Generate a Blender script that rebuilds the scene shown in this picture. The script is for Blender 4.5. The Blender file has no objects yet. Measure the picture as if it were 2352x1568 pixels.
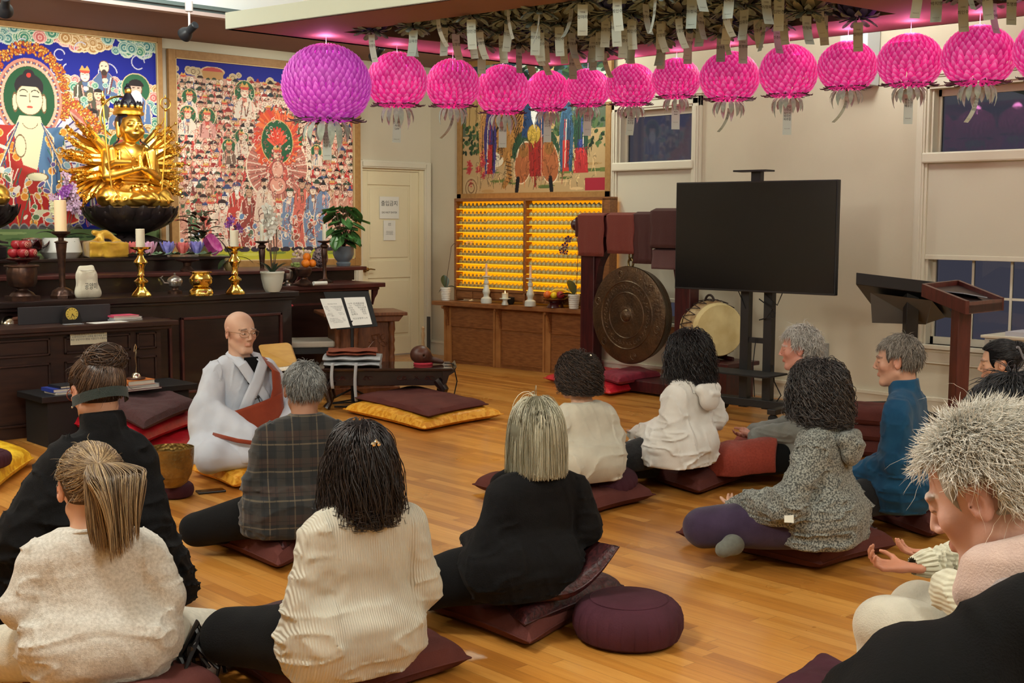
import bpy, bmesh, math, random
import numpy as np
from mathutils import Vector, Matrix
rnd = random.Random(7); rng = np.random.default_rng(7)
PI = math.pi
COL = bpy.context.scene.collection
F0 = 2880.; CAMH = 1.47
_a = math.radians(47.5); _p = math.atan(274/2880); _r = math.radians(0.3)
CF = np.array([math.cos(_a)*math.cos(_p), math.sin(_a)*math.cos(_p), -math.sin(_p)])
CR = np.array([math.sin(_a), -math.cos(_a), 0]); CU = np.cross(CR, CF)
CR2 = CR*math.cos(_r)+CU*math.sin(_r); CU2 = CU*math.cos(_r)-CR*math.sin(_r)
C0 = np.array([0, 0, CAMH])
def ray(x, y): return CF+(x-1176)/F0*CR2-(y-784)/F0*CU2
def oz(x, y, z=0): d = ray(x, y); return C0+d*(z-CAMH)/d[2]
def oy(x, y, Y=10.94): d = ray(x, y); return C0+d*Y/d[1]
def ox(x, y, X=8.79): d = ray(x, y); return C0+d*X/d[0]
def od(x, y, dep): return C0+ray(x, y)*dep
def dep(P): return float((np.array(P)-C0)@CF)
XW, YW = 8.79, 10.94
def lin(c):
    out = []
    for v in c[:3]:
        v = v/255.
        out.append(v/12.92 if v <= .04045 else ((v+.055)/1.055)**2.4)
    return (*out, 1.)
MATS = {}
def nd(nt, typ, **kw):
    n = nt.nodes.new(typ)
    for k, v in kw.items():
        if k in n.inputs: n.inputs[k].default_value = v
        else: setattr(n, k, v)
    return n
def mat(name, rgb=(200, 200, 200), rough=.6, metal=0., spec=.5, rgb2=None, nscale=20., nstretch=(1, 1, 1), bump=0., bscale=None, ndetail=4.,
        attr=None, emit=None, estr=0., sheen=0., coat=0., trans=0., sss=0., ramp=(.35, .65), wave=None, alpha=None, brough=0.05, voro=None, bdist=.01, aniso=0):
    """a principled material; rgb2 mixes in by 3-D noise in object space; attr multiplies/uses a colour attribute"""
    if name in MATS: return MATS[name]
    m = bpy.data.materials.new(name); m.use_nodes = True; nt = m.node_tree; nt.nodes.clear(); L = nt.links.new
    out = nd(nt, 'ShaderNodeOutputMaterial'); b = nd(nt, 'ShaderNodeBsdfPrincipled'); L(b.outputs[0], out.inputs[0])
    b.inputs['Base Color'].default_value = lin(rgb); b.inputs['Roughness'].default_value = rough
    b.inputs['Metallic'].default_value = metal; b.inputs['Specular IOR Level'].default_value = spec
    if sheen: b.inputs['Sheen Weight'].default_value = sheen; b.inputs['Sheen Roughness'].default_value = .5
    if coat: b.inputs['Coat Weight'].default_value = coat; b.inputs['Coat Roughness'].default_value = brough
    if sss: b.inputs['Subsurface Weight'].default_value = sss; b.inputs['Subsurface Radius'].default_value = (.02, .008, .004); b.inputs['Subsurface Scale'].default_value = .5
    if trans: b.inputs['Transmission Weight'].default_value = trans
    if emit: b.inputs['Emission Color'].default_value = lin(emit); b.inputs['Emission Strength'].default_value = estr
    tc = nd(nt, 'ShaderNodeTexCoord'); mp = nd(nt, 'ShaderNodeMapping'); mp.inputs['Scale'].default_value = nstretch; L(tc.outputs['Object'], mp.inputs[0])
    colsock = None
    if rgb2:
        no = nd(nt, 'ShaderNodeTexNoise'); no.inputs['Scale'].default_value = nscale; no.inputs['Detail'].default_value = ndetail; L(mp.outputs[0], no.inputs[0])
        cr = nd(nt, 'ShaderNodeValToRGB'); cr.color_ramp.elements[0].position = ramp[0]; cr.color_ramp.elements[1].position = ramp[1]
        cr.color_ramp.elements[0].color = lin(rgb); cr.color_ramp.elements[1].color = lin(rgb2); L(no.outputs[0], cr.inputs[0]); colsock = cr.outputs[0]
    if attr:
        at = nd(nt, 'ShaderNodeAttribute'); at.attribute_name = attr
        if colsock is not None:
            mx = nd(nt, 'ShaderNodeMix', data_type='RGBA', blend_type='MULTIPLY'); mx.inputs[0].default_value = 1.
            L(colsock, mx.inputs[6]); L(at.outputs[0], mx.inputs[7]); colsock = mx.outputs[2]
        else: colsock = at.outputs[0]
    if colsock is not None: L(colsock, b.inputs['Base Color'])
    if emit and attr and emit == 'attr': pass
    if bump:
        bp = nd(nt, 'ShaderNodeBump'); bp.inputs['Strength'].default_value = bump; bp.inputs['Distance'].default_value = bdist
        if wave:   # (scale, direction)
            w = nd(nt, 'ShaderNodeTexWave'); w.inputs['Scale'].default_value = wave[0]; w.bands_direction = wave[1]; w.inputs['Distortion'].default_value = wave[2] if len(wave) > 2 else .3
            L(tc.outputs['Object'], w.inputs[0]); L(w.outputs[1], bp.inputs['Height'])
        elif voro:
            w = nd(nt, 'ShaderNodeTexVoronoi'); w.inputs['Scale'].default_value = voro; L(mp.outputs[0], w.inputs[0]); L(w.outputs[0], bp.inputs['Height'])
        else:
            n2 = nd(nt, 'ShaderNodeTexNoise'); n2.inputs['Scale'].default_value = bscale or nscale; n2.inputs['Detail'].default_value = ndetail; L(mp.outputs[0], n2.inputs[0]); L(n2.outputs[0], bp.inputs['Height'])
        L(bp.outputs[0], b.inputs['Normal'])
    MATS[name] = m; return m
class MB:
    def __init__(s): s.v = []; s.f = []; s.n = 0; s.c = None
    def add(s, v, f, c=None):
        v = np.asarray(v, float).reshape(-1, 3); f = [tuple(int(i)+s.n for i in q) for q in f] if not isinstance(f, np.ndarray) else (f+s.n)
        s.v.append(v); s.f.append(f); s.n += len(v)
        if c is not None:
            if s.c is None: s.c = []
            s.c.append(np.broadcast_to(np.asarray(c, float)[..., :3], (len(v), 3)))
        return s
    def box(s, lo, hi, c=None):
        x0, y0, z0 = lo; x1, y1, z1 = hi
        if x0 > x1: x0, x1 = x1, x0
        if y0 > y1: y0, y1 = y1, y0
        if z0 > z1: z0, z1 = z1, z0
        v = [(x0, y0, z0), (x1, y0, z0), (x1, y1, z0), (x0, y1, z0), (x0, y0, z1), (x1, y0, z1), (x1, y1, z1), (x0, y1, z1)]
        return s.add(v, [(0, 3, 2, 1), (4, 5, 6, 7), (0, 1, 5, 4), (1, 2, 6, 5), (2, 3, 7, 6), (3, 0, 4, 7)], c)
    def obox(s, c, sx, sy, sz, rz=0, M=None, col=None):
        v = np.array([(a, b, d) for d in (-.5, .5) for b in (-.5, .5) for a in (-.5, .5)])*np.array([sx, sy, sz])
        if M is None: M = rotz(rz)
        v = v@np.asarray(M).T+np.array(c)
        return s.add(v, [(0, 2, 3, 1), (4, 5, 7, 6), (0, 1, 5, 4), (1, 3, 7, 5), (3, 2, 6, 7), (2, 0, 4, 6)], col)
    def lathe(s, prof, c=(0, 0, 0), seg=32, sx=1., sy=1., rad=None, col=None, cap=True):
        prof = np.asarray(prof, float); n = len(prof); t = np.arange(seg)*2*PI/seg
        r = prof[:, 0][:, None]*np.ones(seg)
        if rad is not None: r = r*rad(t[None, :], prof[:, 1][:, None])
        v = np.stack([r*np.cos(t)*sx+c[0], r*np.sin(t)*sy+c[1], prof[:, 1][:, None]+0*t+c[2]], -1).reshape(-1, 3)
        i, j = np.meshgrid(np.arange(n-1), np.arange(seg), indexing='ij'); j2 = (j+1) % seg
        f = np.stack([i*seg+j, i*seg+j2, (i+1)*seg+j2, (i+1)*seg+j], -1).reshape(-1, 4)
        f = [tuple(q) for q in f]
        if cap: f += [tuple(range(seg-1, -1, -1)), tuple((n-1)*seg+k for k in range(seg))]
        return s.add(v, f, col)
    def tube(s, pts, r, seg=10, cap=True, col=None, flat=None, up=None):
        pts = np.asarray(pts, float); n = len(pts); r = np.broadcast_to(np.asarray(r, float), (n,))
        T = np.gradient(pts, axis=0); T /= np.linalg.norm(T, axis=1)[:, None]+1e-9
        u = np.array(up if up is not None else ([0, 0, 1.] if abs(T[0][2]) < .9 else [1., 0, 0])); N = []
        for k in range(n):
            a = u-T[k]*(u@T[k]); a /= np.linalg.norm(a)+1e-9; N.append(a); u = a
        N = np.array(N); B = np.cross(T, N); t = np.arange(seg)*2*PI/seg
        fl = 1. if flat is None else flat
        v = pts[:, None]+r[:, None, None]*(np.cos(t)[None, :, None]*B[:, None]+fl*np.sin(t)[None, :, None]*N[:, None])
        f = [(i*seg+j, i*seg+(j+1) % seg, (i+1)*seg+(j+1) % seg, (i+1)*seg+j) for i in range(n-1) for j in range(seg)]
        if cap: f += [tuple(range(seg-1, -1, -1)), tuple((n-1)*seg+k for k in range(seg))]
        return s.add(v.reshape(-1, 3), f, col)
    def grid(s, P, col=None, flip=False, closed=False):
        P = np.asarray(P, float); n, m = P.shape[:2]
        i, j = np.meshgrid(np.arange(n-1), np.arange(m if closed else m-1), indexing='ij'); j2 = (j+1) % m
        q = np.stack([i*m+j, i*m+j2, (i+1)*m+j2, (i+1)*m+j], -1).reshape(-1, 4)
        if flip: q = q[:, ::-1]
        return s.add(P.reshape(-1, 3), [tuple(x) for x in q], col)
    def prism(s, poly, a0, a1, axis=1, col=None):
        """extrude a 2-D polygon (list of (u,w)) along an axis"""
        n = len(poly); v = []
        for a in (a0, a1):
            for (u, w) in poly: v.append({0: (a, u, w), 1: (u, a, w), 2: (u, w, a)}[axis])
        f = [tuple(range(n)), tuple(range(2*n-1, n-1, -1))]+[(i, i+n, (i+1) % n+n, (i+1) % n) for i in range(n)]
        return s.add(v, f, col)
    def sph(s, c, r, seg=16, col=None):
        r = np.broadcast_to(np.asarray(r, float), (3,)); k = max(4, seg//2)
        a = np.linspace(-PI/2, PI/2, k+1); P = [(math.cos(t), math.sin(t)) for t in a]; P[0] = (1e-4, -1); P[-1] = (1e-4, 1)
        t = np.arange(seg)*2*PI/seg; pr = np.array(P)
        v = np.stack([pr[:, :1]*np.cos(t)*r[0]+c[0], pr[:, :1]*np.sin(t)*r[1]+c[1], pr[:, 1:]*r[2]+0*t+c[2]], -1)
        return s.grid(v, col, closed=True)
    def xf(s, M=None, t=(0, 0, 0)):
        for k in range(len(s.v)): s.v[k] = (s.v[k]@np.asarray(M).T if M is not None else s.v[k])+np.array(t)
        return s
    def mesh(s, name, m=None, smooth=True, ang=None, org=(0, 0, 0)):
        V = np.concatenate(s.v)-np.array(org); me = bpy.data.meshes.new(name)
        fl = []
        for f in s.f:
            fl.extend(f.tolist() if isinstance(f, np.ndarray) else f)
        ln = np.array([len(q) for q in fl], dtype=np.int32); st = np.concatenate([[0], np.cumsum(ln)[:-1]]).astype(np.int32)
        flat = np.fromiter((i for q in fl for i in q), dtype=np.int32, count=int(ln.sum()))
        return build(me, V, flat, st, ln, m, smooth, ang, np.concatenate(s.c) if s.c else None)
def build(me, V, flat, st, ln, m, smooth, ang, C=None):
    me.vertices.add(len(V)); me.vertices.foreach_set('co', V.astype(np.float32).ravel())
    me.loops.add(len(flat)); me.loops.foreach_set('vertex_index', flat.astype(np.int32))
    me.polygons.add(len(st)); me.polygons.foreach_set('loop_start', st.astype(np.int32)); me.polygons.foreach_set('loop_total', ln.astype(np.int32))
    me.polygons.foreach_set('use_smooth', np.full(len(st), bool(smooth)))
    if m: me.materials.append(m)
    me.update(calc_edges=True); me.validate()
    if C is not None and len(C) == len(me.vertices):
        at = me.color_attributes.new('Col', 'FLOAT_COLOR', 'POINT'); at.data.foreach_set('color', np.concatenate([C, np.ones((len(C), 1))], 1).astype(np.float32).ravel())
    if smooth and ang: me.set_sharp_from_angle(angle=math.radians(ang))
    return me
def rotz(a): c, s = math.cos(a), math.sin(a); return np.array([[c, -s, 0], [s, c, 0], [0, 0, 1.]])
def rotx(a): c, s = math.cos(a), math.sin(a); return np.array([[1., 0, 0], [0, c, -s], [0, s, c]])
def roty(a): c, s = math.cos(a), math.sin(a); return np.array([[c, 0, s], [0, 1., 0], [-s, 0, c]])
def thing(name, label, cat, loc=(0, 0, 0), rz=0., group=None):
    o = bpy.data.objects.new(name, None); COL.objects.link(o); o.location = [float(x) for x in loc]; o.rotation_euler = (0, 0, rz); o.empty_display_size = .1
    o['label'] = label; o['category'] = cat
    if group: o['group'] = group
    return o
def obj(name, mb, m, parent=None, smooth=True, ang=35, world=False, bevel=0, label=None):
    """link a mesh object; world=True: verts are world coordinates and the parent has only a location"""
    org = (0, 0, 0)
    if world and parent is not None:
        p = parent; o_ = np.zeros(3)
        while p is not None: o_ = o_+np.array(p.location); p = p.parent
        org = o_
    me = mb.mesh(name, m, smooth, ang, org) if isinstance(mb, MB) else mb
    o = bpy.data.objects.new(name, me); COL.objects.link(o)
    if parent is not None: o.parent = parent
    if bevel:
        b = o.modifiers.new('bevel', 'BEVEL'); b.width = bevel; b.segments = 2; b.limit_method = 'ANGLE'; b.angle_limit = math.radians(40); b.harden_normals = False
    if label: o['label'] = label
    return o
def tag(o, label, cat, group=None):
    o['label'] = label; o['category'] = cat
    if group: o['group'] = group
    return o
def struct(name, mb, m, parent=None, smooth=False, bevel=0):
    o = obj(name, mb, m, parent, smooth=smooth, bevel=bevel)
    if parent is None: o['kind'] = 'structure'
    return o
def solo(name, mb, m, label, cat, group=None, org=None, **kw):
    """a thing that is one mesh, origin at its base"""
    V = np.concatenate(mb.v) if isinstance(mb, MB) else None
    if org is None: org = [(V[:, 0].min()+V[:, 0].max())/2, (V[:, 1].min()+V[:, 1].max())/2, V[:, 2].min()]
    me = mb.mesh(name, m, kw.get('smooth', True), kw.get('ang', 35), org)
    o = obj(name, me, None, bevel=kw.get('bevel', 0)); o.location = [float(x) for x in org]
    return tag(o, label, cat, group)
def dup(root, loc=None, rz=None, label=None, group=None, scale=None):
    r = root.copy(); COL.objects.link(r)
    if loc is not None: r.location = [float(x) for x in loc]
    if rz is not None: r.rotation_euler = (r.rotation_euler[0], r.rotation_euler[1], rz)
    if scale is not None: r.scale = (scale,)*3 if not hasattr(scale, '__len__') else scale
    if label: r['label'] = label
    if group: r['group'] = group
    for ch in list(root.children):
        c = ch.copy(); COL.objects.link(c); c.parent = r
        for g in list(ch.children):
            d = g.copy(); COL.objects.link(d); d.parent = c
    return r
def area_light(loc, target, size, power, color=(1, 1, 1), sy=None, name='light'):
    l = bpy.data.lights.new(name, 'AREA'); l.size = size; l.energy = power; l.color = color
    if sy: l.shape = 'RECTANGLE'; l.size_y = sy
    o = bpy.data.objects.new(name, l); COL.objects.link(o); o.location = loc
    d = Vector(target)-Vector(loc); o.rotation_euler = d.to_track_quat('-Z', 'Y').to_euler(); return o
def vnoise(P, seed=0):
    """smooth 3-D value noise in [-1,1] for an (...,3) array"""
    P = np.asarray(P); i = np.floor(P).astype(np.int64); f = P-i; f = f*f*(3-2*f)
    def h(x, y, z):
        n = (x*374761393+y*668265263+z*2147483647+seed*1274126177) & 0xffffffff
        n = ((n ^ (n >> 13))*1274126177) & 0xffffffff
        return ((n ^ (n >> 16)) & 0xffff)/32767.5-1
    r = 0
    for dx in (0, 1):
        for dy in (0, 1):
            for dz in (0, 1):
                w = (f[..., 0] if dx else 1-f[..., 0])*(f[..., 1] if dy else 1-f[..., 1])*(f[..., 2] if dz else 1-f[..., 2])
                r = r+w*h(i[..., 0]+dx, i[..., 1]+dy, i[..., 2]+dz)
    return r
class SDF:
    def __init__(s, lo, hi, h):
        s.lo = np.array(lo, float); s.h = h; s.n = np.ceil((np.array(hi)-s.lo)/h).astype(int)+1
        s.F = np.full(s.n, 10., np.float32)
        s.ax = [s.lo[k]+h*np.arange(s.n[k]) for k in range(3)]
    def sl(s, lo, hi):
        a = np.clip(np.floor((np.array(lo)-s.lo)/s.h).astype(int), 0, s.n); b = np.clip(np.ceil((np.array(hi)-s.lo)/s.h).astype(int)+1, 0, s.n)
        return tuple(slice(int(x), int(y)) for x, y in zip(a, b))
    def pts(s, sl):
        return np.stack(np.meshgrid(*[s.ax[k][sl[k]] for k in range(3)], indexing='ij'), -1)
    def _u(s, sl, d, k, sub=False):
        F = s.F[sl]
        if F.size == 0: return
        if sub:
            e = -d; h = np.clip(.5-.5*(e-F)/k, 0, 1)if k > 0 else None
            s.F[sl] = np.maximum(F, e) if k <= 0 else F+(e-F)*(1-h)+k*h*(1-h)
        else:
            if k <= 0: s.F[sl] = np.minimum(F, d); return
            h = np.clip(.5+.5*(d-F)/k, 0, 1); s.F[sl] = d+(F-d)*h-k*h*(1-h)
    def cone(s, a, b, ra, rb=None, k=.02, flat=None, sub=False):
        a = np.array(a, float); b = np.array(b, float); rb = ra if rb is None else rb
        m = max(ra, rb)+k+3*s.h; sl = s.sl(np.minimum(a, b)-m, np.maximum(a, b)+m); P = s.pts(sl)
        if P.size == 0: return s
        ab = b-a; L = ab@ab+1e-12; t = np.clip(((P-a)@ab)/L, 0, 1); q = P-a-t[..., None]*ab
        if flat is not None:   # (normal, factor<1): thinner along the normal
            nrm = np.array(flat[0], float); nrm /= np.linalg.norm(nrm); c = q@nrm; q2 = (q*q).sum(-1)
            d = np.sqrt(np.maximum(q2-c*c+(c/flat[1])**2, 0))-(ra+(rb-ra)*t); d = np.where(d > 0, d, d)*1.0
        else: d = np.sqrt((q*q).sum(-1))-(ra+(rb-ra)*t)
        s._u(sl, d.astype(np.float32), k, sub); return s
    def ell(s, c, r, k=.02, M=None, sub=False):
        c = np.array(c, float); r = np.broadcast_to(np.array(r, float), (3,)); m = max(r)+k+3*s.h
        sl = s.sl(c-m, c+m); P = s.pts(sl)-c
        if P.size == 0: return s
        if M is not None: P = P@np.asarray(M)      # columns of M are the local axes
        k0 = np.sqrt(((P/r)**2).sum(-1)); k1 = np.sqrt(((P/r**2)**2).sum(-1))+1e-9
        s._u(sl, (k0*(k0-1)/k1).astype(np.float32), k, sub); return s
    def chain(s, pts, rs, k=.02, flat=None):
        for i in range(len(pts)-1): s.cone(pts[i], pts[i+1], rs[i], rs[i+1], k, flat)
        return s
    def cut(s, fn, lo=None, hi=None):
        """keep only where fn(P) < 0"""
        sl = s.sl(s.lo if lo is None else lo, s.lo+s.n*s.h if hi is None else hi); P = s.pts(sl)
        s.F[sl] = np.maximum(s.F[sl], fn(P)); return s
    def disp(s, fn):
        m = np.abs(s.F) < .05; I = np.argwhere(m); P = s.lo+I*s.h; s.F[m] += fn(P).astype(np.float32); return s
    def mesh(s):
        F = s.F; S = F < 0; n = F.shape
        F = np.clip(F, -.2, .2)
        cnt = np.zeros([x-1 for x in n], np.int8)
        for dx in (0, 1):
            for dy in (0, 1):
                for dz in (0, 1): cnt += S[dx:n[0]-1+dx, dy:n[1]-1+dy, dz:n[2]-1+dz]
        act = (cnt > 0) & (cnt < 8); C = np.argwhere(act); idx = np.full(act.shape, -1, np.int32); idx[act] = np.arange(len(C))
        acc = np.zeros((len(C), 3)); w = np.zeros(len(C))
        cor = [(0, 0, 0), (1, 0, 0), (0, 1, 0), (1, 1, 0), (0, 0, 1), (1, 0, 1), (0, 1, 1), (1, 1, 1)]
        val = [F[C[:, 0]+a, C[:, 1]+b, C[:, 2]+c] for a, b, c in cor]
        for i, j in [(0, 1), (2, 3), (4, 5), (6, 7), (0, 2), (1, 3), (4, 6), (5, 7), (0, 4), (1, 5), (2, 6), (3, 7)]:
            a, b = val[i], val[j]; m = (a < 0) != (b < 0); t = np.where(m, a/np.where(m, a-b, 1), 0)
            p = np.array(cor[i])+t[:, None]*(np.array(cor[j])-np.array(cor[i])); acc += p*m[:, None]; w += m
        V = s.lo+(C+acc/np.maximum(w, 1)[:, None])*s.h
        Q = []
        for ax in range(3):
            u, v = [k for k in range(3) if k != ax]
            A = [slice(None)]*3; B = [slice(None)]*3; A[ax] = slice(0, n[ax]-1); B[ax] = slice(1, n[ax])
            SA = S[tuple(A)]; SB = S[tuple(B)]; X = np.argwhere(SA != SB)
            X = X[(X[:, u] > 0) & (X[:, v] > 0) & (X[:, u] < n[u]-1) & (X[:, v] < n[v]-1)]
            if not len(X): continue
            def at(du, dv):
                Y = X.copy(); Y[:, u] -= du; Y[:, v] -= dv; return idx[Y[:, 0], Y[:, 1], Y[:, 2]]
            q = np.stack([at(1, 1), at(0, 1), at(0, 0), at(1, 0)], 1)
            fl = SA[X[:, 0], X[:, 1], X[:, 2]]
            if ax == 1: fl = ~fl
            q[~fl] = q[~fl][:, ::-1]; Q.append(q)
        Q = np.concatenate(Q) if Q else np.zeros((0, 4), int)
        Q = Q[(Q >= 0).all(1)]
        return V, Q
def sdf_obj(name, sd, m, parent=None, col=None, smooth_it=1, pre=None, label=None):
    V, Q = sd.mesh() if isinstance(sd, SDF) else sd
    for _ in range(smooth_it):   # light laplacian
        A = np.zeros_like(V); W = np.zeros(len(V))
        for i in range(4):
            a = Q[:, i]; b = Q[:, (i+1) % 4]; 
            for k in range(3): A[:, k] += np.bincount(a, V[b, k], len(V))+np.bincount(b, V[a, k], len(V))
            W += np.bincount(a, minlength=len(V))+np.bincount(b, minlength=len(V))
        V = V*.5+.5*A/np.maximum(W, 1)[:, None]
    if pre is not None: V = pre(V)
    me = bpy.data.meshes.new(name); C = col(V) if col is not None else None
    build(me, V, Q.ravel(), np.arange(len(Q))*4, np.full(len(Q), 4), m, True, None, C)
    return obj(name, me, None, parent, label=label)
def floor_mat():
    m = bpy.data.materials.new('oak_strip_floor'); m.use_nodes = True; nt = m.node_tree; L = nt.links.new
    b = nt.nodes['Principled BSDF']; tc = nd(nt, 'ShaderNodeTexCoord'); sp = nd(nt, 'ShaderNodeSeparateXYZ'); L(tc.outputs['Object'], sp.inputs[0])
    def mth(op, a, c=None):
        n = nd(nt, 'ShaderNodeMath', operation=op)
        for i, v in enumerate((a, c)):
            if v is None: continue
            if hasattr(v, 'links'): L(v, n.inputs[i])
            else: n.inputs[i].default_value = v
        return n.outputs[0]
    row = mth('FLOOR', mth('DIVIDE', sp.outputs[0], .062)); frx = mth('FRACT', mth('DIVIDE', sp.outputs[0], .062))
    wn = nd(nt, 'ShaderNodeTexWhiteNoise', noise_dimensions='1D'); L(row, wn.inputs['W'])
    yy = mth('ADD', mth('DIVIDE', sp.outputs[1], 1.15), mth('MULTIPLY', wn.outputs[0], 9.)); fry = mth('FRACT', yy); pl = mth('FLOOR', yy)
    w2 = nd(nt, 'ShaderNodeTexWhiteNoise', noise_dimensions='2D'); cb = nd(nt, 'ShaderNodeCombineXYZ'); L(row, cb.inputs[0]); L(pl, cb.inputs[1]); L(cb.outputs[0], w2.inputs['Vector'])
    mp = nd(nt, 'ShaderNodeMapping'); mp.inputs['Scale'].default_value = (22, 1.4, 1); L(tc.outputs['Object'], mp.inputs[0])
    ad = nd(nt, 'ShaderNodeVectorMath', operation='ADD'); L(mp.outputs[0], ad.inputs[0]); L(w2.outputs[1], ad.inputs[1])
    no = nd(nt, 'ShaderNodeTexNoise'); no.inputs['Scale'].default_value = 2.2; no.inputs['Detail'].default_value = 6; no.inputs['Distortion'].default_value = .6; L(ad.outputs[0], no.inputs[0])
    f = mth('ADD', mth('MULTIPLY', w2.outputs[0], .55), mth('MULTIPLY', no.outputs[0], .55))
    cr = nd(nt, 'ShaderNodeValToRGB'); e = cr.color_ramp.elements; e[0].position = .15; e[0].color = lin((160, 98, 38)); e[1].position = .95; e[1].color = lin((224, 164, 84))
    e2 = cr.color_ramp.elements.new(.55); e2.color = lin((200, 134, 56)); L(f, cr.inputs[0])
    gx = mth('LESS_THAN', frx, .03); gy = mth('LESS_THAN', fry, .0025); g = mth('MAXIMUM', gx, gy)
    mx = nd(nt, 'ShaderNodeMix', data_type='RGBA'); L(mth('MULTIPLY', g, .45), mx.inputs[0]); L(cr.outputs[0], mx.inputs[6]); mx.inputs[7].default_value = lin((80, 42, 14)); L(mx.outputs[2], b.inputs['Base Color'])
    n3 = nd(nt, 'ShaderNodeTexNoise'); n3.inputs['Scale'].default_value = 3.; L(tc.outputs['Object'], n3.inputs[0])
    b.inputs['Roughness'].default_value = .3
    rr = nd(nt, 'ShaderNodeMapRange'); L(n3.outputs[0], rr.inputs[0]); rr.inputs[3].default_value = .2; rr.inputs[4].default_value = .42; L(rr.outputs[0], b.inputs['Roughness'])
    bp = nd(nt, 'ShaderNodeBump'); bp.inputs['Strength'].default_value = .25; bp.inputs['Distance'].default_value = .002; L(mth('SUBTRACT', no.outputs[0], mth('MULTIPLY', g, 2.)), bp.inputs['Height']); L(bp.outputs[0], b.inputs['Normal'])
    b.inputs['Coat Weight'].default_value = .25; b.inputs['Coat Roughness'].default_value = .12
    return m
M_wall = mat('cream_paint', (214, 203, 180), .75, bump=.05, bscale=90, rgb2=(208, 197, 174), nscale=1.5)
M_trim = mat('white_trim_paint', (222, 214, 194), .45)
M_door = mat('door_paint', (232, 220, 186), .4)
M_soff = mat('taupe_soffit_paint', (146, 112, 98), .8, rgb2=(138, 106, 92), nscale=1.2)
M_ceil = mat('ceiling_white', (226, 226, 220), .85)
M_fasc = mat('canopy_fascia_paint', (206, 216, 196), .6)
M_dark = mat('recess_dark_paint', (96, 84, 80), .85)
M_black = mat('black_satin', (18, 18, 20), .45)
M_blackm = mat('black_matte', (14, 14, 15), .75)
X0, Y0 = -3., -3.
struct('floor', MB().box((X0, Y0, -.1), (XW+.2, YW+.2, 0)), floor_mat())
struct('wall_altar', MB().box((X0, YW, 0), (7.846, YW+.12, 3.8)).box((8.69, YW, 0), (XW+.2, YW+.12, 3.8)).box((7.846, YW, 2.035), (8.69, YW+.12, 3.8)), M_wall)
W1 = (7.22, 8.12, .56, 2.50); W2 = (3.35, 4.93, .56, 2.48)
mb = MB(); x0, x1 = XW, XW+.14
for ya, yb in ((Y0, W2[0]), (W2[1], W1[0]), (W1[1], YW)): mb.box((x0, ya, 0), (x1, yb, 3.8))
for w in (W1, W2): mb.box((x0, w[0], 0), (x1, w[1], w[2])).box((x0, w[0], w[3]), (x1, w[1], 3.8))
struct('wall_window', mb, M_wall)
struct('wall_left', MB().box((X0-.12, Y0, 0), (X0, YW, 3.8)), M_wall); struct('wall_rear', MB().box((X0, Y0-.12, 0), (XW, Y0, 3.8)), M_wall)
struct('ceiling', MB().box((X0, Y0, 3.5), (XW+.2, YW+.2, 3.6)), M_ceil)
struct('ceiling_altar', MB().box((X0, 9.4, 3.15), (XW, YW, 3.5)), M_soff)
struct('trim_1', MB().box((X0, YW-.02, 3.06), (7.8, YW, 3.15)).box((7.8, YW-.02, 3.08), (XW, YW, 3.15)), mat('pale_strip', (214, 206, 180), .6))
struct('trim_2', MB().box((X0, 9.36, 3.13), (XW, 9.4, 3.21)).box((X0, 9.30, 3.17), (XW, 9.36, 3.19)), mat('grey_green_rail', (92, 104, 100), .6)); struct('trim_8', MB().box((X0, 9.37, 3.21), (XW, 9.4, 3.5)), M_ceil)
struct('trim_3', MB().box((X0, 9.33, 3.12), (XW, 9.42, 3.15)), mat('pink_grey_edge', (190, 168, 160), .6))
OUT = [(3.87, 6.76), (6.48, 6.73), (6.75, 3.3), (6.9, -1.5), (5.4, -1.5), (4.47, 3.5)]
H1 = [(4.43, 6.35), (6.05, 6.12), (6.19, 3.70), (4.76, 3.82)]; H2 = [(4.84, 3.4), (6.28, 3.3), (6.4, 0.), (5.45, 0.)]
def slab(z0, z1):
    mb = MB()
    A, B, C, D, E_, G = OUT
    quads = [(A, B, H1[1], H1[0]), (B, C, H1[2], H1[1]), (A, H1[0], H1[3], G), (H1[3], H1[2], C, H2[1]), (G, H1[3], H2[1], H2[0]), (C, D, H2[2], H2[1]), (D, E_, H2[3], H2[2]), (E_, G, H2[0], H2[3])]
    for q in quads:
        n = len(q); v = [(p[0], p[1], z) for z in (z0, z1) for p in q]
        mb.add(v, [tuple(range(n)), tuple(range(2*n-1, n-1, -1))]+[(i, i+n, (i+1) % n+n, (i+1) % n) for i in range(n)])
    return mb
cn = struct('ceiling_canopy', slab(2.6, 2.605), M_soff)
mb = MB()
for i in range(6):
    p, q = OUT[i], OUT[(i+1) % 6]; cx, cy = 5.6, 3.
    def o(p, k=.012): return (p[0]+(cx-p[0])*k, p[1]+(cy-p[1])*k)
    v = [(*p, 2.6), (*q, 2.6), (*o(q), 2.6), (*o(p), 2.6), (*p, 2.70), (*q, 2.70), (*o(q), 2.70), (*o(p), 2.70)]
    mb.add(v, [(0, 1, 5, 4), (4, 5, 6, 7), (3, 7, 6, 2), (0, 3, 2, 1)])
struct('trim_4', mb, M_fasc)
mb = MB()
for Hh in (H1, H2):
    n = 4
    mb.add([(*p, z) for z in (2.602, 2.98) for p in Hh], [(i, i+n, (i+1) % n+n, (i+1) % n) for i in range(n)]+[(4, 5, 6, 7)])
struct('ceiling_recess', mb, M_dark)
mb = MB(); n = 6
sh = [(5.3+(p[0]-5.3)*.985, 3+(p[1]-3)*.985) for p in OUT]
mb.add([(*p, 2.70) for p in sh], [tuple(range(6))]).add([(*p, 2.695) for p in sh], [tuple(range(5, -1, -1))])
mb2 = MB()
for Hh in (H1, H2): pass
mb = MB()
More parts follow.
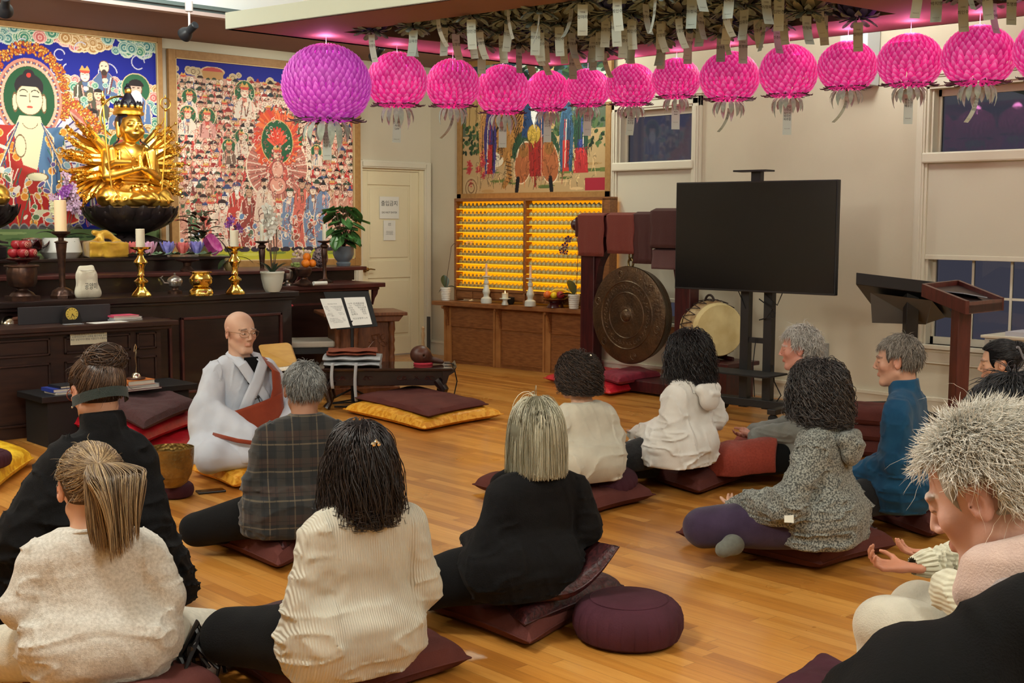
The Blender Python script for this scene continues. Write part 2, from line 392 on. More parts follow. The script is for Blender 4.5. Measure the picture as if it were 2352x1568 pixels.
for px, py in ((4.3, 6.5), (6.35, 6.5), (6.4, 3.5), (4.65, 3.6), (5.6, -1.), (6.7, -1.)): mb.box((px-.03, py-.03, 2.605), (px+.03, py+.03, 3.5))
struct('trim_5', mb, M_trim)
struct('baseboard_window', MB().box((XW-.02, Y0, 0), (XW, YW, .13)).box((XW-.032, Y0, .13), (XW, YW, .155)).box((XW-.03, Y0, 0), (XW, YW, .02)), M_trim)
struct('baseboard_altar', MB().box((X0, YW-.02, 0), (7.76, YW, .13)).box((8.78, YW-.02, 0), (XW, YW, .13)), M_trim)
DX0, DX1, DZ = 7.846, 8.69, 2.016
mb = MB()
for (a, b) in ((DX0-.085, DX0), (DX1, DX1+.085)): mb.box((a, YW-.03, 0), (b, YW, DZ+.10)).box((a+.012, YW-.042, 0), (b-.02, YW-.03, DZ+.08))
mb.box((DX0, YW-.03, DZ+.02), (DX1, YW, DZ+.105)).box((DX0, YW-.042, DZ+.035), (DX1, YW-.03, DZ+.085))
struct('trim_6', mb, M_trim, bevel=.004)
def panel_door(mb, x0, x1, z0, z1, y, panels):
    """stiles and rails as one slab with recessed raised panels"""
    mb.box((x0, y+.012, z0), (x1, y+.04, z1)); xs = sorted({x0, x1}); 
    zs = [z0]
    for (a, b, c, d) in panels: zs += [c, d]
    zs.append(z1); a, b = panels[0][0], panels[0][1]
    mb.box((x0, y, z0), (a, y+.012, z1)).box((b, y, z0), (x1, y+.012, z1))
    zs = sorted(zs)
    for i in range(0, len(zs), 2): mb.box((a, y, zs[i]), (b, y+.012, zs[i+1]))
    for (a, b, c, d) in panels: mb.box((a+.03, y+.004, c+.03), (b-.03, y+.014, d-.03))
    return mb
mb = panel_door(MB(), DX0+.004, DX1-.06, .02, DZ-.005, YW+.02, [(DX0+.10, DX1-.17, .22, .86), (DX0+.10, DX1-.17, 1.05, 1.86)])
dr = obj('door_1', mb, M_door, smooth=False, bevel=.005); dr['kind'] = 'structure'
struct('trim_7', MB().box((DX1-.06, YW+.0, 0), (DX1, YW+.1, DZ+.02)).box((DX0, YW+.005, DZ-.005), (DX1, YW+.02, DZ+.02)).box((DX0-.02, YW+.04, 0), (DX1+.02, YW+.13, .012)), M_door)
M_brass_old = mat('aged_brass', (150, 120, 70), .35, metal=.9)
mb = MB(); hx = DX0+.055; hz = .96
mb.lathe([(0.001, 0), (.03, 0), (.032, .006), (.014, .012), (.011, .03), (.02, .036), (.02, .055), (.0, .06)], seg=16); mb.xf(rotx(PI/2)); mb.xf(None, (hx, YW+.018, hz))
mb.tube([(hx, YW-.03, hz), (hx+.04, YW-.035, hz+.004), (hx+.10, YW-.03, hz-.004)], [.008, .008, .006], 8)
obj('door_handle', mb, M_brass_old, dr)
M_glass = mat('window_glass', (20, 22, 30), .03, spec=.6)
M_glass.node_tree.nodes['Principled BSDF'].inputs['Transmission Weight'].default_value = .0 if False else 1.
M_glass.node_tree.nodes['Principled BSDF'].inputs['IOR'].default_value = 1.35
M_glass.node_tree.nodes['Principled BSDF'].inputs['Base Color'].default_value = lin((170, 170, 172))
M_blind = mat('roller_blind_fabric', (212, 204, 184), .8, bump=.1, bscale=400)
def window(name, w, rows_lo, cols_lo, railz):
    ya, yb, za, zb = w; fr = MB()
    for a, b in ((ya-.10, ya), (yb, yb+.10)): fr.box((XW-.03, a, za-.06), (XW, b, zb+.09)).box((XW-.045, a+.02, za), (XW-.03, b-.02, zb+.07)).box((XW-.052, a+.035, za), (XW-.045, b-.05, zb))
    fr.box((XW-.03, ya-.10, zb), (XW, yb+.10, zb+.10)).box((XW-.045, ya-.08, zb+.02), (XW-.03, yb+.08, zb+.08)).box((XW-.065, ya-.14, zb+.10), (XW, yb+.14, zb+.125)).box((XW-.05, ya-.12, zb+.085), (XW, yb+.12, zb+.1))
    fr.box((XW-.07, ya-.13, za-.03), (XW+.1, yb+.13, za)).box((XW-.03, ya-.10, za-.13), (XW, yb+.10, za-.03)).box((XW-.04, ya-.11, za-.055), (XW, yb+.11, za-.035)).box((XW-.03, ya-.1, za-.145), (XW, yb+.1, za-.13))
    o = struct(name, fr, M_trim, bevel=.003)
    s = MB(); xs0, xs1 = XW+.07, XW+.11
    for a, b in ((ya, ya+.045), (yb-.045, yb)): s.box((xs0, a, za), (xs1, b, zb))
    s.box((xs0, ya, za), (xs1, yb, za+.055)).box((xs0, ya, zb-.05), (xs1, yb, zb)).box((xs0-.02, ya, railz-.03), (xs1, yb, railz+.03))
    n = cols_lo
    for i in range(1, n): y = ya+.045+(yb-ya-.09)*i/n; s.box((xs0+.01, y-.009, za+.055), (xs1-.01, y+.009, railz))
    for i in range(1, rows_lo): z = za+.055+(railz-za-.055)*i/rows_lo; s.box((xs0+.012, ya+.045, z-.009), (xs1-.012, yb-.045, z+.009))
    for a, b in ((ya, ya+.02), (yb-.02, yb)): s.box((XW, a, za), (xs0, b, zb))
    obj('window_sash', s, M_trim, o, smooth=False)
    obj('pane', MB().box((XW+.088, ya+.03, za+.03), (XW+.094, yb-.03, zb-.03)), M_glass, o, smooth=False)
    return o
w2 = window('window_1', W2, 3, 5, 1.55); w1 = window('window_2', W1, 3, 3, 1.55)
def blind(w, zt, zbot, label):
    ya, yb, _, zb = w; t = thing('roller_blind', label, 'blind', (XW-.03, (ya+yb)/2, zbot))
    obj('cassette', MB().box((XW-.06, ya-.035, zt-.08), (XW-.001, yb+.035, zt)), M_trim, t, world=True, smooth=False, bevel=.012)
    obj('blind_fabric', MB().box((XW-.012, ya-.005, zbot+.03), (XW-.009, yb+.005, zt-.07)), M_blind, t, world=True, smooth=False)
    obj('bottom_rail', MB().box((XW-.018, ya-.005, zbot), (XW-.004, yb+.005, zbot+.035)), M_trim, t, world=True, smooth=False, bevel=.003)
blind(W2, 2.008, 1.205, 'cream roller blind pulled halfway down over the window by the lecterns')
blind(W1, 2.03, .75, 'cream roller blind lowered over the window behind the gong stand')
M_night = mat('porch_tile_dark', (30, 34, 50), .6); mb = MB()
E0 = np.array([9.9, 5.6, 2.98]); E1 = np.array([9.9, 3.0, 2.12])
for k in range(34):
    c = E0+(E1-E0)*k/33; mb.sph(c+np.array([0, 0, -.03]), (.3, .055, .05), 10)
t = thing('porch_eave', 'dark scalloped tile eave of a porch seen through the upper right window', 'eave', E1-np.array([0, 0, .2]))
obj('tile_edge', mb, M_night, t, world=True)
dv = (E1-E0)/np.linalg.norm(E1-E0); an = math.atan2(dv[2], dv[1])
obj('ridge_board', MB().obox((E0+E1)/2+np.array([0, 0, .08]), .5, 2.8, .06, M=rotx(an-PI)), mat('eave_board', (96, 86, 100), .6), t, world=True, smooth=False)
obj('rafter', MB().obox((E0+E1)/2-np.array([0, 0, .12]), .3, 2.8, .12, M=rotx(an-PI)), mat('eave_rafter', (26, 32, 56), .6), t, world=True, smooth=False)
w = bpy.data.worlds.new('night'); bpy.context.scene.world = w; w.use_nodes = True
w.node_tree.nodes['Background'].inputs[0].default_value = lin((84, 84, 98)); w.node_tree.nodes['Background'].inputs[1].default_value = 1.
cam = bpy.data.cameras.new('camera'); co = bpy.data.objects.new('camera', cam); COL.objects.link(co); bpy.context.scene.camera = co
cam.sensor_width = 36; cam.lens = 36*F0/2352; cam.clip_start = .05
R_ = Matrix((CR2, CU2, -CF)).transposed(); co.matrix_world = Matrix.Translation(Vector(C0)) @ R_.to_4x4()
sc = bpy.context.scene; cy = sc.cycles; cy.max_bounces = 6; cy.diffuse_bounces = 3; cy.glossy_bounces = 3; cy.transmission_bounces = 4; cy.caustics_reflective = False; cy.caustics_refractive = False; sc.view_settings.view_transform = 'Standard'; sc.view_settings.look = 'None'; sc.view_settings.gamma = 1; sc.view_settings.use_curve_mapping = False
sc.view_settings.exposure = 0.18
WARM = (1., .93, .80); NEUT = (.98, 1., .93)
def fill_point(loc, power, r=.22, color=NEUT):  # unseen point light near the ceiling, added as neutral fill for walls and undersides
    l = bpy.data.lights.new('fill_light', 'POINT'); l.energy = power; l.shadow_soft_size = r; l.color = color; o = bpy.data.objects.new('fill_light', l); COL.objects.link(o); o.location = loc
for (x, y, p) in ((.9, 3.2, 150), (-.8, 7.0, 110), (1.6, -1.0, 130), (4.2, .2, 60), (7.7, 1.2, 60)): fill_point((x, y, 3.05), p)
fill_point((2.6, 8.3, 3.1), 70); fill_point((7.75, 8.6, 2.95), 38, .15, (.93, 1., .84)); fill_point((7.8, 5.2, 3.1), 30, .15)
area_light((4.3, 8.2, 3.36), (4.6, 8.9, 3.9), 1.4, 30, (.9, 1., .98), sy=.5)   # cove wash on the raised ceiling
def spot(loc, target, power, size=60, color=WARM):
    l = bpy.data.lights.new('track_lamp', 'SPOT'); l.energy = power; l.spot_size = math.radians(size); l.spot_blend = .8; l.color = color; l.shadow_soft_size = .05
    o = bpy.data.objects.new('track_lamp', l); COL.objects.link(o); o.location = loc
    o.rotation_euler = (Vector(target)-Vector(loc)).to_track_quat('-Z', 'Y').to_euler()
spot((5.2, 9.05, 3.0), (5.0, 10.9, 1.9), 100, 80); spot((3.75, 9.0, 3.0), (4.3, 10.9, 2.0), 90, 80); spot((7.3, 9.05, 3.0), (6.6, 10.9, 1.8), 85, 80)
M_track = mat('track_black', (26, 28, 32), .4)
def track(px, py, lab, aim):
    c = oz(px, py, 2.93); t = thing('track_spotlight', lab, 'spotlight', c, group='black spotlights over the altar')
    a = np.array(aim)-c; a /= np.linalg.norm(a); q = np.array(Vector(a).to_track_quat('Z', 'Y').to_matrix())
    mb = MB().lathe([(.001, -.09), (.026, -.09), (.03, -.085), (.03, .0), (.036, .01), (.056, .05), (.058, .075), (.05, .075), (.04, .03), (.001, .02)], seg=24, cap=False); mb.xf(q)
    obj('lamp_head', mb, M_track, t)
    obj('stem', MB().tube([(0, 0, -.01), (0, 0, .14)], .009, 8).lathe([(.02, .14), (.03, .145), (.03, .22), (.001, .22)], seg=12), mat('track_white', (190, 176, 170), .5), t)
track(435, 70, 'black spotlight on a white stem hanging above the right-hand mural edge', (4.6, 10.9, 2.1)); track(12, 12, 'black spotlight at the top left corner of the picture', (4.0, 10.9, 1.9))
track(868, 122, 'black spotlight half hidden behind the two leftmost pink lanterns', (7.0, 10.9, 2.0))
class Canvas:
    def __init__(s, w, h, res, bg): s.w, s.h, s.r = w, h, res; s.nx, s.ny = int(w/res), int(h/res); s.A = np.empty((s.ny, s.nx, 3)); s.A[:] = bg
    def win(s, x0, x1, y0, y1):
        i0, i1 = max(0, int(x0/s.r)), min(s.nx, int(x1/s.r)+2); j0, j1 = max(0, int(y0/s.r)), min(s.ny, int(y1/s.r)+2)
        if i1 <= i0 or j1 <= j0: return None
        X, Y = np.meshgrid((np.arange(i0, i1)+.5)*s.r, (np.arange(j0, j1)+.5)*s.r); return (slice(j0, j1), slice(i0, i1)), X, Y
    def ell(s, cx, cy, rx, ry, c, rot=0, rim=None, rw=.008, top=None):
        m = max(rx, ry)+.02; w = s.win(cx-m, cx+m, cy-m, cy+m)
        if w is None: return
        sl, X, Y = w; a, b = X-cx, Y-cy
        if rot: a, b = a*math.cos(rot)+b*math.sin(rot), -a*math.sin(rot)+b*math.cos(rot)
        d = np.sqrt((a/rx)**2+(b/ry)**2); k = d < 1
        if top is not None: k &= b > top*ry
        if rim is not None:
            s.A[sl][k] = rim; k = k & (d < 1-rw/min(rx, ry))
        s.A[sl][k] = c
    def arc(s, cx, cy, r, wd, c, a0=0, a1=2*PI, ry=None):
        w = s.win(cx-r-wd, cx+r+wd, cy-r-wd, cy+r+wd)
        if w is None: return
        sl, X, Y = w; a = X-cx; b = (Y-cy)*(1 if ry is None else r/ry); d = abs(np.hypot(a, b)-r); t = np.arctan2(b, a) % (2*PI)
        s.A[sl][(d < wd/2) & (t >= a0) & (t <= a1)] = c
    def poly(s, P, c):
        P = np.array(P, float); w = s.win(P[:, 0].min(), P[:, 0].max(), P[:, 1].min(), P[:, 1].max())
        if w is None: return
        sl, X, Y = w; ins = np.zeros(X.shape, bool)
        for i in range(len(P)):
            (xa, ya), (xb, yb) = P[i], P[(i+1) % len(P)]
            if ya == yb: continue
            ins ^= ((ya > Y) != (yb > Y)) & (X < (xb-xa)*(Y-ya)/(yb-ya)+xa)
        s.A[sl][ins] = c
    def line(s, P, wd, c):
        P = np.array(P, float)
        for i in range(len(P)-1):
            a, b = P[i], P[i+1]; w = s.win(min(a[0], b[0])-wd, max(a[0], b[0])+wd, min(a[1], b[1])-wd, max(a[1], b[1])+wd)
            if w is None: continue
            sl, X, Y = w; dx, dy = b-a; t = np.clip(((X-a[0])*dx+(Y-a[1])*dy)/(dx*dx+dy*dy+1e-12), 0, 1)
            s.A[sl][np.hypot(X-a[0]-t*dx, Y-a[1]-t*dy) < wd/2] = c
    def mesh(s, name, m, fn):
        """fn(u,w) -> world for arrays of metres"""
        X, Y = np.meshgrid((np.arange(s.nx))*s.w/(s.nx-1), (np.arange(s.ny))*s.h/(s.ny-1)); P = fn(X, Y)
        me = bpy.data.meshes.new(name); i, j = np.meshgrid(np.arange(s.ny-1), np.arange(s.nx-1), indexing='ij')
        Q = np.stack([i*s.nx+j, i*s.nx+j+1, (i+1)*s.nx+j+1, (i+1)*s.nx+j], -1).reshape(-1, 4)
        a = np.clip(s.A/255., 0, 1); C = np.where(a <= .04045, a/12.92, ((a+.055)/1.055)**2.4).reshape(-1, 3)
        build(me, P.reshape(-1, 3), Q.ravel(), np.arange(len(Q))*4, np.full(len(Q), 4), m, False, None, C); return me
R1 = random.Random(3)
SKIN = [(236, 214, 190), (228, 196, 168), (214, 176, 148), (242, 224, 206), (226, 186, 166), (200, 160, 132)]
ROBE = [(176, 60, 58), (196, 84, 74), (70, 96, 72), (224, 196, 178), (90, 112, 150), (214, 132, 112), (150, 104, 84), (202, 178, 132), (120, 62, 56), (222, 208, 190), (206, 106, 96), (222, 160, 144), (232, 190, 172), (84, 84, 70)]
def swirl(cv, x, y, r, base, lite, mid):
    cv.ell(x, y, r, r*.9, lite); cv.ell(x, y, r*.86, r*.76, mid)
    for q in (.66, .44, .24): cv.arc(x, y-r*.08, r*q, r*.10, lite if q != .44 else base)
def figure(cv, x, y, s, robe=None, halo=None, hat=None, pale=False):
    """a small robed figure whose head centre is at x, y; s is the head radius"""
    r = R1; rb = robe or r.choice(ROBE); r2 = r.choice(ROBE); sk = r.choice(SKIN); ln = (112, 74, 62)
    if halo: cv.ell(x, y, s*2.3, s*2.3, halo, rim=(214, 196, 150), rw=s*.16)
    lean = r.uniform(-.4, .4)
    P = [(x-s*.8, y-s*.9), (x+s*.8, y-s*.9), (x+s*2.1, y-s*2.4), (x+s*2.2+lean*s, y-s*5), (x-s*2.2+lean*s, y-s*5), (x-s*2.1, y-s*2.4)]
    cv.poly([(a+(a-x)*.08, b) for a, b in P], r.choice([(236, 216, 196), ln, (230, 190, 176)])); cv.poly(P, rb)
    cv.poly([(x-s*.6, y-s*.8), (x+s*.6, y-s*.8), (x+s*.25, y-s*2.9), (x-s*.3, y-s*2.9)], r2)
    for k in range(4):
        a = x+r.uniform(-1.7, 1.7)*s; cv.line([(a, y-s*1.8), (a+r.uniform(-.7, .7)*s, y-s*4.6)], s*.22, r.choice([(240, 222, 200), r2, ln, (232, 170, 156), tuple(int(q*.7) for q in rb)]))
    cv.ell(x+r.uniform(-.5, .5)*s, y-s*2.3, s*.55, s*.4, sk)
    cv.ell(x, y, s, s*1.18, sk, rim=ln, rw=s*.13)
    h = hat or r.choice(['hair', 'hat', 'topk', 'crown', 'hood', 'bald'])
    hc = r.choice([(44, 36, 38), (60, 44, 44), (40, 52, 60), (150, 50, 50), (60, 74, 60), (70, 80, 120)])
    if h == 'hair': cv.ell(x, y+s*.2, s*1.02, s*1.05, hc, top=.25)
    elif h == 'hat': cv.ell(x, y+s*.95, s*1.5, s*.42, hc); cv.ell(x, y+s*1.3, s*.85, s*.6, hc)
    elif h == 'topk': cv.ell(x, y+s*.2, s*1., s*1.05, hc, top=.35); cv.ell(x, y+s*1.45, s*.4, s*.4, hc)
    elif h == 'crown': cv.ell(x, y+s*.9, s*1., s*.5, (206, 84, 66)); cv.poly([(x-s, y+s), (x-s*.5, y+s*1.9), (x, y+s*1.2), (x+s*.5, y+s*1.9), (x+s, y+s)], (212, 170, 96))
    elif h == 'hood': cv.ell(x, y+s*.5, s*1.2, s*.9, hc, top=-.1)
    for q in (-.38, .38):
        cv.line([(x+q*s-.16*s, y+s*.18), (x+q*s+.18*s, y+s*.2)], max(s*.12, .0035), (60, 40, 36))
    cv.line([(x-.22*s, y-.52*s), (x+.22*s, y-.52*s)], max(s*.13, .0035), (180, 84, 74))
    if h in ('hat', 'bald', 'hood') and r.random() < .5: cv.ell(x, y-s*.95, s*.5, s*.55, r.choice([(70, 54, 50), (236, 232, 226), (120, 70, 52)]))
def mural_crowd(w, h):
    cv = Canvas(w, h, .0048, (206, 160, 140)); cv.poly([(0, h), (w, h), (w, h-.16), (0, h-.16)], (26, 34, 140))
    for k in range(46): x = R1.uniform(0, w); y = h-.17+R1.uniform(-.03, .06)*(1 if R1.random() < .7 else 1.4); swirl(cv, x, y, R1.uniform(.03, .05), (96, 70, 60), (214, 196, 160), (190, 166, 128))
    for ux in (.40, 1.72): cv.ell(ux, h-.10, .13, .045, (196, 84, 80), rim=(222, 190, 150)); cv.poly([(ux-.12, h-.1), (ux+.12, h-.1), (ux+.10, h-.17), (ux-.10, h-.17)], (196, 150, 96))
    y = h-.19; row = 0
    while y > .28:
        s = .026+.011*(1-y/h)+R1.uniform(-.002, .002); x = R1.uniform(0, s*3)
        f = (h-y)/h
        while x < w+.03:
            pal = ROBE if f > .3 else ROBE+[(86, 100, 74), (70, 70, 62), (176, 160, 126)]*3
            rb = R1.choice(pal); 
            if .3 < f < .95 and R1.random() < .5: rb = R1.choice([(214, 86, 78), (226, 140, 124), (200, 60, 60), (232, 186, 168)])
            figure(cv, x, y+R1.uniform(-.25, .25)*s, s*R1.uniform(.85, 1.12), rb); x += s*R1.uniform(2.3, 3.5)
        y -= s*R1.uniform(1.9, 2.5); row += 1
    for (hx, hy, s) in ((.74, h-.27, .05), (.15, h-.36, .036), (.33, h-.53, .04), (.13, h-.52, .038), (.56, h-.80, .034), (.70, h-.70, .034), (1.42, h-.72, .034), (1.56, h-.80, .03)):
        figure(cv, hx, hy, s, R1.choice([(222, 208, 190), (206, 150, 140), (120, 96, 84)]), halo=(46, 96, 64), hat='crown')
    cx, cy = 1.10, h-.86
    for k in range(26): a = -.35+k*(PI+.7)/25; swirl(cv, cx+math.cos(a)*.37, cy+.12+math.sin(a)*.40, .03, (110, 80, 70), (240, 226, 206), (214, 180, 160))
    cv.ell(cx, cy-.12, .36, .34, (240, 222, 196)); cv.ell(cx, cy-.12, .345, .325, (190, 120, 106))
    for k in range(48): a = k*2*PI/48; cv.line([(cx+.1*math.cos(a), cy-.12+.1*math.sin(a)), (cx+.34*math.cos(a), cy-.12+.32*math.sin(a))], .010, (236, 208, 190) if k % 2 else (150, 96, 86))
    for k in range(90): a = k*2*PI/90; q = R1.uniform(.85, 1.12); cv.line([(cx+.19*math.cos(a), cy+.14+.22*math.sin(a)), (cx+.26*q*math.cos(a+.08), cy+.14+.30*q*math.sin(a+.08))], .020, R1.choice([(216, 84, 50), (232, 120, 70), (206, 70, 60)]))
    cv.ell(cx, cy+.13, .185, .22, (40, 92, 60), rim=(216, 180, 120))
    for k in range(15): a = PI*(.16+.68*k/14); cv.line([(cx+.03*math.cos(a), cy+.08+.03*math.sin(a)), (cx+.12*math.cos(a), cy+.07+.20*math.sin(a)*(1 if k % 2 else .85))], .024, (212, 62, 50) if k % 2 else (236, 96, 70))
    figure(cv, cx, cy-.0, .052, (204, 96, 84), hat='crown')
    for k in range(60): a = R1.uniform(0, 2*PI); q = R1.uniform(.08, .27); cv.ell(cx+q*math.cos(a), cy-.15+q*math.sin(a), .02, .014, R1.choice([(222, 130, 116), (236, 190, 170), (190, 84, 84)]), rot=a, rim=(120, 66, 60), rw=.005)
    cv.ell(cx, cy-.30, .10, .09, (226, 160, 140), rim=(150, 70, 66)); cv.arc(cx, cy-.29, .055, .014, (244, 224, 206), PI, 2*PI); cv.ell(cx, cy-.14, .07, .09, (226, 170, 150), rim=(140, 76, 70))
    cv.poly([(0, 0), (w, 0), (w, .30), (0, .30)], (190, 184, 60))
    for k in range(26): x = R1.uniform(0, w); cv.ell(x, R1.uniform(.02, .26), R1.uniform(.05, .14), .014, R1.choice([(150, 160, 60), (206, 200, 90), (120, 140, 66)]))
    x = .06
    while x < w:
        s = .05; yy = .62+R1.uniform(-.10, .14); rb = R1.choice([(196, 70, 62), (214, 110, 96), (84, 110, 78), (222, 196, 176), (150, 70, 62), (120, 140, 170), (206, 150, 130)]); B = [(x+R1.uniform(-.12, .12), R1.uniform(.14, .5)) for k in range(16)]
        cv.poly([(x-.10, .12), (x+.10, .12), (x+.13, .4), (x+.08, yy-.07), (x-.08, yy-.07), (x-.13, .4)], (238, 212, 192)); cv.poly([(x-.09, .13), (x+.09, .13), (x+.12, .4), (x+.07, yy-.08), (x-.07, yy-.08), (x-.12, .4)], rb)
        for (a, q) in B: c = R1.choice([(240, 220, 200), rb, (200, 70, 64), (232, 170, 150), (90, 110, 86), (110, 140, 180), (150, 90, 76)]); cv.ell(a, q, R1.uniform(.02, .05), R1.uniform(.015, .035), c, rot=R1.uniform(0, 3), rim=(240, 226, 208), rw=.006)
        for k in range(5): a = x+R1.uniform(-.10, .10); q = R1.uniform(.2, .5); cv.arc(a, q, R1.uniform(.03, .07), .009, R1.choice([(244, 228, 206), (110, 60, 54), (224, 150, 130)]), R1.uniform(0, 3), R1.uniform(3.5, 6))
        cv.ell(x-.05, .11, .05, .025, (60, 50, 60)); cv.ell(x+.06, .11, .05, .025, (60, 50, 60)); figure(cv, x, yy, s*.8, rb); x += R1.uniform(.12, .19)
    for k in range(1500): x, y = R1.uniform(0, w), R1.uniform(.15, h-.2); cv.arc(x, y, R1.uniform(.008, .02), .005, R1.choice([(244, 226, 206), (150, 86, 76), (214, 120, 104), (120, 84, 70)]), R1.uniform(0, 2), R1.uniform(3, 6))
    return cv
def mural_buddha(w, h, cx):
    cv = Canvas(w, h, .0048, (24, 34, 146)); CL = [((60, 130, 110), (214, 226, 200), (90, 156, 130)), ((196, 90, 96), (240, 206, 196), (214, 130, 124)), ((176, 128, 70), (240, 220, 180), (196, 156, 104)), ((50, 110, 120), (206, 222, 206), (110, 164, 160))]
    for k in range(120):
        x = R1.uniform(0, w); y = h-R1.uniform(-.02, .12)-(.0 if R1.random() < .5 else 0); b, l, m = CL[int(x/w*4*2+R1.random()) % 4]; swirl(cv, x, y, R1.uniform(.04, .075), b, l, m)
    for k in range(16): x = R1.uniform(0, w); y = h-R1.uniform(.12, .34); cv.arc(x, y, R1.uniform(.04, .09), .010, (206, 206, 226), R1.uniform(0, 2), R1.uniform(3.4, 6))
    for y in np.arange(h-.42, .8, -.075):
        for x in np.arange(R1.uniform(0, .05), w, .085): b, l, m = CL[R1.randrange(4)]; swirl(cv, x+R1.uniform(-.02, .02), y+R1.uniform(-.03, .03), R1.uniform(.045, .065), b, l, m)
    for (dx, y, s) in ((.50, h-.36, .048), (.68, h-.27, .05), (.62, h-.52, .046), (.80, h-.62, .04), (.56, h-.70, .042), (.44, h-.86, .05), (.66, h-.88, .045), (1.0, h-.72, .045), (1.0, h-1.0, .05), (.8, h-1.15, .05)):
        for sg in (1, -1): (figure(cv, cx+sg*dx, y, s, R1.choice(ROBE)), [swirl(cv, cx+sg*dx+R1.uniform(-.14, .14), y-s*3-R1.uniform(0, .1), R1.uniform(.02, .04), *CL[R1.randrange(4)]) for _ in range(6)])
    for sg in (1, -1):
        figure(cv, cx+sg*.98, h-.44, .062, (90, 120, 170), halo=(50, 104, 72), hat='hood'); cv.ell(cx+sg*.98, h-.53, .06, .08, (232, 232, 236)); figure(cv, cx+sg*1.02, h-.98, .055, (222, 206, 184), halo=(50, 110, 76), hat='crown')
    by = h-1.02; fl = [(224, 130, 30), (240, 170, 60), (206, 92, 40), (246, 200, 96)]
    for k in range(420): a = R1.uniform(-.1, PI+.1); q = R1.uniform(.97, 1.13); cv.ell(cx+.62*q*math.cos(a), by+.42*q*math.sin(a)+.05, .02, .012, R1.choice(fl), rot=a, rim=(150, 66, 40), rw=.004)
    cv.ell(cx, by+.0, .60, .47, (198, 112, 96)); cv.ell(cx, by, .57, .44, (222, 170, 150)); cv.ell(cx, by, .55, .42, (150, 66, 62)); cv.ell(cx, by, .52, .40, (236, 226, 232))
    for k in range(72): a = k*2*PI/72; cv.line([(cx+.28*math.cos(a), by+.22*math.sin(a)), (cx+.51*math.cos(a+.10), by+.39*math.sin(a+.10))], .012, (84, 70, 136) if k % 2 else (244, 236, 240))
    hy = h-.58
    for k in range(520): a = R1.uniform(-.5, PI+.5); q = R1.uniform(.95, 1.2); cv.ell(cx+.30*q*math.cos(a), hy+.02+.37*q*math.sin(a), .018, .011, R1.choice(fl), rot=a+R1.uniform(-.6, .6), rim=(140, 60, 40), rw=.004)
    cv.ell(cx, hy-.02, .285, .35, (206, 140, 120)); cv.ell(cx, hy-.02, .262, .325, (140, 70, 62)); cv.ell(cx, hy-.02, .245, .305, (222, 176, 150)); cv.ell(cx, hy-.02, .222, .28, (34, 84, 52))
    for k in range(64): a = k*2*PI/64; cv.ell(cx+.253*math.cos(a), hy-.02+.315*math.sin(a), .009, .009, (236, 206, 180) if k % 2 else (100, 110, 150))
    sk = (222, 214, 176); ln = (120, 90, 60)
    cv.ell(cx, hy-.42, .30, .20, (178, 44, 40)); cv.poly([(cx-.26, hy-.25), (cx+.26, hy-.25), (cx+.42, hy-.75), (cx+.30, hy-.98), (cx-.30, hy-.98), (cx-.42, hy-.75)], (178, 50, 44))
    cv.poly([(cx-.05, hy-.28), (cx+.28, hy-.24), (cx+.36, hy-.66), (cx+.12, hy-.9), (cx+.04, hy-.5)], (86, 120, 158)); cv.ell(cx, hy-.98, .50, .15, (182, 44, 40), rim=(230, 180, 120))
    for k in range(34): a, b = R1.uniform(-.42, .42), R1.uniform(-1.1, -.25); (cv.ell(cx+a, hy+b, .035, .035, (226, 140, 50), rim=(246, 206, 130)) if abs(a) > .12 or b < -.85 else None)
    for k in range(46): a, b = R1.uniform(-.3, .3), R1.uniform(-1.0, -.3); cv.line([(cx+a, hy+b), (cx+a*1.15+R1.uniform(-.05, .05), hy+b-.14)], .009, R1.choice([(240, 222, 200), (90, 60, 110), (60, 110, 84), (226, 170, 80)]))
    cv.poly([(cx-.09, hy-.16), (cx+.09, hy-.16), (cx+.12, hy-.28), (cx+.05, hy-.62), (cx-.07, hy-.58), (cx-.15, hy-.30)], sk); [cv.line([(cx+sg*.10, hy-.22), (cx+sg*(.2+.03*k), hy-.34-.1*k), (cx+sg*(.16+.05*k), hy-.95)], .010, [(244, 226, 200), (60, 80, 120), (230, 170, 90)][k % 3]) for sg in (-1, 1) for k in range(5)]
    cv.ell(cx-.09, hy-.42, .05, .10, sk, rim=ln, rw=.006); cv.ell(cx+.05, hy-.68, .10, .04, sk, rim=ln, rw=.006); cv.ell(cx+.13, hy-1.0, .13, .035, sk, rot=-.1)
    cv.ell(cx, hy+.09, .125, .11, (40, 34, 40)); cv.ell(cx, hy+.19, .05, .045, (40, 34, 40)); cv.ell(cx, hy+.185, .02, .02, (206, 60, 50)); cv.ell(cx, hy+.12, .03, .014, (226, 170, 120))
    for sg in (-1, 1): cv.ell(cx+sg*.125, hy-.05, .025, .085, sk, rim=ln, rw=.005)
    cv.ell(cx, hy-.02, .118, .135, sk, rim=ln, rw=.006); cv.ell(cx, hy+.10, .118, .055, (40, 34, 40), top=-.2)
    for sg in (-1, 1): cv.arc(cx+sg*.05, hy+.02, .04, .008, (60, 50, 44), .5, 2.6); cv.line([(cx+sg*.025, hy+.005), (cx+sg*.08, hy+.008)], .009, (50, 44, 40))
    cv.line([(cx, hy+.03), (cx+.004, hy-.045)], .006, ln); cv.ell(cx, hy-.085, .028, .010, (190, 84, 70)); cv.arc(cx, hy-.2, .07, .006, ln, PI*1.1, PI*1.9)
